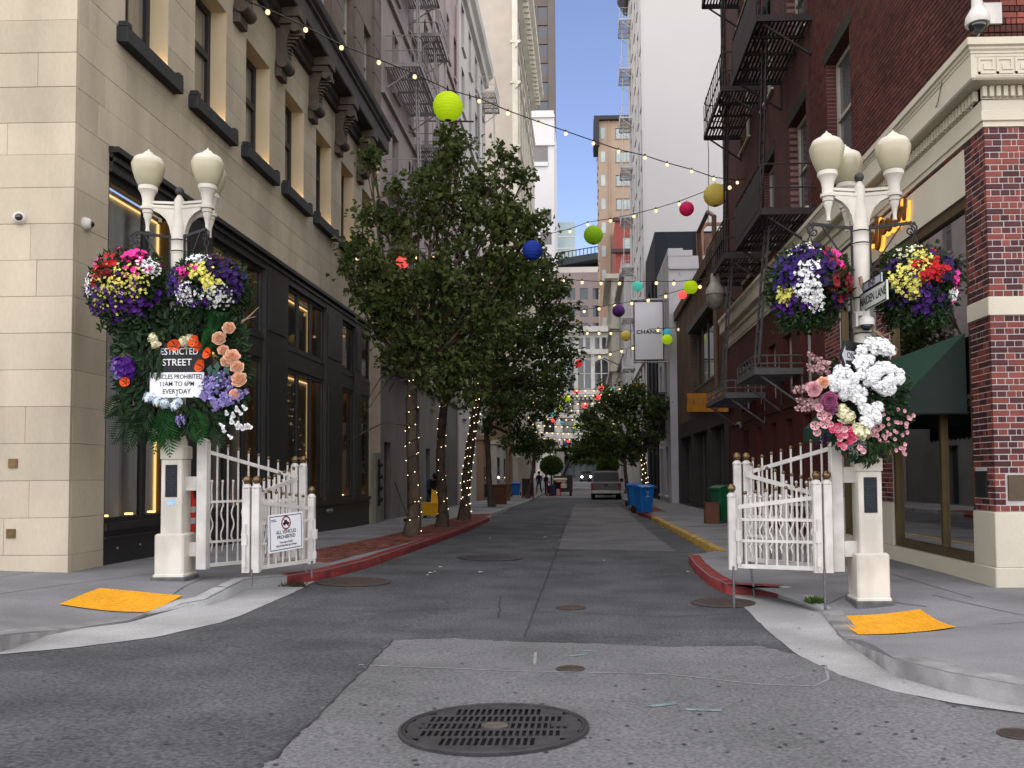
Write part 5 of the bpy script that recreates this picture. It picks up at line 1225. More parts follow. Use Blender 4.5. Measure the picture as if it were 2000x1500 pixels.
# ============================================================ gates
def gate(label, H, P2, P1, P3, zb, tops, zr, lamp, legs):
    """folding gate of three panels: hinge post H, fold posts P2 and P1, end post P3"""
    H, P2, P1, P3 = [Vector((*v, 0)) for v in (H, P2, P1, P3)]
    hH, h2, h1, h3 = tops
    t = thing('folding_gate', label, 'gate', (H.x, H.y, zb), 'white folding gates of the lane')
    def post(pt, top, w, ball, two=None, cap=True):
        offs = [Vector((0, 0, 0))] if two is None else [-two * (w * .62), two * (w * .62)]
        for o in offs:
            c = pt + o; a = MB(); a.cbox(c.x - w / 2, c.x + w / 2, c.y - w / 2, c.y + w / 2, zb - .02, top - .03, .008)
            a.lathe((c.x, c.y, top - .03), [(w * .62, 0), (w * .62, .015), (w * .35, .045), (.012, .05)], 8); po = part('post', a, white2, t, smooth=False)
            if ball: b = MB(); b.sph((c.x, c.y, top + .065), .048, 14, 10); part('ball_finial', b, bronze, po)
    dA, dB, dC = (P2 - H).normalized(), (P1 - P2).normalized(), (P3 - P1).normalized()
    post(H, hH, .125, False); post(P2, h2, .09, True, Vector((1, 0, 0))); post(P1, h1, .09, True, Vector((1, 0, 0))); post(P3, h3, .085, True)
    def panel(A, B, za, zb_, n, zmid):
        d = (B - A).normalized(); L = (B - A).length; A_, B_ = A + d * .07, B - d * .07
        f = MB()
        up_ = lambda v, z: Vector((v.x, v.y, z))
        f.bar(up_(A_, za), up_(B_, zb_), .03, .045); f.bar(up_(A_, zmid), up_(B_, zmid), .026, .03); f.bar(up_(A_, zb + .30), up_(B_, zb + .30), .026, .03); f.bar(up_(A_, zb + .02), up_(B_, zb + .02), .03, .045)
        pn = part('rail_frame', f, white2, t, smooth=False)
        for i in range(n):
            fr_ = (i + .75) / (n + .5); c = A_.lerp(B_, fr_); zt = za + (zb_ - za) * fr_
            b = MB(); b.tube([up_(c, zb + .02), up_(c, zt + .13)], .012, 6); bo = part('bar', b, white2, pn)
            b = MB(); b.sph((c.x, c.y, zt + .145), .022, 10, 6); part('bar_tip', b, bronze, pn)
            c2 = A_.lerp(B_, (i + .25) / (n + .5)); b = MB(); pts = []
            for k in range(19):
                f_ = k / 18; z = zb + .17 + (zmid + .24 - zb - .17) * f_; w_ = .018 * math.sin(f_ * 20) * (1 if .1 < f_ < .72 else .15)
                pts.append(up_(c2 + d * w_, z))
            b.tube(pts, [.004] + [.0095] * 18, 6); b.sph(pts[-1] + Vector((0, 0, .012)), .018, 8, 6); part('wavy_bar', b, white2, pn)
    panel(H, P2, zr[0], zr[1], 8, zr[5]); panel(P2, P1, zr[1] - .02, zr[2], 8, zr[6]); panel(P1, P3, zr[3], zr[4], 7, zr[6])
    # hinge plates to the lamp post, latch boxes, drop bolts
    a = MB(); L_ = Vector((lamp.x, lamp.y, 0)); d = (H - L_).normalized(); wv = d.cross(Vector((0, 0, 1)))
    for z in (zb + .22, zb + 1.02):
        q0, q1 = L_ + d * .115, H - d * .055
        a.bar(q0 + Vector((0, 0, z)), q1 + Vector((0, 0, z)), .05, .17); a.bar(q0.lerp(q1, .6) + Vector((0, 0, z + .02)), q1 + Vector((0, 0, z + .02)), .07, .10)
    part('hinge', a, white2, t, smooth=False)
    a = MB()
    for pt, dd in ((P1, -.03), (P3, .03)):
        a.box(pt.x + dd * 2 - .03, pt.x + dd * 2 + .03, pt.y - .075, pt.y - .03, zb + .3, zb + .42); a.box(pt.x + dd * 2 - .02, pt.x + dd * 2 + .02, pt.y - .08, pt.y - .03, zb + .05, zb + .14)
        a.tube([(pt.x + dd * 2, pt.y - .06, zb), (pt.x + dd * 2, pt.y - .06, zb + .55)], .013, 6)
    part('latch', a, white2, t, smooth=False)
    for k, (pt, sx) in enumerate(((P1, legs[0]), (P2, legs[1]), (P3, legs[2]))):
        a = MB(); b_ = Vector((pt.x + sx, pt.y - .04, 0)); a.tube([(pt.x + (sx if k != 1 else sx * .6), pt.y - .04, zb + .02), (b_.x, b_.y, G(b_.x, b_.y) if KERB(b_.x, b_.y) < .02 or abs(b_.x) < 2.3 else P(b_.x, b_.y))], .014, 8); part('drop_bolt', a, steel, t)
def gp(px, y): return tuple(atY(px, 1100, y)[:2])
YL = LB.y
lz = atY(395, 1108, YL).z
PL = dict(H=gp(396, YL), P2=gp(583, YL + 1.05), P1=gp(491, YL - .42), P3=gp(608, YL + .55))
z_ = lambda px, py, dy: atY(px, py, YL + dy).z
gate('white folding iron gate with the no vehicles sign on the left side', PL['H'], PL['P2'], PL['P1'], PL['P3'], lz,
     (z_(396, 858, 0), z_(583, 907, 1.05), z_(491, 948, -.42), z_(608, 967, .55)), (z_(405, 883, 0), z_(567, 931, 1.05), z_(507, 968, -.42), z_(507, 981, -.42), z_(603, 992, .55), z_(430, 980, .1), z_(540, 1022, -.2)), LB, (.02, .12, .02))
YRr = RB.y
rz_ = atY(1636, 1112, YRr).z
z_ = lambda px, py, dy: atY(px, py, YRr + dy).z
PR_ = dict(H=gp(1636, YRr + .02), P2=gp(1452, YRr + 1.05), P1=gp(1608, YRr - .12), P3=gp(1431, YRr + .25))
gate('white folding iron gate with only bars on the right side', PR_['H'], PR_['P2'], PR_['P1'], PR_['P3'], rz_,
     (z_(1636, 866, 0), z_(1452, 902, 1.05), z_(1608, 940, -.12), z_(1431, 965, .25)), (z_(1625, 876, 0), z_(1463, 924, 1.05), z_(1596, 966, -.12), z_(1596, 972, -.12), z_(1440, 990, .25), z_(1550, 985, .5), z_(1510, 1016, .0)), RB, (.0, .12, .0))
# delineator behind the left lamp
dl = thing('delineator', 'red traffic delineator with pale bands behind the left lamp post', 'traffic post', (0, 0, 0))
c = atY(373, 1000, YL + .24); zb0 = P(c.x, c.y); dl.location = (c.x, c.y, zb0)
a = MB(); a.lathe((0, 0, 0), [(.04, .0), (.05, .5), (.055, .95), (.03, 1.0), (.02, 1.08), (.001, 1.09)], 14); part('body', a, mat('red orange plastic', (.60, .035, .018), .5, .08, 5), dl, True)
a = MB()
for z in (.66, .80): a.lathe((0, 0, z), [(.0535, 0), (.056, .0), (.0565, .075), (.054, .075)], 14)
part('band', a, mat('grey reflective band', (.48, .47, .48), .4), dl, True)
# no vehicles sign on the near panel
A_, B_ = Vector((*PL['P1'], 0)), Vector((*PL['P3'], 0)); d = (B_ - A_).normalized(); nrm = Vector((d.y, -d.x, 0))
c = A_ + d * ((B_ - A_).length * .50) + nrm * .045; zc = atY(558, 1039, c.y).z
sg = thing('no_vehicles_sign', 'white no vehicles sign with a red ring, strapped to the left gate', 'sign', (c.x, c.y, zc), rz=math.atan2(d.y, d.x))
sg.rotation_euler = (0, R(-2.5), math.atan2(d.y, d.x))
sw, sh = min(.60, (B_ - A_).length * .62), .455
a = MB(); a.box(-sw / 2, sw / 2, -.006, .006, -sh / 2, sh / 2); part('panel', a, signw, sg, True, smooth=False)
a = MB(); w_ = .010
for (x0, x1, z0, z1) in ((-sw / 2 + .02, sw / 2 - .02, sh / 2 - .03, sh / 2 - .02), (-sw / 2 + .02, sw / 2 - .02, -sh / 2 + .02, -sh / 2 + .03), (-sw / 2 + .02, -sw / 2 + .03, -sh / 2 + .03, sh / 2 - .03), (sw / 2 - .03, sw / 2 - .02, -sh / 2 + .03, sh / 2 - .03)): a.box(x0, x1, -.0075, -.005, z0, z1)
nb = mat('navy print', (.02, .035, .075), .5); part('border', a, nb, sg, True, smooth=False)
a = MB(); a.tube([(.0 + .075 * math.cos(k * math.pi / 14), -.008, .115 + .075 * math.sin(k * math.pi / 14)) for k in range(29)], .0085, 4, caps=False); a.bar((-.052, -.009, .167), (.052, -.009, .063), .014, .003); part('ring', a, mat('dark red print', (.22, .012, .03), .5), sg, True)
a = MB(); a.prism([(-.055, .095), (.055, .095), (.058, .115), (.03, .123), (.012, .148), (-.022, .148), (-.035, .12), (-.055, .115)], -.0085, -.0065, 'y')
for x in (-.03, .032): a.tube([(x, -.010, .095), (x, -.0065, .095)], .014, 12)
part('car_symbol', a, signb, sg, True)
for s_, z, sz in (('ALL VEHICLES', .005, .062), ('PROHIBITED', -.055, .062), ('11am-6pm DAILY', -.118, .036), ('VIOLATORS WILL BE TOWED', -.160, .030)): lettering(s_, sz, signb, sg, (0, -.0075, z), (R(90), 0, 0), .92, ext=.0008, bold=.0006)
a = MB(); a.box(-sw * .43, -sw * .29, -.0078, -.006, .16, .168); a.box(-sw * .43, -sw * .27, -.0078, -.006, .142, .150); part('small_print', a, nb, sg, True, smooth=False)
# restricted street sign on the left lamp
c = atY(346, 724, YL - .37)
rs = thing('restricted_street_sign', 'black and white restricted street sign framed by the flower wreath', 'sign', c)
a = MB(); a.cbox(-.33, .33, -.008, .012, -.02, .33, .004); part('black_panel', a, signb, rs, True)
a = MB(); a.cbox(-.325, .325, -.006, .012, -.32, .0, .004); wp = part('white_panel', a, signw, rs, True)
for s_, z, sz, m_, sx in (('RESTRICTED', .225, .112, signw, .82), ('STREET', .095, .115, signw, .95), ('VEHICLES PROHIBITED', -.075, .078, signb, .78), ('11AM TO 6PM', -.16, .08, signb, .85), ('EVERYDAY', -.25, .082, signb, .85)): lettering(s_, sz, m_, rs, (0, -.0095, z), (R(90), 0, 0), sx, ext=.0008, bold=.0004)
a = MB(); a.tube([(0, -.012, -.29), (0, .0, -.29)], .012, 8); a.bar((0, .02, -.28), (0, .29, -.28), .03, .03); a.bar((0, .02, .2), (0, .29, .2), .03, .03); part('bolt', a, steel, rs, True)
# lane name sign, block sign, one way sign, camera on the right lamp
def blade(name, label, pa, pb, h, th, mbk, mfr, txt, tm, tsz, sx, **k):
    pa, pb = Vector(pa), Vector(pb); d = (pb - pa); L = d.length; c = (pa + pb) / 2
    t = thing(name, label, 'sign', c); rz = math.atan2(d.y, d.x); t.rotation_euler.z = rz
    a = MB(); a.box(-L / 2, L / 2, -th, th, -h / 2, h / 2); part('panel', a, mbk, t, True, smooth=False)
    if mfr:
        a = MB(); e = .012
        for s_ in (-1, 1):
            y = s_ * (th + .001)
            for x0, x1, z0, z1 in ((-L / 2, L / 2, h / 2 - e, h / 2), (-L / 2, L / 2, -h / 2, -h / 2 + e), (-L / 2, -L / 2 + e, -h / 2 + e, h / 2 - e), (L / 2 - e, L / 2, -h / 2 + e, h / 2 - e)): a.box(x0, x1, y - .002, y + .002, z0, z1)
        part('border', a, mfr, t, True, smooth=False)
    lettering(txt, tsz, tm, t, (k.get('tx', .0), -th - .002, 0), (R(90), 0, 0), sx, ext=.0008, bold=k.get('bold', .0015))
    lettering(txt, tsz, tm, t, (0, th + .002, 0), (R(90), 0, R(180)), sx, ext=.0008, bold=k.get('bold', .0015))
    return t
o1 = atY(1682, 590, RB.y - .09); o2 = atY(1733, 564, RB.y - .98); o2.z = o1.z = (o1.z + o2.z) / 2
o2 = atY(1733, 566, RB.y - .85); o2.z = o1.z
blade('street_name_sign', 'pale lane name sign reading MAIDEN LANE on the right lamp post', o1, o2, .20, .012, mat('pale green grey sign', (.47, .50, .44), .45, .05, 4), signb, 'MAIDEN LANE', signb, .125, .95)
e1, e2 = o1.lerp(o2, .12), o1.lerp(o2, .82); e1.z = e2.z = o1.z + .155
blade('block_sign', 'small grey END plate above the lane name sign', e1, e2, .10, .008, mat('grey sign plate', (.36, .38, .42), .4), signb, 'END', signb, .085, 1.2)
ow = thing('one_way_sign', 'black and grey one way arrow sign half hidden by white flowers', 'sign', atY(1668, 696, RB.y - .40)); ow.rotation_euler.z = R(38)
a = MB(); a.prism([(-.24, 0), (-.17, .15), (.3, .15), (.3, -.15), (-.17, -.15)], -.008, .008, 'y'); part('panel', a, signb, ow, True, smooth=False)
a = MB(); a.prism([(-.22, 0), (-.16, .1), (-.16, .05), (.28, .05), (.28, -.05), (-.16, -.05), (-.16, -.1)], -.0105, -.0085, 'y'); part('arrow', a, mat('grey sign print', (.40, .41, .42), .5), ow, True, smooth=False)
lettering('ONE WAY', .085, signb, ow, (.06, -.0115, 0), (R(90), 0, 0), 1.0, ext=.0006, bold=.001)
pcam = thing('dome_camera', 'white dome camera strapped to the right lamp post under the lane name sign', 'camera', atY(1692, 628, RB.y - .2))
a = MB(); a.box(-.11, -.085, .0, .13, -.05, .1); a.bar((-.1, .06, .09), (0, 0, .09), .05, .05); part('bracket', a, white2, pcam, True)
a = MB(); a.lathe((0, 0, 0), [(.085, -.04), (.087, .0), (.08, .03), (.05, .055), (.04, .06), (.04, .12), (.001, .122)], 20); part('housing', a, white2, pcam, True)
a = MB(); a.sph((0, 0, -.045), .06, 14, 8); part('lens', a, MATS['smoked camera dome'], pcam, True)
br = [atY(1680, 541, RB.y - .12), atY(1684, 556, RB.y - .14), atY(1694, 585, RB.y - .17), atY(1700, 615, RB.y - .16), atY(1706, 645, RB.y - .18), atY(1728, 662, RB.y - .2), atY(1754, 684, RB.y - .22)]
a = MB(); a.tube(br, [.022, .02, .02, .018, .018, .013, .005], 7); a.tube([br[4], br[4] + Vector((.12, .02, -.05)), br[4] + Vector((.2, .0, -.02))], [.012, .008, .003], 5); solo('branch', a, wood, 'bare crooked branch tied to the right lamp post', 'branch')
# ============================================================ flowers
def fmat(name, c, v=.16): return mat(name, c, .6, .2, 30, isl=v, obj=v)
F = dict(pink=fmat('hot pink petals', (.72, .035, .27)), red=fmat('red petals', (.42, .010, .016)), crimson=fmat('crimson petals', (.17, .006, .016)), purple=fmat('purple petals', (.065, .011, .17)),
         indigo=fmat('indigo petals', (.026, .007, .085)), blue=fmat('blue violet petals', (.038, .016, .16)), violet=fmat('dark violet petals', (.022, .005, .045)), yellow=fmat('pale yellow petals', (.60, .56, .12)), white=fmat('white petals', (.76, .77, .76), .06), peach=fmat('peach petals', (.70, .42, .27)),
         orange=fmat('orange petals', (.64, .085, .012)), lilac=fmat('lilac petals', (.27, .23, .50)), pale=fmat('pale blue petals', (.55, .64, .70), .08), blush=fmat('blush petals', (.62, .34, .36)), rose=fmat('rose petals', (.60, .07, .16)), plum=fmat('plum petals', (.30, .08, .17)), cream=fmat('cream petals', (.68, .66, .44), .08), dusty=fmat('dusty pink petals', (.42, .25, .25)))
eye_m = mat('flower eye', (.10, .05, .02), .7)
green1 = leafmat('basket leaves', (.012, .028, .010), (.045, .085, .03))
green2 = leafmat('wreath leaves', (.010, .024, .010), (.052, .095, .045))
green3 = leafmat('bright fern', (.020, .085, .025), (.04, .14, .04))
grey_leaf = leafmat('silver leaves', (.22, .24, .24), (.40, .43, .42))
FM = {}
def bloom(kind, col):
    k = (kind, col)
    if k in FM: return FM[k]
    b = MB(); m = F[col]
    if kind == 'petunia':       # five lobed trumpet facing +Z
        n = 20; rim = [(1 + .13 * math.cos(5 * 2 * math.pi * i / n)) * .5 for i in range(n)]
        v = [(.0, 0, -.30)] + [(.16 * math.cos(2 * math.pi * i / n), .16 * math.sin(2 * math.pi * i / n), -.10) for i in range(n)] + [(rim[i] * math.cos(2 * math.pi * i / n), rim[i] * math.sin(2 * math.pi * i / n), .04 + .05 * math.sin(5 * 2 * math.pi * i / n + .7)) for i in range(n)]
        b.add(v, [(0, 1 + i, 1 + (i + 1) % n) for i in range(n)] + [(1 + i, 1 + n + i, 1 + n + (i + 1) % n, 1 + (i + 1) % n) for i in range(n)])
        b.cur = 1; b.add([(.12 * math.cos(i * math.pi / 3), .12 * math.sin(i * math.pi / 3), -.11) for i in range(6)], [tuple(range(6))])
        me = b.mesh('bloom', [m, eye_m])
    elif kind == 'rose':
        q = random.Random(5)
        for k, (r_, zt, n) in enumerate(((.54, .06, 6), (.46, .20, 5), (.37, .29, 5), (.28, .34, 4), (.19, .37, 3), (.10, .38, 2))):
            m_ = 20; pts = []
            for i in range(m_):
                an = 2 * math.pi * i / m_; w_ = abs(math.sin(n * an / 2 + k * 1.1)) ** .5
                for rr, zz in ((r_ * .3, -.15), (r_ * .85, zt * .35 - .05), (r_ * (.74 + .26 * w_), zt - .13 * (1 - w_)), (r_ * (.82 + .28 * w_), zt + .01 - .16 * (1 - w_))): pts.append((rr * math.cos(an), rr * math.sin(an), zz))
            b.add(pts, [(i * 4 + j, (i + 1) % m_ * 4 + j, (i + 1) % m_ * 4 + j + 1, i * 4 + j + 1) for i in range(m_) for j in range(3)])
        me = b.mesh('bloom', m)
    elif kind == 'poppy':
        for i in range(5):
            a = 2 * math.pi * i / 5; pts = []
            for u in (-1, -.4, .4, 1):
                for vv in (0, .5, 1):
                    rr = .06 + .44 * vv; aa = a + u * .62 * (.4 + .6 * vv); pts.append((rr * math.cos(aa), rr * math.sin(aa), .36 * vv * vv + .05 * math.sin(6 * u + i) * vv))
            b.add(pts, [(i2 * 3 + j, (i2 + 1) * 3 + j, (i2 + 1) * 3 + j + 1, i2 * 3 + j + 1) for i2 in range(3) for j in range(2)])
        b.cur = 1; b.sph((0, 0, .06), .045, 6, 4); me = b.mesh('bloom', [m, signb if col == 'orange' else F['cream']])
    elif kind == 'puff':        # hydrangea / cluster head: many small four petalled florets on a ball
        q = random.Random(hash(col) % 100)
        for i in range(40):
            z = 1 - 1.75 * (i + .5) / 40; a = i * 2.4; r_ = math.sqrt(max(0, 1 - z * z)); d = Vector((r_ * math.cos(a), r_ * math.sin(a), z)); c = d * q.uniform(.26, .52); d = (d + rvec(q) * .55).normalized()
            x = d.orthogonal().normalized(); y = d.cross(x); ro = q.random() * 3
            for k in range(4):
                t0 = ro + k * math.pi / 2; e = x * math.cos(t0) + y * math.sin(t0); g = x * math.cos(t0 + .8) + y * math.sin(t0 + .8); h = x * math.cos(t0 - .8) + y * math.sin(t0 - .8)
                b.add([c, c + g * .15 + d * .04, c + e * .22 + d * .02, c + h * .15 + d * .04], [(0, 1, 2, 3)])
        me = b.mesh('bloom', m, False)
    elif kind == 'spike':       # lilac like raceme along +Z, length 1
        q = random.Random(3)
        for i in range(64):
            f = i / 64; r_ = (.20 * (1 - f) ** .7 + .02) * q.uniform(.4, 1.25); a = q.uniform(0, 6.28); c = Vector((r_ * math.cos(a), r_ * math.sin(a), f + q.uniform(-.03, .03)))
            d = (Vector((math.cos(a), math.sin(a), .4)) + rvec(q) * .8).normalized(); x = d.orthogonal().normalized(); y = d.cross(x); s_ = .105 * (1.15 - f * .6) * q.uniform(.6, 1.3)
            for k in range(4):
                t0 = k * math.pi / 2 + i; e = x * math.cos(t0) + y * math.sin(t0); g = x * math.cos(t0 + .8) + y * math.sin(t0 + .8); h = x * math.cos(t0 - .8) + y * math.sin(t0 - .8)
                b.add([c, c + g * s_ * .6, c + e * s_, c + h * s_ * .6 + d * .01], [(0, 1, 2, 3)])
        me = b.mesh('bloom', m, False)
    elif kind == 'bell':        # drooping white bell / bud
        b.lathe((0, 0, 0), [(.02, .45), (.12, .36), (.2, .0), (.18, -.25), (.30, -.42)], 9); me = b.mesh('bloom', m)
    FM[k] = me
    return me
def place_bloom(parent, kind, col, pos, nrm, size, q, name='bloom', rel=None):
    d = Vector(nrm).normalized(); qt = d.to_track_quat('Z', 'Y') @ Matrix.Rotation(q.uniform(0, 6.28), 3, 'Z').to_quaternion()
    o = bpy.data.objects.new(name, bloom(kind, col)); COL.objects.link(o); o.parent = parent; o.location = Vector(pos) - origin(parent)
    o.rotation_mode = 'QUATERNION'; o.rotation_quaternion = qt; s_ = size * q.uniform(.85, 1.15); o.scale = (s_, s_, s_)
    return o
def leaf(mb, p, d, n, L, w, fold=.25):
    d = d.normalized(); s_ = d.cross(n)
    if s_.length < 1e-3: s_ = d.orthogonal()
    s_.normalize(); n2 = s_.cross(d)
    mb.add([p, p + d * L * .45 + s_ * w / 2 + n2 * fold * w, p + d * L - n2 * .15 * L, p + d * L * .45 - s_ * w / 2 + n2 * fold * w], [(0, 1, 2), (0, 2, 3)])
def rvec(q):
    while True:
        v = Vector((q.uniform(-1, 1), q.uniform(-1, 1), q.uniform(-1, 1)))
        if .05 < v.length < 1: return v.normalized()
def small_cluster(mb, p, n, q, s_):
    x = n.orthogonal().normalized(); y = n.cross(x); ro = q.random() * 3
    for k in range(4):
        t0 = ro + k * math.pi / 2; e = x * math.cos(t0) + y * math.sin(t0); g = x * math.cos(t0 + .7) + y * math.sin(t0 + .7); h = x * math.cos(t0 - .7) + y * math.sin(t0 - .7)
        mb.add([p, p + g * s_ * .7, p + e * s_ + n * s_ * .2, p + h * s_ * .7], [(0, 1, 2, 3)])
def basket(label, c, rad, sz, hang, zones, seed, nb=120):
    """hanging flower ball: zones = list of (centre direction, angular size, kind, colour, size, small?)"""
    q = random.Random(seed); c = Vector(c); hang = Vector(hang)
    t = thing('hanging_basket', label, 'flower basket', c, 'hanging flower baskets of the lamp posts')
    a = MB(); a.lathe(c, [(.05, -rad * .55), (rad * .55, -rad * .35), (rad * .62, .05), (rad * .55, .05)], 16); part('bowl', a, mat('dark basket lining', (.02, .018, .014), .9), t)
    a = MB(); top = c + Vector((0, 0, rad * .6))
    for k in range(4): an = k * math.pi / 2 + .4; a.tube([hang - Vector((0, 0, .12)), c + Vector((rad * .5 * math.cos(an), rad * .5 * math.sin(an), .05))], .006, 4)
    a.tube([hang, hang - Vector((.03, 0, .06)), hang - Vector((0, 0, .13))], .008, 5); a.tube([hang, hang - Vector((-.03, 0, .06)), hang - Vector((0, 0, .13))], .008, 5); part('chain', a, blackm, t)
    fo = MB()
    for i in range(3000):
        d = rvec(q); r_ = rad * q.uniform(.45, 1.06); p = c + Vector((d.x * r_, d.y * r_, d.z * r_ * sz)); dd = (d + rvec(q) * .9); leaf(fo, p, dd, rvec(q), q.uniform(.05, .10), q.uniform(.025, .05))
    for i in range(40):      # trailing shoots
        an = q.uniform(0, 6.28); p = c + Vector((rad * .7 * math.cos(an), rad * .7 * math.sin(an), -rad * sz * .55))
        for j in range(9): p = p + Vector((q.uniform(-.02, .02), q.uniform(-.02, .02), -.025)); leaf(fo, p, rvec(q) + Vector((0, 0, -.4)), rvec(q), .06, .035)
    part('foliage', fo, green1, t, smooth=False)
    small = {}
    for (dx, dy, dz, spread, kind, col, size, num) in zones:
        ctr = Vector((dx, dy, dz)).normalized(); sm = kind == 'small'
        for i in range(int(num * (1.5 if sm else 1.25))):
            d = (ctr + rvec(q) * spread * 1.25 * math.sqrt(q.random())).normalized(); r_ = rad * q.uniform(.88, 1.10); p = c + Vector((d.x * r_, d.y * r_, d.z * r_ * sz))
            n = (d + Vector((0, -.25, .1)) + rvec(q) * .35).normalized()
            if kind == 'small': small_cluster(small.setdefault(col, MB()), p, n, q, size * q.uniform(.45, .8))
            else: place_bloom(t, kind, col, p, n, size * q.uniform(.62, .95), q, 'flower')
    for col, mb in small.items(): part('small_blossoms', mb, F[col], t, smooth=False, kind='stuff')
    return t
def hook_end(base, ang, ln): return Vector(base) + Vector((math.cos(R(ang)) * (ln + .01), math.sin(R(ang)) * (ln + .01), 4.13))
YLB = LB.y
# left pair
hL1, hL2 = hook_end(LB, 196, .49), hook_end(LB, -28, .50)
cL1 = atY(260, 568, hL1.y)
basket('left hanging basket of the left lamp with hot pink top and purple fringe', cL1, .475, 1.0, hL1,
  [(.25, -.5, .9, .4, 'petunia', 'pink', .11, 30), (-.35, -.8, .5, .42, 'petunia', 'red', .10, 22), (-.8, -.6, .55, .3, 'petunia', 'pink', .09, 10), (.5, -.8, .35, .25, 'petunia', 'pink', .09, 7), (-.2, -1, .15, .25, 'petunia', 'crimson', .09, 8),
   (-.2, -1, -.12, .55, 'small', 'yellow', .030, 100), (.45, -.9, .05, .4, 'small', 'yellow', .030, 60), (-.85, -.6, .05, .25, 'small', 'white', .026, 70), (.75, -.6, .55, .25, 'small', 'white', .030, 80), (0, .8, .3, .8, 'petunia', 'pink', .1, 20),
   (-.1, -.85, -.62, .62, 'petunia', 'purple', .075, 84), (-.8, -.5, -.5, .4, 'petunia', 'purple', .07, 24), (.6, -.7, -.5, .4, 'petunia', 'purple', .07, 26), (0, .9, -.3, .8, 'petunia', 'purple', .08, 20)], 11)
cL2 = atY(412, 562, hL2.y)
basket('right hanging basket of the left lamp with dark purple and white flowers', cL2, .45, .82, hL2,
  [(.75, -.6, .15, .55, 'petunia', 'indigo', .09, 60), (.55, -.6, .7, .4, 'petunia', 'violet', .08, 26), (-.75, -.7, .15, .35, 'petunia', 'blue', .075, 40), (-.3, -.9, .45, .28, 'petunia', 'pink', .08, 14), (-.5, -.9, .0, .2, 'petunia', 'plum', .07, 12),
   (.1, -.95, .28, .28, 'small', 'yellow', .034, 70), (.4, -.95, -.1, .22, 'small', 'yellow', .034, 50), (-.35, -.9, -.45, .35, 'small', 'white', .028, 110), (.55, -.75, -.55, .35, 'small', 'white', .026, 120), (-.15, -.6, .9, .3, 'small', 'white', .034, 80), (.3, -.5, .9, .25, 'petunia', 'crimson', .07, 8),
   (0, .9, .2, .8, 'petunia', 'indigo', .09, 20), (-.2, -.8, -.7, .45, 'petunia', 'purple', .06, 24), (-.7, -.8, -.3, .35, 'petunia', 'blue', .07, 20)], 12)
hR1, hR2 = hook_end(RB, 186, .56), hook_end(RB, -6, .56)
cR1, cR2 = atY(1578, 560, hR1.y), atY(1786, 560, hR2.y)
basket('left hanging basket of the right lamp with indigo flowers and white cascade', cR1, .425, 1.02, hR1,
  [(-.2, -.8, .6, .5, 'petunia', 'indigo', .09, 50), (-.75, -.65, .2, .4, 'petunia', 'blue', .07, 44), (.15, -1, .25, .4, 'petunia', 'indigo', .09, 24), (.55, -.6, .65, .28, 'petunia', 'pink', .09, 16), (.5, -.85, .4, .12, 'petunia', 'red', .11, 3), (.75, -.65, -.1, .42, 'petunia', 'crimson', .085, 44), (.9, -.3, .25, .25, 'petunia', 'pink', .08, 6),
   (-.25, -.95, .2, .26, 'small', 'white', .034, 90), (-.25, -.95, -.25, .3, 'small', 'white', .034, 110), (-.05, -.9, -.6, .25, 'small', 'white', .03, 40), (-.75, -.6, -.35, .2, 'small', 'yellow', .034, 50), (-.2, -.4, .95, .4, 'small', 'white', .03, 40), (.1, -.5, .95, .35, 'petunia', 'crimson', .07, 12),
   (-.6, -.6, -.65, .5, 'petunia', 'purple', .07, 34), (.6, -.7, -.6, .3, 'petunia', 'violet', .08, 18), (0, .9, 0, .9, 'petunia', 'indigo', .09, 24)], 13)
basket('right hanging basket of the right lamp with red and pale yellow flowers', cR2, .425, .98, hR2,
  [(.1, -.95, .3, .36, 'petunia', 'red', .095, 34), (-.1, -1, -.0, .2, 'petunia', 'red', .085, 12), (.95, -.4, .1, .3, 'petunia', 'pink', .085, 20), (.85, -.4, -.25, .2, 'petunia', 'pink', .085, 8), (.55, -.5, .7, .4, 'petunia', 'indigo', .09, 26), (.2, -.4, .95, .25, 'petunia', 'red', .08, 8), (-.7, -.7, .5, .3, 'petunia', 'indigo', .06, 20),
   (-.5, -.9, .05, .36, 'small', 'yellow', .036, 110), (-.15, -.9, .65, .3, 'small', 'yellow', .032, 60), (-.35, -.9, -.3, .16, 'small', 'yellow', .036, 26), (.75, -.65, -.35, .15, 'small', 'white', .034, 30), (-.3, -.5, .85, .3, 'small', 'cream', .03, 50),
   (-.1, -.9, -.55, .62, 'petunia', 'indigo', .085, 50), (-.2, -.8, -.65, .4, 'petunia', 'purple', .075, 14), (.4, -.9, .1, .2, 'petunia', 'violet', .085, 10), (.3, -.7, -.8, .4, 'petunia', 'violet', .07, 12), (0, .9, 0, .9, 'petunia', 'indigo', .09, 24)], 14)
# ------------------------------------------------------------ the wreath round the restricted street sign
q = random.Random(31)
yw = YLB - .30
wr = thing('flower_wreath', 'leafy wreath of peach roses and orange poppies round the restricted street sign', 'flower wreath', atY(347, 740, yw))
A = lambda px, py, dy=0.0: atY(px, py, yw + dy)
fo = MB()
def spray(mb, px, py, rpx, n, L, w, dy=.0, out=(347, 720), q=q):
    for _ in range(n):
        an = q.uniform(0, 6.28); r_ = rpx * math.sqrt(q.random()); x, y = px + r_ * math.cos(an), py + r_ * math.sin(an)
        if 296 < x < 396 and 678 < y < 770 or 1640 < x < 1692 and 664 < y < 722: continue
        p = A(x, y, dy + q.uniform(-.12, .12)); d = A(x + (x - out[0]), y + (y - out[1]) + 25) - A(x, y); d = d.normalized() + rvec(q) * .7
        leaf(mb, p, d, Vector((0, -1, 0)) + rvec(q) * .6, L * q.uniform(.6, 1.2), w * q.uniform(.7, 1.2))
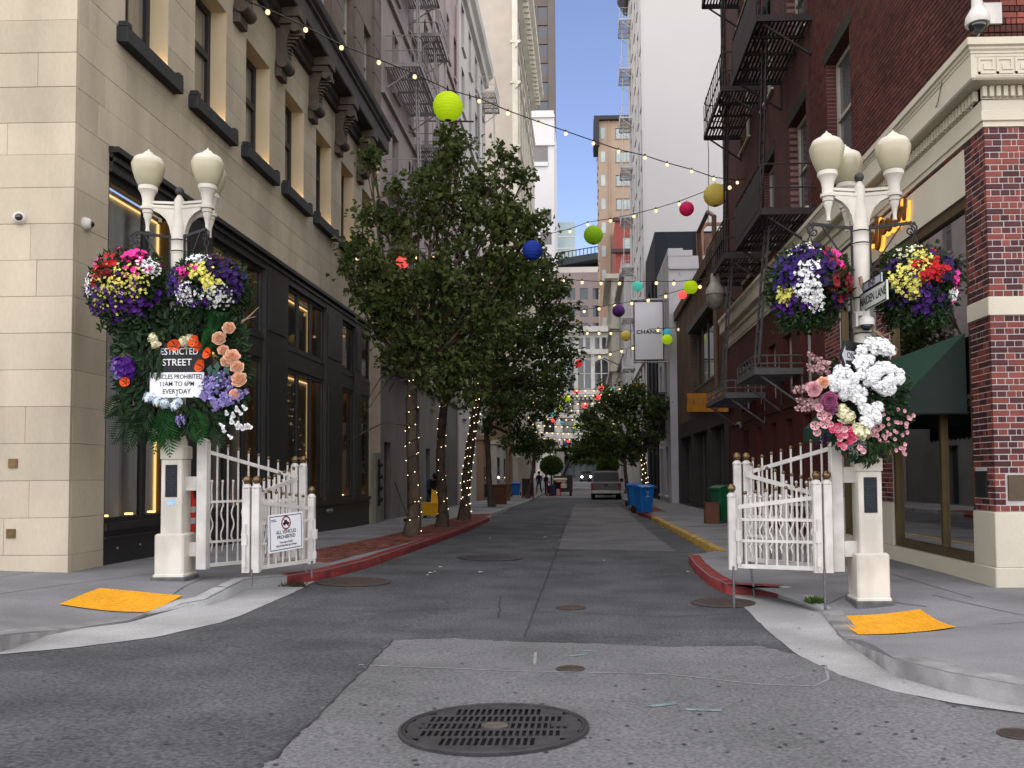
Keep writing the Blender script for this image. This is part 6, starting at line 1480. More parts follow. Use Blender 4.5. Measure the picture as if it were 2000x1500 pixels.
for px, py, r_, n in ((255, 690, 34, 170), (262, 740, 34, 200), (268, 790, 36, 240), (300, 815, 40, 260), (345, 815, 34, 180), (400, 805, 40, 220), (440, 780, 36, 180), (450, 720, 36, 180), (440, 660, 40, 200), (380, 660, 34, 160), (320, 652, 40, 200), (270, 655, 34, 170), (460, 690, 25, 90), (420, 640, 34, 120), (350, 640, 30, 120)): spray(fo, px, py, r_, n, .115, .05)
for k in range(60): x, y = q.uniform(240, 320), q.uniform(640, 720); leaf(fo, A(x, y, -.08), Vector((q.uniform(-.5, .3), -.2, -1)), Vector((0, -1, 0)), .2, .05)
part('foliage', fo, green2, wr, smooth=False)
def fern(px, py, L, ang, m, dy=-.12):
    mb = MB(); p = A(px, py, dy); d = Vector((math.cos(R(ang)), -.15, math.sin(R(ang)))).normalized(); s_ = d.cross(Vector((0, -1, 0))).normalized(); n = 16
    for i in range(n):
        f = (i + 1) / n; c = p + d * L * f + Vector((0, 0, -.10 * f * f)); w_ = .16 * math.sin(math.pi * (f * .85 + .12))
        for sg_ in (-1, 1): leaf(mb, c, s_ * sg_ + d * .8, Vector((0, -1, 0)), w_ * 1.2, .022)
    mb.tube([p + d * L * k / 6 + Vector((0, 0, -.10 * (k / 6) ** 2)) for k in range(7)], .004, 4); part('fern_frond', mb, m, wr, smooth=False)
fern(330, 790, .5, -105, green3); fern(322, 795, .5, -78, green3); fern(300, 790, .45, -120, green2); fern(378, 795, .36, -72, green3); fern(395, 690, .4, 60, green3); fern(268, 800, .4, -130, green2); fern(285, 800, .45, -115, green2); fern(415, 650, .34, 75, green3); fern(260, 770, .35, -150, green2); fern(405, 800, .4, -60, green2)
for px, py, s_ in ((447, 641, .17), (428, 661, .18), (436, 684, .16), (453, 697, .17), (443, 705, .14), (463, 717, .17), (467, 741, .17), (458, 770, .12)): place_bloom(wr, 'rose', 'peach', A(px, py, -.2), (q.uniform(-.2, .4), -1, .3), s_ * .88, q, 'rose')
for px, py in ((384, 669), (391, 679), (410, 692), (396, 717), (343, 677), (246, 748)): place_bloom(wr, 'poppy', 'orange', A(px, py, -.2), (q.uniform(-.5, .3), -1, .2), .135, q, 'poppy')
for px, py in ((292, 777), (307, 785), (321, 788), (347, 785), (342, 792)): place_bloom(wr, 'puff', 'pale', A(px, py, -.2), (0, -1, .2), .115, q, 'hydrangea')
for px, py, s_ in ((240, 715, .2), (246, 726, .2), (236, 727, .18), (228, 718, .14)): place_bloom(wr, 'puff', 'lilac' if s_ < .2 else 'purple', A(px, py, -.16), (-.4, -1, .2), s_, q, 'hydrangea')
for px, py, ex, ey in ((396, 770, 452, 738), (400, 765, 430, 742), (420, 785, 480, 765), (415, 790, 478, 775), (395, 760, 418, 730), (440, 760, 470, 745), (345, 815, 352, 838), (355, 812, 360, 828), (395, 745, 414, 728), (405, 755, 440, 725)):
    a, b = A(px, py, -.18), A(ex, ey, -.2); o = place_bloom(wr, 'spike', 'lilac', a, b - a, (b - a).length, random.Random(px), 'lilac_spray')
for px, py in ((442, 805), (455, 809), (468, 805), (452, 821), (432, 830), (436, 838), (462, 832), (472, 833), (480, 832), (465, 826), (476, 795), (462, 797), (448, 852), (486, 831)): place_bloom(wr, 'bell', 'white', A(px, py, -.18), (q.uniform(-.4, .4), -.8, .5), .095, q, 'white_bell')
for px, py in ((305, 673), (360, 668), (372, 662), (300, 660)): place_bloom(wr, 'puff', 'cream', A(px, py, -.1), (0, -1, .2), .13, q, 'hydrangea')
bm_ = MB()
for px, py in ((412, 712), (418, 720), (430, 730), (424, 706), (425, 745), (440, 712)): leaf(bm_, A(px, py, -.22), Vector((q.uniform(-.5, .5), -.1, -1)), Vector((0, -1, .2)), .13, .075, .12)
part('round_leaf', bm_, leafmat('blue green leaves', (.05, .12, .09), (.09, .17, .13)), wr, smooth=False)
tw = MB()
for pts in (((430, 660), (455, 640), (475, 625), (500, 618)), ((470, 632), (490, 615), (505, 600)), ((455, 658), (472, 668), (480, 685)), ((250, 690), (232, 700), (208, 706)), ((255, 695), (240, 690), (215, 710)), ((380, 850), (395, 838), (405, 830))): tw.tube([A(x, y, -.05) for x, y in pts], [.012] + [.008] * (len(pts) - 2) + [.003], 5)
part('twig', tw, wood, wr)
# ------------------------------------------------------------ white and pink arrangement on the right lamp
q = random.Random(41)
yw2 = RB.y - .28
wr2 = thing('flower_arrangement', 'tall arrangement of white blossoms and pink flowers strapped to the right lamp post', 'flower arrangement', atY(1685, 780, yw2))
B = lambda px, py, dy=0.0: atY(px, py, yw2 + dy)
fo = MB()
A = B
for px, py, r_, n in ((1690, 700, 35, 160), (1650, 735, 34, 160), (1700, 740, 45, 260), (1740, 760, 34, 170), (1650, 790, 40, 220), (1700, 800, 45, 280), (1745, 810, 30, 170), (1660, 840, 36, 200), (1710, 845, 40, 240), (1690, 875, 30, 140), (1620, 730, 24, 90), (1625, 770, 28, 110), (1740, 850, 22, 90)): spray(fo, px, py, r_, n, .09, .042, .02, (1690, 780), q)
part('foliage', fo, green2, wr2, smooth=False)
for px, py, s_ in [(1712, 676, .17), (1722, 680, .15), (1735, 684, .13), (1700, 672, .12), (1684, 684, .13), (1728, 672, .12), (1681, 708, .16), (1692, 704, .14), (1700, 700, .10), (1717, 717, .11)]: place_bloom(wr2, 'puff', 'white', B(px, py, -.16), (q.uniform(-.3, .3), -1, .3), s_, q, 'white_blossom')
for _ in range(100):
    f = q.random(); an = q.uniform(0, 6.28); r_ = math.sqrt(q.random())
    px, py = (1660 + 38 * r_ * math.cos(an), 745 + 30 * r_ * math.sin(an)) if f < .55 else (1725 + 36 * r_ * math.cos(an), 740 + 26 * r_ * math.sin(an))
    place_bloom(wr2, 'puff', 'white', B(px, py, -.2 - .08 * (1 - r_)), (q.uniform(-.5, .5), -1, .4), q.uniform(.07, .105), q, 'white_blossom')
for px, py in ((1690, 800), (1700, 812), (1705, 803), (1714, 795), (1690, 822), (1698, 828), (1710, 815), (1680, 780), (1668, 772)): place_bloom(wr2, 'puff', 'white', B(px, py, -.2), (q.uniform(-.4, .4), -1, .1), .12, q, 'white_blossom')
for px, py, s_ in ((1648, 808, .17), (1657, 814, .15), (1676, 843, .17), (1686, 846, .15), (1645, 797, .11)): place_bloom(wr2, 'puff', 'cream', B(px, py, -.22), (0, -1, .2), s_, q, 'cream_hydrangea')
for px, py, c_, s_ in ((1590, 760, 'blush', .13), (1608, 747, 'peach', .12), (1620, 782, 'plum', .15), (1612, 790, 'plum', .12), (1622, 800, 'plum', .11)): place_bloom(wr2, 'rose', c_, B(px, py, -.2), (-.4, -1, .2), s_, q, 'rose')
for px, py, c_ in ((1600, 797, 'blush'), (1616, 815, 'blush'), (1592, 832, 'blush'), (1596, 845, 'blush'), (1612, 828, 'blush'), (1606, 812, 'blush')): place_bloom(wr2, 'poppy', c_, B(px, py, -.2), (-.3, -1, .1), .10, q, 'pink_flower')
for _ in range(34):
    f = q.random(); px, py = 1630 + 42 * f + q.uniform(-16, 16), 828 + 46 * f + q.uniform(-14, 14); place_bloom(wr2, 'poppy', q.choice(('rose', 'rose', 'blush')), B(px, py, -.24), (q.uniform(-.4, .3), -1, .1), .065, q, 'crimson_flower')
for _ in range(52):
    f = q.random(); px, py = 1735 + 16 * math.sin(f * 9) + q.uniform(-24, 24), 805 + 75 * f + q.uniform(-10, 10); place_bloom(wr2, 'poppy', 'blush', B(px, py, -.14), (q.uniform(-.2, .6), -1, .1), .042, q, 'small_pink_flower')
for px, py in ((1765, 803), (1772, 815), (1782, 812), (1776, 818), (1768, 833), (1758, 826), (1770, 845), (1752, 800)): place_bloom(wr2, 'poppy', 'blush', B(px, py, -.1), (.4, -1, .1), .048, q, 'small_pink_flower')
for px, py, ex, ey, c_ in ((1615, 715, 1572, 686, 'dusty'), (1615, 722, 1570, 712, 'dusty'), (1620, 726, 1576, 722, 'dusty'), (1598, 752, 1552, 765, 'dusty'), (1600, 760, 1556, 758, 'dusty'), (1605, 788, 1560, 782, 'dusty'), (1606, 790, 1558, 798, 'dusty'), (1618, 850, 1595, 870, 'violet')):
    a, b = B(px, py, -.1), B(ex, ey, -.12); place_bloom(wr2, 'spike', c_, a, b - a, (b - a).length, random.Random(py), 'flower_spray')
sv = MB()
for _ in range(120): x, y = q.uniform(1655, 1690), q.uniform(850, 885); leaf(sv, B(x, y, -.2), rvec(q), rvec(q), .06, .014)
part('silver_leaves', sv, grey_leaf, wr2, smooth=False)
tr_ = MB()
for _ in range(260): f = q.random(); x, y = 1690 + q.uniform(-45, 55), 862 + 38 * f * q.random(); leaf(tr_, B(x, y, -.18), Vector((q.uniform(-.4, .4), 0, -1)), rvec(q), .06, .035)
part('trailing_leaves', tr_, green1, wr2, smooth=False)
# ============================================================ trees
bark = mat('plane bark', (.085, .060, .043), .85, .35, 9, .5, 30, stain=.3, sscale=3, stretch=(1, 1, .4))
leaf_a = leafmat('plane leaves', (.032, .054, .015), (.165, .20, .065), .48)
leaf_b = leafmat('darker plane leaves', (.026, .046, .014), (.125, .165, .052), .48)
leaf_c = leafmat('topiary leaves', (.035, .075, .012), (.11, .18, .035), .3)
leaf_d = leafmat('darkest tree leaves', (.024, .042, .014), (.10, .14, .045), .48)  # darkest green of the tree crowns
fairy = emis('fairy light', (1.0, .80, .45), 1.6)
def tree(label, base_px, Y, blobs, dens, lsz, lm, seed, trunk_r, lean, fork_px, hf=P, base=None, limbs=7, group='street trees along the lane', name='plane_tree'):
    """blobs: (px, py, radius px) read at the tree's own distance, given real depth about it"""
    q = random.Random(seed)
    b = base if base is not None else Vector(atG(*base_px, hf)); Y = b.y
    t = thing(name, label, 'tree', b, group)
    sc = Y / FPX; cs = []
    for px, py, r_ in blobs:
        p = atY(px, py, Y + q.uniform(-.5, .5) * min(r_ * sc * 1.2, 1.6)); cs.append((p, r_ * sc))
    fk = atY(*fork_px, Y)
    tr = MB(); n = 12; pts = []; rr = []
    for i in range(n + 1):
        f = i / n; p = b.lerp(fk, f) + Vector((.06 * math.sin(f * 5 + seed), .05 * math.cos(f * 4), 0)) * (f > 0); pts.append(p); rr.append(trunk_r * (1.45 - .75 * min(1, f * 5)) if f < .2 else trunk_r * (.98 - .25 * f) * (1 + .06 * math.sin(i * 2.3)))
    pts[0] = b - Vector((0, 0, .08)); tr.tube(pts, rr, 12); part('trunk', tr, bark, t)
    lb = MB()
    for k, (c, r_) in enumerate(cs):
        st = pts[-1].lerp(pts[-3], q.random()); mid = st.lerp(c, .5) + Vector((q.uniform(-.2, .2), q.uniform(-.2, .2), -.15 * (c - st).length * .3))
        w_ = trunk_r * q.uniform(.26, .42)
        lb.tube([st, st.lerp(mid, .5) + Vector((0, 0, .05)), mid, mid.lerp(c, .6), c], [w_, w_ * .8, w_ * .6, w_ * .4, w_ * .18], 7)
        for _ in range(5):
            e = c + rvec(q) * r_ * .85; lb.tube([mid.lerp(c, q.uniform(.3, 1)), c.lerp(e, .5) + rvec(q) * .08, e], [w_ * .25, w_ * .15, w_ * .05], 5)
    part('limbs', lb, bark, t)
    cr = MB()
    for c, r_ in cs:
        ncl = max(8, int(dens * (r_ ** 1.9)))
        for _ in range(ncl):
            d = rvec(q); rad = r_ * (q.random() ** .38) * q.uniform(.75, 1.12); cc = c + Vector((d.x * rad, d.y * rad * .9, d.z * rad * .8)); s_ = q.uniform(.12, .40)
            tip = (d + Vector((0, 0, .15)) + rvec(q) * .6).normalized()
            for _ in range(q.randint(9, 17)):
                p = cc + tip * q.uniform(-s_, s_) + rvec(q) * s_ * .5; L = lsz * q.uniform(.6, 1.25)
                leaf(cr, p, rvec(q) + Vector((0, 0, -.25)) + tip * .5, Vector((0, 0, 1)) + rvec(q) * .9, L, L * q.uniform(.65, .95), .2)
    part('crown', cr, lm, t, smooth=False)
    return t, pts, rr
def fairy_wrap(t, pts, rr, turns, nb, z0, z1, seed, br=.009):
    q = random.Random(seed); cab = MB(); n = turns * 10; P_ = []
    for i in range(n + 1):
        f = z0 + (z1 - z0) * i / n; k = f * (len(pts) - 1); a = int(k); a = min(a, len(pts) - 2); c = pts[a].lerp(pts[a + 1], k - a); r_ = rr[a] + (rr[a + 1] - rr[a]) * (k - a) + .012
        an = i / 10 * 2 * math.pi; P_.append(c + Vector((r_ * math.cos(an), r_ * math.sin(an), 0)))
    cab.tube(P_, .008, 4)
    w_ = thing('fairy_lights', 'fairy lights wrapped round the trunk of the ' + ' '.join(t['label'].split(',')[0].split()[:7]), 'string lights', P_[0], 'fairy lights on the tree trunks')
    part('cable', cab, black, w_)
    bm_ = MB(); bm_.sph((0, 0, 0), br, 6, 4); me = bm_.mesh('bulb', fairy)
    for i in range(nb):
        k = int(n * (i + q.random() * .7) / nb); put('bulb', me, w_, P_[min(k, n)] - origin(w_) + rvec(q) * .02)
T1 = tree('tall leafy plane tree, nearest on the left with the widest crown', (802, 1045), 0,
  [(882, 312, 38), (945, 355, 50), (1000, 338, 20), (865, 395, 72), (965, 430, 72), (1000, 415, 36), (795, 440, 62), (735, 430, 34), (728, 520, 52), (815, 545, 92), (925, 530, 95), (1000, 500, 62), (870, 630, 78), (770, 610, 56), (950, 625, 70), (745, 590, 40), (722, 318, 20), (820, 352, 34), (690, 500, 20), (700, 555, 24), (905, 280, 18), (870, 262, 14), (835, 690, 50), (1035, 455, 34), (720, 300, 14), (742, 655, 22), (795, 690, 46), (865, 735, 52), (760, 690, 26), (905, 705, 60), (820, 655, 56), (930, 760, 30), (700, 470, 14), (672, 522, 12), (715, 585, 16), (1025, 345, 14), (985, 300, 16), (850, 330, 20), (1050, 430, 16), (775, 365, 18)],
  92, .15, leaf_a, 1, .155, 0, (812, 700))
T2 = tree('slim plane tree, second along the left kerb', (862, 1030), 0, [(960, 590, 60), (1010, 560, 55), (935, 690, 70), (1000, 650, 70), (890, 700, 50), (870, 745, 34)], 70, .15, leaf_b, 2, .145, 0, (868, 760))
T3 = tree('fairy lit plane tree, third along the left kerb', (906, 1015), 0, [(1030, 540, 50), (1062, 520, 34), (1075, 600, 55), (1050, 660, 60), (1000, 740, 60), (1090, 690, 45), (1070, 740, 50), (940, 770, 40), (1085, 565, 36), (1105, 640, 28)], 58, .16, leaf_b, 3, .17, -.2, (935, 740))
T4 = tree('thin dark plane tree, fourth along the left kerb', (962, 990), 0, [(985, 800, 50), (1040, 790, 55), (1075, 790, 38), (1015, 850, 34), (1040, 865, 40), (950, 830, 26), (1000, 770, 50), (1085, 745, 40)], 40, .18, leaf_d, 4, .15, 0, (945, 820))
T5 = tree('small plane tree, farthest of the left row', (0, 0), 0, [(1040, 880, 26), (1010, 868, 24), (1065, 870, 22), (1030, 850, 22), (985, 862, 16)], 34, .2, leaf_b, 5, .14, 0, (1045, 880), base=Vector((-3.6, 56, P(-3.6, 56))))
T6 = tree('broad plane tree over the parked pickup on the right', (0, 0), 0, [(1185, 800, 48), (1240, 790, 52), (1275, 800, 36), (1165, 845, 42), (1215, 850, 52), (1262, 850, 40), (1200, 768, 30), (1240, 762, 24), (1300, 790, 20), (1150, 820, 26), (1190, 880, 28), (1240, 885, 26)], 40, .2, leaf_b, 6, .17, 0, (1258, 880), base=Vector((3.1, 45.5, P(3.1, 45.5))))
T7 = tree('leafy plane tree deeper on the right behind the pickup', (0, 0), 0, [(1150, 870, 30), (1175, 860, 34), (1210, 865, 30), (1135, 885, 20), (1195, 890, 26), (1230, 880, 22)], 28, .26, leaf_d, 7, .17, 0, (1222, 900), base=Vector((3.3, 68, P(3.3, 68))))
T8 = tree('dark tree far down the lane behind the cart', (0, 0), 0, [(1115, 885, 22), (1100, 893, 20), (1135, 880, 20), (1090, 880, 16), (1122, 870, 14)], 16, .34, leaf_d, 8, .18, 0, (1110, 905), base=Vector((-2.6, 96, P(-2.6, 96))))
T9 = tree('dark tree across the far street', (0, 0), 0, [(1150, 890, 26), (1170, 880, 24), (1130, 895, 18), (1190, 888, 24), (1160, 868, 18), (1215, 885, 22)], 14, .4, leaf_d, 9, .2, 0, (1165, 905), base=Vector((2.2, 128, G(2.2, 128))))
fairy_wrap(T1[0], T1[1], T1[2], 11, 46, .03, .98, 1); fairy_wrap(T2[0], T2[1], T2[2], 11, 22, .05, .9, 2); fairy_wrap(T3[0], T3[1], T3[2], 16, 110, .06, .98, 3, .014); fairy_wrap(T6[0], T6[1], T6[2], 10, 40, .03, .95, 6, .02)
tb = MB(); q = random.Random(8)     # bare twigs low on the first tree
for pts in (((815, 700), (760, 740), (725, 790), (690, 840)), ((800, 740), (770, 745), (760, 765)), ((790, 720), (745, 735), (730, 760), (715, 790)), ((805, 735), (830, 760), (850, 790)), ((800, 830), (750, 825), (700, 850), (670, 865))):
    Yt = T1[1][0].y; tb.tube([atY(x, y, Yt + q.uniform(-.3, .3)) for x, y in pts], [.03, .018, .01, .005][:len(pts)], 5)
part('bare_twigs', tb, bark, T1[0])
def topiary(px, py, rpx, Y, x, label):
    t = thing('topiary_bush', label, 'bush', (x, Y, P(x, Y)), 'clipped round bushes'); c = atY(px, py, Y); r_ = rpx / FPX * Y; q = random.Random(px)
    mb = MB()
    for _ in range(2600): d = rvec(q); p = c + Vector((d.x * r_, d.y * r_ * .8, d.z * r_ * .82)) * q.uniform(.7, 1.03); leaf(mb, p, d + rvec(q) * .8, rvec(q), .22, .14)
    part('foliage', mb, leaf_c, t, smooth=False)
    mb = MB(); mb.tube([(c.x, Y, P(x, Y)), c], .07, 7); mb.lathe((c.x, Y, P(x, Y)), [(.3, 0), (.38, .6), (.36, .6)], 12); part('pot', mb, mat('dark pot', (.03, .028, .028), .7), t)
topiary(1077, 909, 20, 70, atY(1077, 909, 70).x, 'clipped round bush at the left kerb behind the cart'); topiary(1187, 909, 19, 62, atY(1187, 909, 62).x, 'clipped round bush behind the parked pickup')
# weeds in the gutter
for px, py, lb in ((576, 1146, 'dry grass tuft at the foot of the left gate'), (1592, 1178, 'small green weed in the kerb joint by the right gate')):
    p = Vector(atG(px, py, P if px > 1000 else G)); mb = MB(); q = random.Random(px)
    for _ in range(90): b_ = p + Vector((q.uniform(-.16, .16), q.uniform(-.06, .06), 0)) * (1 if px < 1000 else .45); leaf(mb, b_, Vector((q.uniform(-1, 1), q.uniform(-1, 1), q.uniform(.2, 1))), rvec(q), .09, .014 if px < 1000 else .03)
    solo('weed_tuft', mb, leafmat('dry grass', (.05, .05, .02), (.12, .10, .05)) if px < 1000 else leaf_c, lb, 'weed', smooth=False)
# ============================================================ festoon strings and paper lanterns
bulb_m = emis('festoon bulb', (1.0, .64, .32), .55)
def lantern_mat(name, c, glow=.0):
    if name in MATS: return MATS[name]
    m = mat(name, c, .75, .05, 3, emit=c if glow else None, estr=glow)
    n, l = m.node_tree.nodes, m.node_tree.links
    tc = n.new('ShaderNodeTexCoord'); sp = n.new('ShaderNodeSeparateXYZ'); l.new(tc.outputs['Object'], sp.inputs[0])
    w = n.new('ShaderNodeMath'); w.operation = 'SINE'; mu = n.new('ShaderNodeMath'); mu.operation = 'MULTIPLY'; mu.inputs[1].default_value = 95; l.new(sp.outputs['Z'], mu.inputs[0]); l.new(mu.outputs[0], w.inputs[0])
    b = n.new('ShaderNodeBump'); b.inputs['Strength'].default_value = .35; b.inputs['Distance'].default_value = .012; l.new(w.outputs[0], b.inputs['Height']); l.new(b.outputs[0], n['Principled BSDF'].inputs['Normal'])
    t = n.new('ShaderNodeBsdfTranslucent'); t.inputs[0].default_value = (*c, 1); mx = n.new('ShaderNodeMixShader'); mx.inputs[0].default_value = .45
    l.new(n['Principled BSDF'].outputs[0], mx.inputs[1]); l.new(t.outputs[0], mx.inputs[2]); l.new(mx.outputs[0], n['Material Output'].inputs[0]); return m
LC = dict(lime=(.60, .78, .02), green=(.42, .68, .03), yellow=(.86, .73, .20), pink=(.85, .05, .22), coral=(.82, .09, .09), teal=(.12, .58, .48), purple=(.17, .06, .26), sky=(.10, .50, .62), amber=(.74, .38, .03), blue=(.03, .07, .42), indigo=(.10, .08, .34), red=(.55, .02, .04))
SB = {}
def socket_bulb(r_):
    k = round(r_, 3)
    if k not in SB:
        a = MB(); a.sph((0, 0, -r_ * 1.25), r_, 10, 8, 1.1); a2 = MB(); a2.lathe((0, 0, 0), [(r_ * .45, -r_ * .45), (r_ * .55, r_ * .1), (r_ * .5, r_ * .9), (r_ * .2, r_ * 1.1)], 8)
        SB[k] = (a2.mesh('socket', black), a.mesh('bulb', bulb_m))
    return SB[k]
NSTR = [0]
def festoon(label, knots, bulbs=None, step=None, r_=.052, cab=.012, steel_wire=False, sag=0.0, n=0):
    """knots: 3-d points the cable hangs through; bulbs: fractions or None for even spacing"""
    t = thing('festoon_string', label, 'string lights', knots[0], 'festoon light strings across the lane')
    pts = []
    for a, b in zip(knots, knots[1:]):
        k = max(2, int((b - a).length / .5))
        pts += [a.lerp(b, j / k) - Vector((0, 0, sag * 4 * (j / k) * (1 - j / k))) for j in range(k)]
    pts.append(knots[-1])
    mb = MB(); mb.tube(pts, cab, 5); part('cable', mb, black, t)
    sm, bm_ = socket_bulb(r_)
    for p in (bulbs if bulbs is not None else []):
        s_ = put('socket', sm, t, p - origin(t)); put('bulb', bm_, s_, (0, 0, 0))
    return t
def lantern(px, py, dpx, Y, col, label, glow=.0, hang=None):
    c = atY(px, py, Y); r_ = dpx / 2 / FPX * (c - EYE).dot(fwd)
    t = thing('paper_lantern', label, 'lantern', c, 'paper lanterns over the lane')
    a = MB(); m_ = 20; prof = []
    for i in range(m_ + 1):
        th = math.pi * (.07 + .86 * i / m_); rr = r_ * math.sin(th) * (1 + (.016 if i % 2 else -.016)); prof.append((rr, -r_ * .97 * math.cos(th)))
    a.lathe((0, 0, 0), prof, 20); part('shade', a, lantern_mat(col + ' paper', LC[col], glow), t, True, ang=60)
    b = MB(); b.lathe((0, 0, 0), [(r_ * .2, -r_ * .955), (r_ * .23, -r_ * .955), (r_ * .23, -r_ * .93), (r_ * .2, -r_ * .93)], 14); b.lathe((0, 0, 0), [(r_ * .2, r_ * .93), (r_ * .23, r_ * .93), (r_ * .23, r_ * .955), (r_ * .2, r_ * .955)], 14); b.tube([(0, 0, r_ * .95), (0, 0, r_ * .95 + max(.06, (hang or 0)))], .008, 4); part('ring', b, black, t, True)
    return t
def from_px(rows, Ya, Yb, xa, xb):
    return [atY(px, py, Ya + (Yb - Ya) * (px - xa) / (xb - xa)) for px, py in rows]
# first string: from the cornice on the left down to the fire escape on the right
cab = from_px([(478, 0), (523, 18), (597, 52), (667, 88), (740, 116), (810, 144), (876, 175), (936, 192), (992, 216), (1052, 238), (1105, 256), (1159, 275), (1208, 292), (1260, 304), (1303, 318), (1351, 331), (1394, 346), (1440, 352), (1560, 330)], 15.5, 25.5, 478, 1440)
bl = from_px([(523, 18), (597, 53), (667, 88), (740, 117), (810, 145), (936, 193), (992, 217), (1052, 239), (1105, 257), (1159, 276), (1208, 292), (1260, 304), (1303, 318), (1351, 331), (1394, 346), (1440, 353)], 15.5, 25.5, 478, 1440)
festoon('long festoon string from the dark cornice, nearest and highest of all', cab, bl, r_=.045, cab=.014)
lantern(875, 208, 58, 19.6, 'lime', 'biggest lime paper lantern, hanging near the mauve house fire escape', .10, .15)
# second string: from the tree up to the right fire escape
cab = from_px([(1040, 462), (1080, 455), (1113, 447), (1148, 434), (1192, 427), (1238, 418), (1281, 407), (1327, 393), (1397, 366), (1440, 350)], 36, 25.5, 1040, 1440)
bl = from_px([(1113, 449), (1148, 435), (1192, 428), (1238, 419), (1281, 408), (1327, 395), (1425, 362)], 36, 25.5, 1040, 1440)
festoon('second festoon string, rising from the tree crown to the right fire escape', cab, bl, r_=.055, cab=.013)
lantern(1397, 381, 46, 26.5, 'yellow', 'large pale yellow paper lantern beside the right fire escape'); lantern(1341, 408, 29, 28.2, 'pink', 'hot pink paper lantern left of the large pale yellow one'); lantern(1159, 459, 38, 33, 'green', 'grass green paper lantern against the gap of blue sky')
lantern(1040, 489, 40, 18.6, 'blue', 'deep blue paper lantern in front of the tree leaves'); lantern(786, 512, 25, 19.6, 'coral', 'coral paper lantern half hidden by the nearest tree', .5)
# third: level string at the height of the white painted house
row = [(698, 500), (732, 503), (758, 504), (815, 500), (846, 500)]
festoon('short festoon string along the beige wall behind the nearest tree', from_px([(685, 495)] + row + [(880, 498)], 24, 26, 685, 880), from_px(row, 24, 26, 685, 880), r_=.055)
row = [(1025, 540), (1062, 543), (1100, 545), (1137, 548), (1174, 550), (1210, 550), (1282, 549), (1316, 550), (1385, 545)]
festoon('festoon string level with the top of the tall grey hanging sign', from_px([(960, 535)] + row + [(1420, 538)], 38, 31, 960, 1420), from_px(row, 38, 31, 960, 1420), r_=.062, cab=.014)
lantern(1245, 559, 21, 33.6, 'teal', 'teal paper lantern above the tall grey hanging sign', .15)
row = [(1110, 609), (1141, 605), (1170, 600), (1201, 594), (1234, 589), (1266, 583), (1300, 575), (1367, 556)]
festoon('festoon string crossing the top edge of the tall grey hanging sign', from_px([(1060, 612)] + row + [(1400, 545)], 44, 31.5, 1060, 1400), from_px(row, 44, 31.5, 1060, 1400), r_=.066, cab=.014)
lantern(1349, 561, 28, 33, 'lime', 'lime paper lantern in front of the white painted wall'); lantern(1333, 576, 17, 33.5, 'coral', 'small coral paper lantern beside the lime one at the white painted wall', .4); lantern(1208, 607, 25, 38.5, 'purple', 'dark purple paper lantern left of the tall grey hanging sign')
row = [(1147, 648), (1170, 648), (1193, 648), (1240, 646), (1263, 643), (1285, 642), (1326, 640)]
festoon('festoon string across the letters of the tall grey hanging sign', from_px([(1090, 645)] + row + [(1345, 632)], 50, 43, 1090, 1345), from_px(row, 50, 43, 1090, 1345), r_=.072, cab=.015)
row = [(1171, 694), (1192, 689), (1214, 683), (1236, 677), (1258, 670), (1281, 662), (1326, 646)]
festoon('festoon string across the lower half of the tall grey hanging sign', from_px([(1100, 705)] + row + [(1345, 640)], 56, 43.5, 1100, 1345), from_px(row, 56, 43.5, 1100, 1345), r_=.075, cab=.015)
lantern(1222, 656, 21, 46, 'yellow', 'mustard yellow paper lantern at the lower left of the dark purple one'); lantern(1303, 649, 15, 44, 'sky', 'small sky blue paper lantern right of the tall grey hanging sign', .1); lantern(1303, 663, 21, 44, 'lime', 'lime paper lantern under the sky blue one')
# deeper strings, sagging from house to house
q = random.Random(77)
deep = [(58, 745, 752, 12, 'behind the grey hanging sign'), (63, 764, 760, 10, 'over the right tree'), (68, 780, 776, 9, 'at the arched windows'), (74, 790, 790, 10, 'crossing the yellow and teal lanterns'), (80, 812, 806, 9, 'over the pickup'), (86, 826, 822, 8, 'above the cart'), (92, 840, 834, 8, 'before the far trees'), (99, 853, 848, 6, 'at the end of the lane')]
for k, (Y, ya, yb_, sg_, where) in enumerate(deep):
    xa, xb = 1140 - 5.6 * FPX / Y, 1140 + 4.1 * FPX / Y
    pts = []
    n = 17
    for i in range(n + 1):
        f = i / n; pts.append(atY(xa + (xb - xa) * f, ya + (yb_ - ya) * f + sg_ * 4 * f * (1 - f), Y + 3 * f))
    festoon('distant sagging festoon string ' + where, pts, pts[1:-1], r_=.062 + .0005 * (Y - 58), cab=.018)
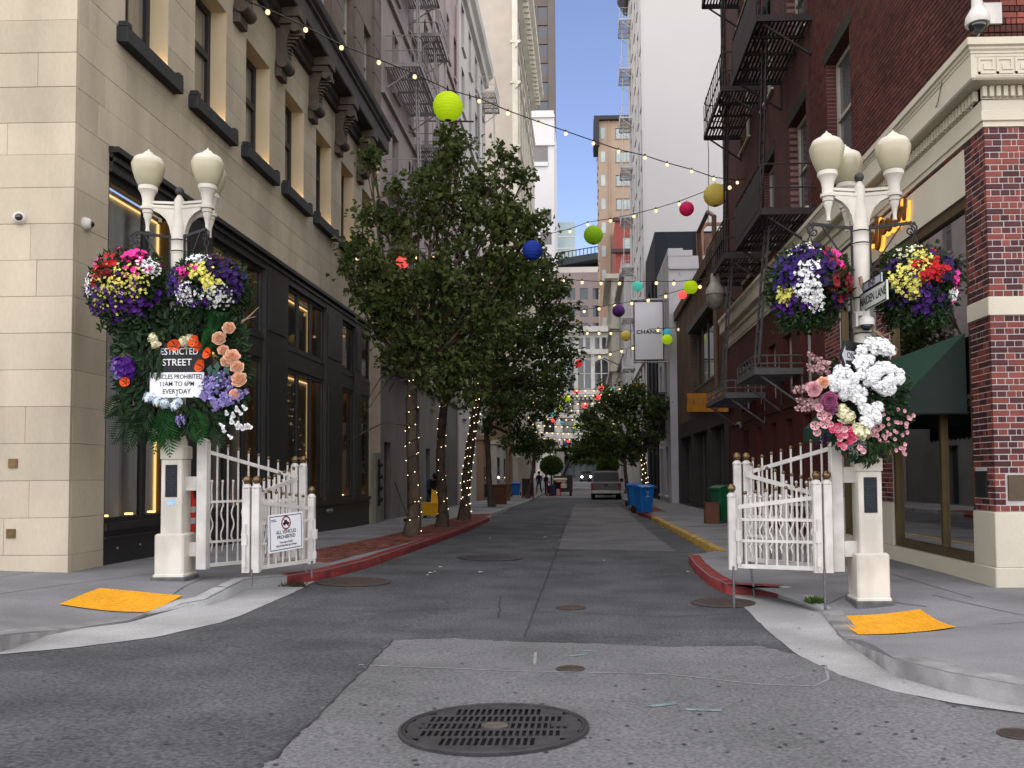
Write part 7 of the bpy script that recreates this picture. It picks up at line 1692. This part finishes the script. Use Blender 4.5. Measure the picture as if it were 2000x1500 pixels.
for px, py, d, Y, col, lb in ((1130, 710, 15, 58, 'red', 'crumpled red paper lantern before the ornate office windows'), (1246, 757, 18, 59, 'amber', 'amber paper lantern above the right tree'), (1196, 761, 11, 62, 'teal', 'tiny teal paper lantern above the right tree'), (1174, 758, 12, 62, 'coral', 'tiny coral paper lantern left of the tiny teal one'),
    (1126, 765, 10, 63, 'coral', 'tiny coral paper lantern at the edge of the left trees, topmost'), (1167, 776, 12, 66, 'coral', 'tiny coral paper lantern just right of the arched windows'), (1108, 778, 16, 66, 'lime', 'lime paper lantern with dark leaves in front'), (1142, 792, 12, 70, 'coral', 'tiny coral paper lantern under the arched windows'),
    (1092, 797, 13, 70, 'lime', 'lime paper lantern lower left of the one with leaves'), (1046, 794, 10, 70, 'coral', 'tiny coral paper lantern in the left tree gap'), (1080, 809, 9, 76, 'teal', 'tiny teal paper lantern at the left tree edge'), (1080, 821, 8, 78, 'coral', 'tiny coral paper lantern under the tiny teal one at the left tree edge'),
    (1098, 826, 8, 80, 'sky', 'tiny sky blue paper lantern over the lane end'), (1125, 832, 11, 82, 'lime', 'tiny lime paper lantern over the lane end'), (1142, 829, 10, 82, 'yellow', 'tiny yellow paper lantern touching the right tree'), (1123, 842, 7, 86, 'teal', 'tiny pale teal paper lantern under the tiny lime one'),
    (1105, 866, 7, 92, 'indigo', 'tiny indigo paper lantern low before the far trees'), (1110, 862, 6, 94, 'coral', 'tiny coral paper lantern low before the far trees'), (1127, 876, 7, 96, 'yellow', 'tiny yellow paper lantern lowest at the far trees')):
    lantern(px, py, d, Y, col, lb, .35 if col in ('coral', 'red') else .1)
# service wires against the white wall
mb = MB(); mb.tube([atY(1378, 190, 31), atY(1384, 300, 31), atY(1383, 440, 31)], .014, 4); solo('service_wire', mb, mat('wire grey', (.08, .08, .08), .6), 'thin vertical wire in front of the blank white wall', 'wire')
# ============================================================ bins
blue_p = mat('blue bin plastic', (.010, .115, .36), .45, .08, 4, .05, 40)
green_p = mat('green bin plastic', (.012, .10, .04), .45, .1, 4, .05, 40)
dark_p = mat('charcoal bin plastic', (.028, .032, .036), .5, .1, 4)
def bin_(label, loc, m, rz, h=1.12, w=.62, d=.66, bag=False, print_=True):
    t = thing('wheeled_bin', label, 'bin', loc, 'wheeled bins along the lane', rz)
    a = MB(); hb = h * .88; lo, hi = .38, .5
    def ring(s_, z, c=.05): x, y = w * s_, d * s_; return [(-x + c, -y, z), (x - c, -y, z), (x, -y + c, z), (x, y - c, z), (x - c, y, z), (-x + c, y, z), (-x, y - c, z), (-x, -y + c, z)]
    rs = [ring(lo, .04), ring(lo + .02, hb * .35), ring(hi - .01, hb - .07), ring(hi + .035, hb - .07), ring(hi + .035, hb), ring(hi - .02, hb)]
    v = sum(rs, []); f = [tuple(range(7, -1, -1))]
    for k in range(5):
        for i in range(8): f.append((k * 8 + i, k * 8 + (i + 1) % 8, k * 8 + 8 + (i + 1) % 8, k * 8 + 8 + i))
    a.add(v, f); part('body', a, m, t, True)
    a = MB(); n = 7; v = []
    for i in range(n):
        y = -d * .56 + d * 1.16 * i / (n - 1); z = hb + .015 + .075 * math.sin(math.pi * (i / (n - 1)) ** .8); v += [(-w * .56, y, z - .03), (-w * .4, y, z), (w * .4, y, z), (w * .56, y, z - .03)]
    a.add(v, [(i * 4 + k, i * 4 + k + 1, (i + 1) * 4 + k + 1, (i + 1) * 4 + k) for i in range(n - 1) for k in range(3)]); a.box(-w * .56, w * .56, -d * .58, -d * .54, hb - .04, hb + .01); part('lid', a, m, t, True)
    a = MB(); a.tube([(-w * .4, d * .56, hb - .03), (-w * .4, d * .66, hb - .01), (w * .4, d * .66, hb - .01), (w * .4, d * .56, hb - .03)], .018, 6); part('handle', a, m, t, True)
    for s_ in (-1, 1):
        a = MB(); a.tube([(s_ * w * .44, d * .40, .14), (s_ * w * .56, d * .40, .14)], .14, 16); wo = part('wheel', a, rubber, t, True); a = MB(); a.tube([(s_ * w * .555, d * .40, .14), (s_ * w * .575, d * .40, .14)], .05, 10); part('hub', a, dark_p, wo, True)
    if print_:
        a = MB(); y = -d * .487; a.bar((-.06, y + .012, .80), (.06, y + .012, .80), .004, .022)
        for k in range(3): an = k * 2.094 + 1.57; a.bar((.035 * math.cos(an), y + .022, .71 + .035 * math.sin(an)), (.035 * math.cos(an + 1.5), y + .022, .71 + .035 * math.sin(an + 1.5)), .004, .018)
        a.bar((-.07, y + .03, .63), (.07, y + .03, .63), .004, .03); part('white_print', a, signw, t, True, smooth=False)
    if bag: a = MB(); a.tube([(-w * .5, -d * .60, hb - .0), (-w * .25, -d * .6, hb + .03), (0, -d * .6, hb), (.1, -d * .6, hb + .02)], [.03, .025, .02, .012], 6); part('plastic_bag', a, white2, t, True)
    return t
def onP(px, py): return Vector(atG(px, py, P))
bin_('near blue wheeled bin with white print on the brick strip at the right', onP(1258, 1002), blue_p, R(25), bag=True)
bin_('blue wheeled bin half hidden behind the nearer one on the right', onP(1238, 989), blue_p, R(6), print_=False)
bin_('green wheeled bin behind the right gate', onP(1415, 1020), green_p, R(-70), 1.15, print_=False)
bin_('blue wheeled bin by the red menu board on the left pavement', onP(1008, 968) , blue_p, R(0), 1.02)
bin_('charcoal wheeled bin left of the blue one on the left pavement', onP(990, 971), dark_p, R(0), 1.0, print_=False)
bx = onP(1404, 1021) + Vector((-.25, -.3, 0)); mb = MB(); mb.cbox(-.2, .2, -.2, .2, 0, .62, .01); mb.box(-.22, .22, -.22, .22, .58, .62); solo('cardboard_box', mb, mat('brown cardboard', (.13, .06, .035), .9, .15, 5), 'brown cardboard box leaning in front of the green bin', 'box', local=True).location = bx
for px, py, w_, lb in ((972, 985, .9, 'long brown planter box on the left pavement, nearer one'), (985, 978, .7, 'brown planter box on the left pavement, farther one')):
    mb = MB(); mb.cbox(-w_ / 2, w_ / 2, -.25, .25, 0, .95, .02); mb.cbox(-w_ / 2 - .03, w_ / 2 + .03, -.28, .28, .95, 1.02, .01); solo('planter_box', mb, mat('brown planter', (.12, .055, .03), .7, .15, 4), lb, 'planter', 'planter boxes on the left pavement', local=True).location = onP(px, py)
# red menu board (A frame)
c = onP(1031, 973); t = thing('menu_board', 'dark red framed menu board standing on the left pavement', 'sign', c)
rm = mat('dark red wood', (.16, .012, .016), .5, .1, 4)
for s_ in (-1, 1):
    a = MB(); a.bar((-.36, .28 * s_, 0), (-.36, .03 * s_, 1.25), .05); a.bar((.36, .28 * s_, 0), (.36, .03 * s_, 1.25), .05); a.bar((-.36, .03 * s_, 1.25), (.36, .03 * s_, 1.25), .06); a.bar((-.36, .25 * s_, .14), (.36, .25 * s_, .14), .05, .08); fo_ = part('frame', a, rm, t, True, smooth=False)
    a = MB(); a.add([(-.34, .245 * s_, .18), (.34, .245 * s_, .18), (.34, .035 * s_, 1.22), (-.34, .035 * s_, 1.22)], [(0, 1, 2, 3)]); part('board', a, mat('black board', (.02, .018, .018), .6, .3, 8), fo_, True)
# ============================================================ pickup, seen from behind
silver = mat('silver car paint', (.062, .06, .057), .28, .05, 2, metal=.55)
cglass = mat('car glass', (.008, .009, .010), .2, spec=.12)
red_l = mat('red tail lamp', (.20, .012, .01), .25)
chrome = mat('chrome', (.62, .62, .62), .18, metal=1.0)
def pickup(loc, label):
    t = thing('pickup_truck', label, 'pickup truck', loc, rz=R(-1)); w = .98
    p = lambda n, mb, m, par=None, **k: part(n, mb, m, par or t, True, **k)
    a = MB()
    side = [(0, .55), (0, 1.08), (.04, 1.12), (1.75, 1.12), (5.6, 1.12), (5.75, .95), (5.8, .5), (5.1, .45), (5.0, .75), (4.4, .75), (4.3, .42), (1.75, .42), (1.65, .75), (.95, .75), (.85, .5)]
    a.prism(side, -w, w, 'x'); p('body', a, silver, fix=True)
    a = MB(); n = [(-w + .02, 1.75, 1.12), (w - .02, 1.75, 1.12), (-w + .17, 1.95, 1.86), (w - .17, 1.95, 1.86), (-w + .17, 3.6, 1.88), (w - .17, 3.6, 1.88), (-w + .02, 4.4, 1.12), (w - .02, 4.4, 1.12)]
    a.add(n, [(0, 1, 3, 2), (2, 3, 5, 4), (4, 5, 7, 6), (0, 2, 4, 6), (1, 7, 5, 3)]); p('cab', a, silver, ang=20)
    a = MB(); a.add([(-w + .12, 1.745, 1.17), (w - .12, 1.745, 1.17), (w - .2, 1.905, 1.77), (-w + .2, 1.905, 1.77)], [(0, 1, 2, 3)]); p('rear_window', a, cglass)
    for s_ in (-1, 1): a = MB(); a.add([(s_ * (w - .005), 1.95, 1.18), (s_ * (w - .005), 4.1, 1.18), (s_ * (w - .13), 3.5, 1.78), (s_ * (w - .13), 2.05, 1.78)], [(0, 1, 2, 3)]); p('side_window', a, cglass)
    a = MB(); a.cbox(-.76, .76, -.03, .0, .62, 1.08, .012); a.box(-.76, .76, -.035, -.03, .8, .812); tg = p('tailgate', a, silver); a = MB(); a.cbox(-.13, .13, -.05, -.03, .93, 1.0, .01); a.box(-.05, .05, -.045, -.03, .82, .88); p('handle', a, black, tg)
    for s_ in (-1, 1): a = MB(); a.cbox(min(s_ * .79, s_ * .97), max(s_ * .79, s_ * .97), -.03, .06, .68, 1.05, .01); p('tail_light', a, red_l)
    a = MB(); a.cbox(-.95, .95, -.2, .0, .42, .6, .03); bp_ = p('bumper', a, mat('dull chrome', (.22, .22, .22), .3, metal=.7)); a = MB(); a.box(-.16, .16, -.207, -.2, .46, .58); p('number_plate', a, mat('plate', (.4, .42, .46), .4), bp_)
    a = MB(); a.box(-.8, .8, .1, 5.4, .3, .45); a.tube([(-.5, 1.3, .36), (.5, 1.3, .36)], .06, 8); p('underbody', a, black)
    for y in (1.3, 4.7):
        for s_ in (-1, 1):
            a = MB(); a.tube([(s_ * .72, y, .40), (s_ * .97, y, .40)], .40, 24); wo = p('wheel', a, rubber); a = MB(); a.tube([(s_ * .96, y, .40), (s_ * .98, y, .40)], .25, 16); p('rim', a, chrome, wo)
    for s_ in (-1, 1): a = MB(); a.cbox(min(s_ * 1.0, s_ * 1.22), max(s_ * 1.0, s_ * 1.22), 3.55, 3.68, 1.12, 1.36, .03); a.bar((s_ * .95, 3.62, 1.15), (s_ * 1.05, 3.62, 1.2), .05); p('mirror', a, black)
    a = MB(); a.box(-.2, .2, 1.96, 2.02, 1.865, 1.90); p('brake_light', a, red_l)
    return t
pc_ = atG(1184, 976); pickup(Vector((pc_.x, pc_.y, G(pc_.x, pc_.y + 2))), 'silver pickup truck parked at the right kerb, seen from behind')
# oncoming car far away with its headlamps on
c = Vector(atG(1145, 934)); c = Vector((atY(1145, 930, 122).x, 122, G(0, 122)))
t = thing('oncoming_car', 'small dark car with both headlamps lit at the far end of the lane', 'car', c)
a = MB(); a.prism([(-.9, .3), (.9, .3), (.92, .75), (.86, .9), (-.86, .9), (-.92, .75)], 0, 4.3, 'y'); part('body', a, mat('dark car paint', (.05, .055, .06), .25, metal=.4), t, True, fix=True)
a = MB(); v = [(-.85, 1.1, .9), (.85, 1.1, .9), (-.62, 1.9, 1.45), (.62, 1.9, 1.45), (-.62, 3.2, 1.45), (.62, 3.2, 1.45), (-.85, 4.0, .9), (.85, 4.0, .9)]; a.add(v, [(0, 1, 3, 2), (2, 3, 5, 4), (4, 5, 7, 6), (0, 2, 4, 6), (1, 7, 5, 3)]); part('cab', a, cglass, t, True)
for s_ in (-1, 1): a = MB(); a.sph((s_ * .62, -.02, .68), .12, 10, 8); part('headlight', a, emis('headlamp', (1, .82, .6), 14), t, True)
for s_ in (-1, 1):
    for y in (.8, 3.5): a = MB(); a.tube([(s_ * .7, y, .32), (s_ * .9, y, .32)], .32, 16); part('wheel', a, rubber, t, True)
# utility cart with a folded load and a red hand trolley
c = Vector(atG(1099, 969)); Yc = c.y
t = thing('loaded_cart', 'low dark cart with a pale folded load standing in the lane', 'cart', (c.x, Yc, G(c.x, Yc)))
a = MB(); a.cbox(-.75, .75, 0, 1.6, .32, .5, .02); a.box(.35, .75, .1, 1.6, .5, 1.6); a.box(-.75, .35, .9, 1.6, .5, 1.55); part('body', a, mat('dark cart paint', (.035, .028, .025), .5), t, True, smooth=False)
a = MB(); a.cbox(-.72, .34, -.05, .8, 1.2, 1.38, .06); a.cbox(-.5, .3, -.02, .8, 1.05, 1.19, .05); a.cbox(-.15, .33, -.06, .7, .62, 1.0, .1); part('load', a, mat('pale canvas load', (.50, .44, .33), .8, .12, 4), t, True)
for s_ in (-.6, .6):
    for y in (.3, 1.3): a = MB(); a.tube([(s_ - .08, y, .22), (s_ + .08, y, .22)], .22, 14); part('wheel', a, rubber, t, True)
c2 = Vector(atG(1084, 971)); t = thing('hand_trolley', 'red framed trolley with dark blue bags left of the cart', 'trolley', (c2.x - .1, c2.y, G(c2.x, c2.y)))
a = MB()
for x in (-.5, .5): a.tube([(x, 0, .05), (x, .1, 1.15)], .025, 6)
for z in (.15, .6, 1.1): a.tube([(-.5, .03, z), (.5, .03, z)], .02, 6)
a.box(-.5, .5, -.35, .05, .08, .12); part('frame', a, mat('red frame paint', (.35, .02, .03), .5), t, True)
a = MB(); a.cbox(-.32, .2, -.32, 0, .12, .95, .12); part('bag', a, mat('navy bag', (.02, .025, .06), .8, .2, 6), t, True); a = MB(); a.cbox(.2, .45, -.3, 0, .12, .6, .08); part('parcel', a, mat('pink parcel', (.45, .25, .24), .8, .2, 6), t, True)
# ============================================================ people (small, far)
skin = mat('skin', (.30, .17, .11), .6)
def person(label, loc, rz, joints, rad, mats_, h_leg, h_neck):
    """one continuous skinned body; MATS_ = trousers, top, skin by height"""
    t = thing('person', label, 'person', loc, rz=rz)
    J = {k: Vector(v) for k, v in joints.items()}
    E = [('pelvis', 'chest'), ('chest', 'neck'), ('neck', 'head'), ('head', 'crown')] + [e for s_ in 'lr' for e in (('pelvis', 'hip' + s_), ('hip' + s_, 'knee' + s_), ('knee' + s_, 'ankle' + s_), ('ankle' + s_, 'toe' + s_), ('chest', 'sho' + s_), ('sho' + s_, 'elb' + s_), ('elb' + s_, 'wri' + s_), ('wri' + s_, 'hand' + s_))]
    names = list(J); me = bpy.data.meshes.new('body'); me.from_pydata([J[n] for n in names], [(names.index(a), names.index(b)) for a, b in E], [])
    o = bpy.data.objects.new('body', me); COL.objects.link(o)
    md = o.modifiers.new('skin', 'SKIN'); md.use_smooth_shade = True
    for i, n in enumerate(names):
        r_ = rad.get(n, rad.get(n[:-1], .06)); sv = me.skin_vertices[0].data[i]; sv.radius = r_ if isinstance(r_, tuple) else (r_, r_); sv.use_root = n == 'pelvis'
    o.modifiers.new('sub', 'SUBSURF').levels = 1
    dg = bpy.context.evaluated_depsgraph_get(); m2 = bpy.data.meshes.new_from_object(o.evaluated_get(dg)); bpy.data.objects.remove(o)
    m2.materials.clear()
    for m_ in mats_: m2.materials.append(m_)
    hd, wl_, wr_ = J['head'], J['handl'], J['handr']
    for p in m2.polygons:
        c = p.center; p.material_index = 2 if (c - hd).length < .17 or (c - wl_).length < .09 or (c - wr_).length < .09 else (0 if c.z < h_leg else 1); p.use_smooth = True
    part('body', m2, None, t, True)
    a = MB(); a.sph(hd + Vector((0, .012, .035)), .118, 12, 8, 1.05); part('hair', a, mats_[3], t, True)
    return t
RADS = dict(pelvis=(.15, .11), chest=(.17, .12), neck=.06, head=(.085, .10), crown=(.07, .08), hip=.095, knee=.065, ankle=.045, toe=.04, sho=.07, elb=.05, wri=.036, hand=.038)
hair_d = mat('dark hair', (.012, .010, .009), .6); blackc = mat('black clothing', (.012, .012, .014), .85, .15, 8); navyc = mat('navy clothing', (.014, .018, .035), .85, .15, 8); jean = mat('dark jeans', (.02, .026, .05), .85, .15, 8)
stand = dict(pelvis=(0, 0, .95), chest=(0, .01, 1.3), neck=(0, 0, 1.5), head=(0, -.02, 1.64), crown=(0, -.01, 1.74), hipl=(-.1, 0, .88), kneel=(-.11, -.02, .5), anklel=(-.11, .02, .09), toel=(-.12, -.13, .04), hipr=(.1, 0, .88), kneer=(.12, -.04, .5), ankler=(.12, .0, .09), toer=(.13, -.15, .04), shol=(-.19, .01, 1.42), elbl=(-.24, .03, 1.14), wril=(-.20, -.12, .92), handl=(-.19, -.16, .86), shor=(.19, .01, 1.42), elbr=(.25, .02, 1.14), wrir=(.22, -.16, .96), handr=(.21, -.21, .91))
bend = dict(stand); bend.update(chest=(0, -.18, 1.22), neck=(0, -.34, 1.36), head=(0, -.44, 1.42), crown=(0, -.52, 1.47), shol=(-.19, -.26, 1.32), elbl=(-.26, -.36, 1.06), wril=(-.14, -.5, .95), handl=(-.10, -.54, .92), shor=(.19, -.26, 1.32), elbr=(.25, -.4, 1.08), wrir=(.08, -.52, 1.1), handr=(.03, -.55, 1.1))
walk = dict(stand); walk.update(kneel=(-.1, -.2, .52), anklel=(-.1, -.28, .1), toel=(-.1, -.43, .06), kneer=(.1, .06, .48), ankler=(.1, .28, .14), toer=(.1, .17, .05))
cp_ = atX(848, 1000, -5.3); cp_ = Vector((-5.35, cp_.y, P(-5.35, cp_.y)))
person('person in dark clothes bending over a mop behind the tree trunks', cp_ + Vector((-.1, .3, 0)), R(30), bend, RADS, [blackc, navyc, skin, hair_d], .98, 1.5)
person('person in black standing left of the loaded cart', Vector((atY(1067, 968, 67).x, 67, P(-2.9, 67) - .1)), R(60), stand, RADS, [blackc, blackc, skin, hair_d], .98, 1.5)
person('person in dark blue jeans standing by the far left trees', Vector((atY(1053, 965, 70).x, 70, P(-3.6, 70))), R(-20), walk, RADS, [jean, navyc, skin, hair_d], .98, 1.5)
# mop bucket and mop
mc = cp_ + Vector((.05, -.55, 0))
t = thing('mop_bucket', 'yellow mop bucket with a wringer on the left pavement', 'mop bucket', mc)
yp = mat('yellow bucket plastic', (.62, .33, .012), .45, .08, 4)
a = MB(); a.prism([(-.2, .1), (.2, .1), (.26, .52), (-.26, .52)], -.3, .3, 'x'); a.box(-.32, .32, -.28, .28, .50, .54); part('bucket', a, yp, t, True, fix=True)
a = MB(); a.prism([(-.05, .54), (.22, .54), (.26, .95), (.02, .95)], -.0, .30, 'x'); part('wringer', a, yp, t, True, fix=True)
for x in (-.22, .22):
    for y in (-.17, .17): a = MB(); a.tube([(x - .02, y, .05), (x + .02, y, .05)], .05, 10); part('caster', a, rubber, t, True)
mb = MB(); mb.tube([mc + Vector((.0, 0, .35)), mc + Vector((-.42, .35, 1.5))], .014, 6); solo('mop', mb, mat('blue mop handle', (.05, .10, .22), .5), 'blue handled mop leaning in the yellow bucket', 'mop')
mb = MB(); b_ = Vector((-6.1, 27.5, P(-6.1, 27.5))); mb.tube([b_ + Vector((.55, 0, .06)), b_ + Vector((.1, .1, 1.25))], .014, 6); mb.bar(b_ + Vector((.4, 0, .06)), b_ + Vector((.75, 0, .06)), .05, .1); solo('broom', mb, blackm, 'dark broom leaning by the grey wall door', 'broom')
# broom and pale cap on the right pavement
b_ = onP(1282, 972); mb = MB(); mb.tube([b_ + Vector((-.05, .3, 1.5)), b_ + Vector((0, 0, .1))], .02, 6); mb.prism([(-.2, 0), (.25, 0), (.3, .12), (.1, .32), (-.1, .3)], -.05, .05, 'y'); mb.xf(Matrix.Translation((0, 0, 0))); 
br_ = MB(); br_.tube([(-.05, .3, 1.5), (0, 0, .3)], .02, 6); br_.prism([(-.2, 0), (.3, .02), (.34, .12), (.1, .34), (-.08, .32)], -.06, .06, 'y'); solo('straw_broom', br_, mat('straw', (.45, .33, .18), .85, .15, 20), 'straw broom standing behind the blue bins on the right', 'broom', local=True).location = b_
# plain shop banner and sign brackets along the right fronts
c = atY(1287, 812, 47); hb = thing('shop_sign', 'dark vertical shop banner above the right tree trunk', 'sign', c); a = MB(); a.box(-.35, .35, -.04, .04, -1.2, 1.2); part('panel', a, mat('dark sign cloth', (.02, .022, .024), .7), hb, True, smooth=False); a = MB(); a.tube([(-.4, 0, 1.25), (.9, 0, 1.25)], .03, 6); a.tube([(-.4, 0, -1.25), (.9, 0, -1.25)], .03, 6); part('bracket', a, blackm, hb, True)
fp = thing('flagpole', 'slanting grey flagpole on the far white house', 'flagpole', atY(1275, 742, 78)); a = MB(); o_ = atY(1275, 742, 78); a.tube([(0, 0, 0), atY(1180, 700, 76) - o_], [.07, .05], 8); a.sph(atY(1180, 700, 76) - o_, .09, 8, 6); part('pole', a, steel, fp, True)
# far small lamp post with pale globes and banner on the left
c = Vector((atY(1082, 940, 84).x, 84, P(-2.9, 84))); t = thing('far_lamp_post', 'small pale lamp post with a banner far down the left side', 'lamp post', c)
a = MB(); a.tube([(0, 0, 0), (0, 0, 3.9)], [.1, .06], 8); part('shaft', a, white, t, True); a = MB(); a.box(.25, 1.0, -.02, .02, 2.3, 3.7); part('banner', a, mat('pale banner', (.5, .46, .42), .8, .3, 2), t, True, smooth=False)
for x in (-.3, 0, .3): a = MB(); a.sph((x, 0, 4.1), .17, 10, 8); part('globe', a, globe_m, t, True)
# a-board, meter and door awning bits on the left shop houses: striped cream and grey fronts behind the bins
for y, w_, m_, lb in ((60.5, 2.4, mat('pale shop panel', (.45, .43, .38), .7, .1, 2), 'pale panelled shop front beside the red menu board'), (65.5, 2.0, palewall, 'white shop front left of the far trees'), (52.5, 3.0, MATS['tan wall'], 'tan arched shop front behind the planter boxes')):
    mb = MB(); mb.box(LX + .02, LX + .45, y, y + w_, -.2, 3.6); mb.box(LX + .02, LX + .6, y - .1, y + w_ + .1, 3.6, 3.9)
    so = solo('shop_house', mb, m_, lb, 'shop front', smooth=False); a = MB(); a.box(LX + .44, LX + .47, y + .4, y + w_ - .4, 0, 2.7); part('door', a, pane_dark, so, smooth=False)
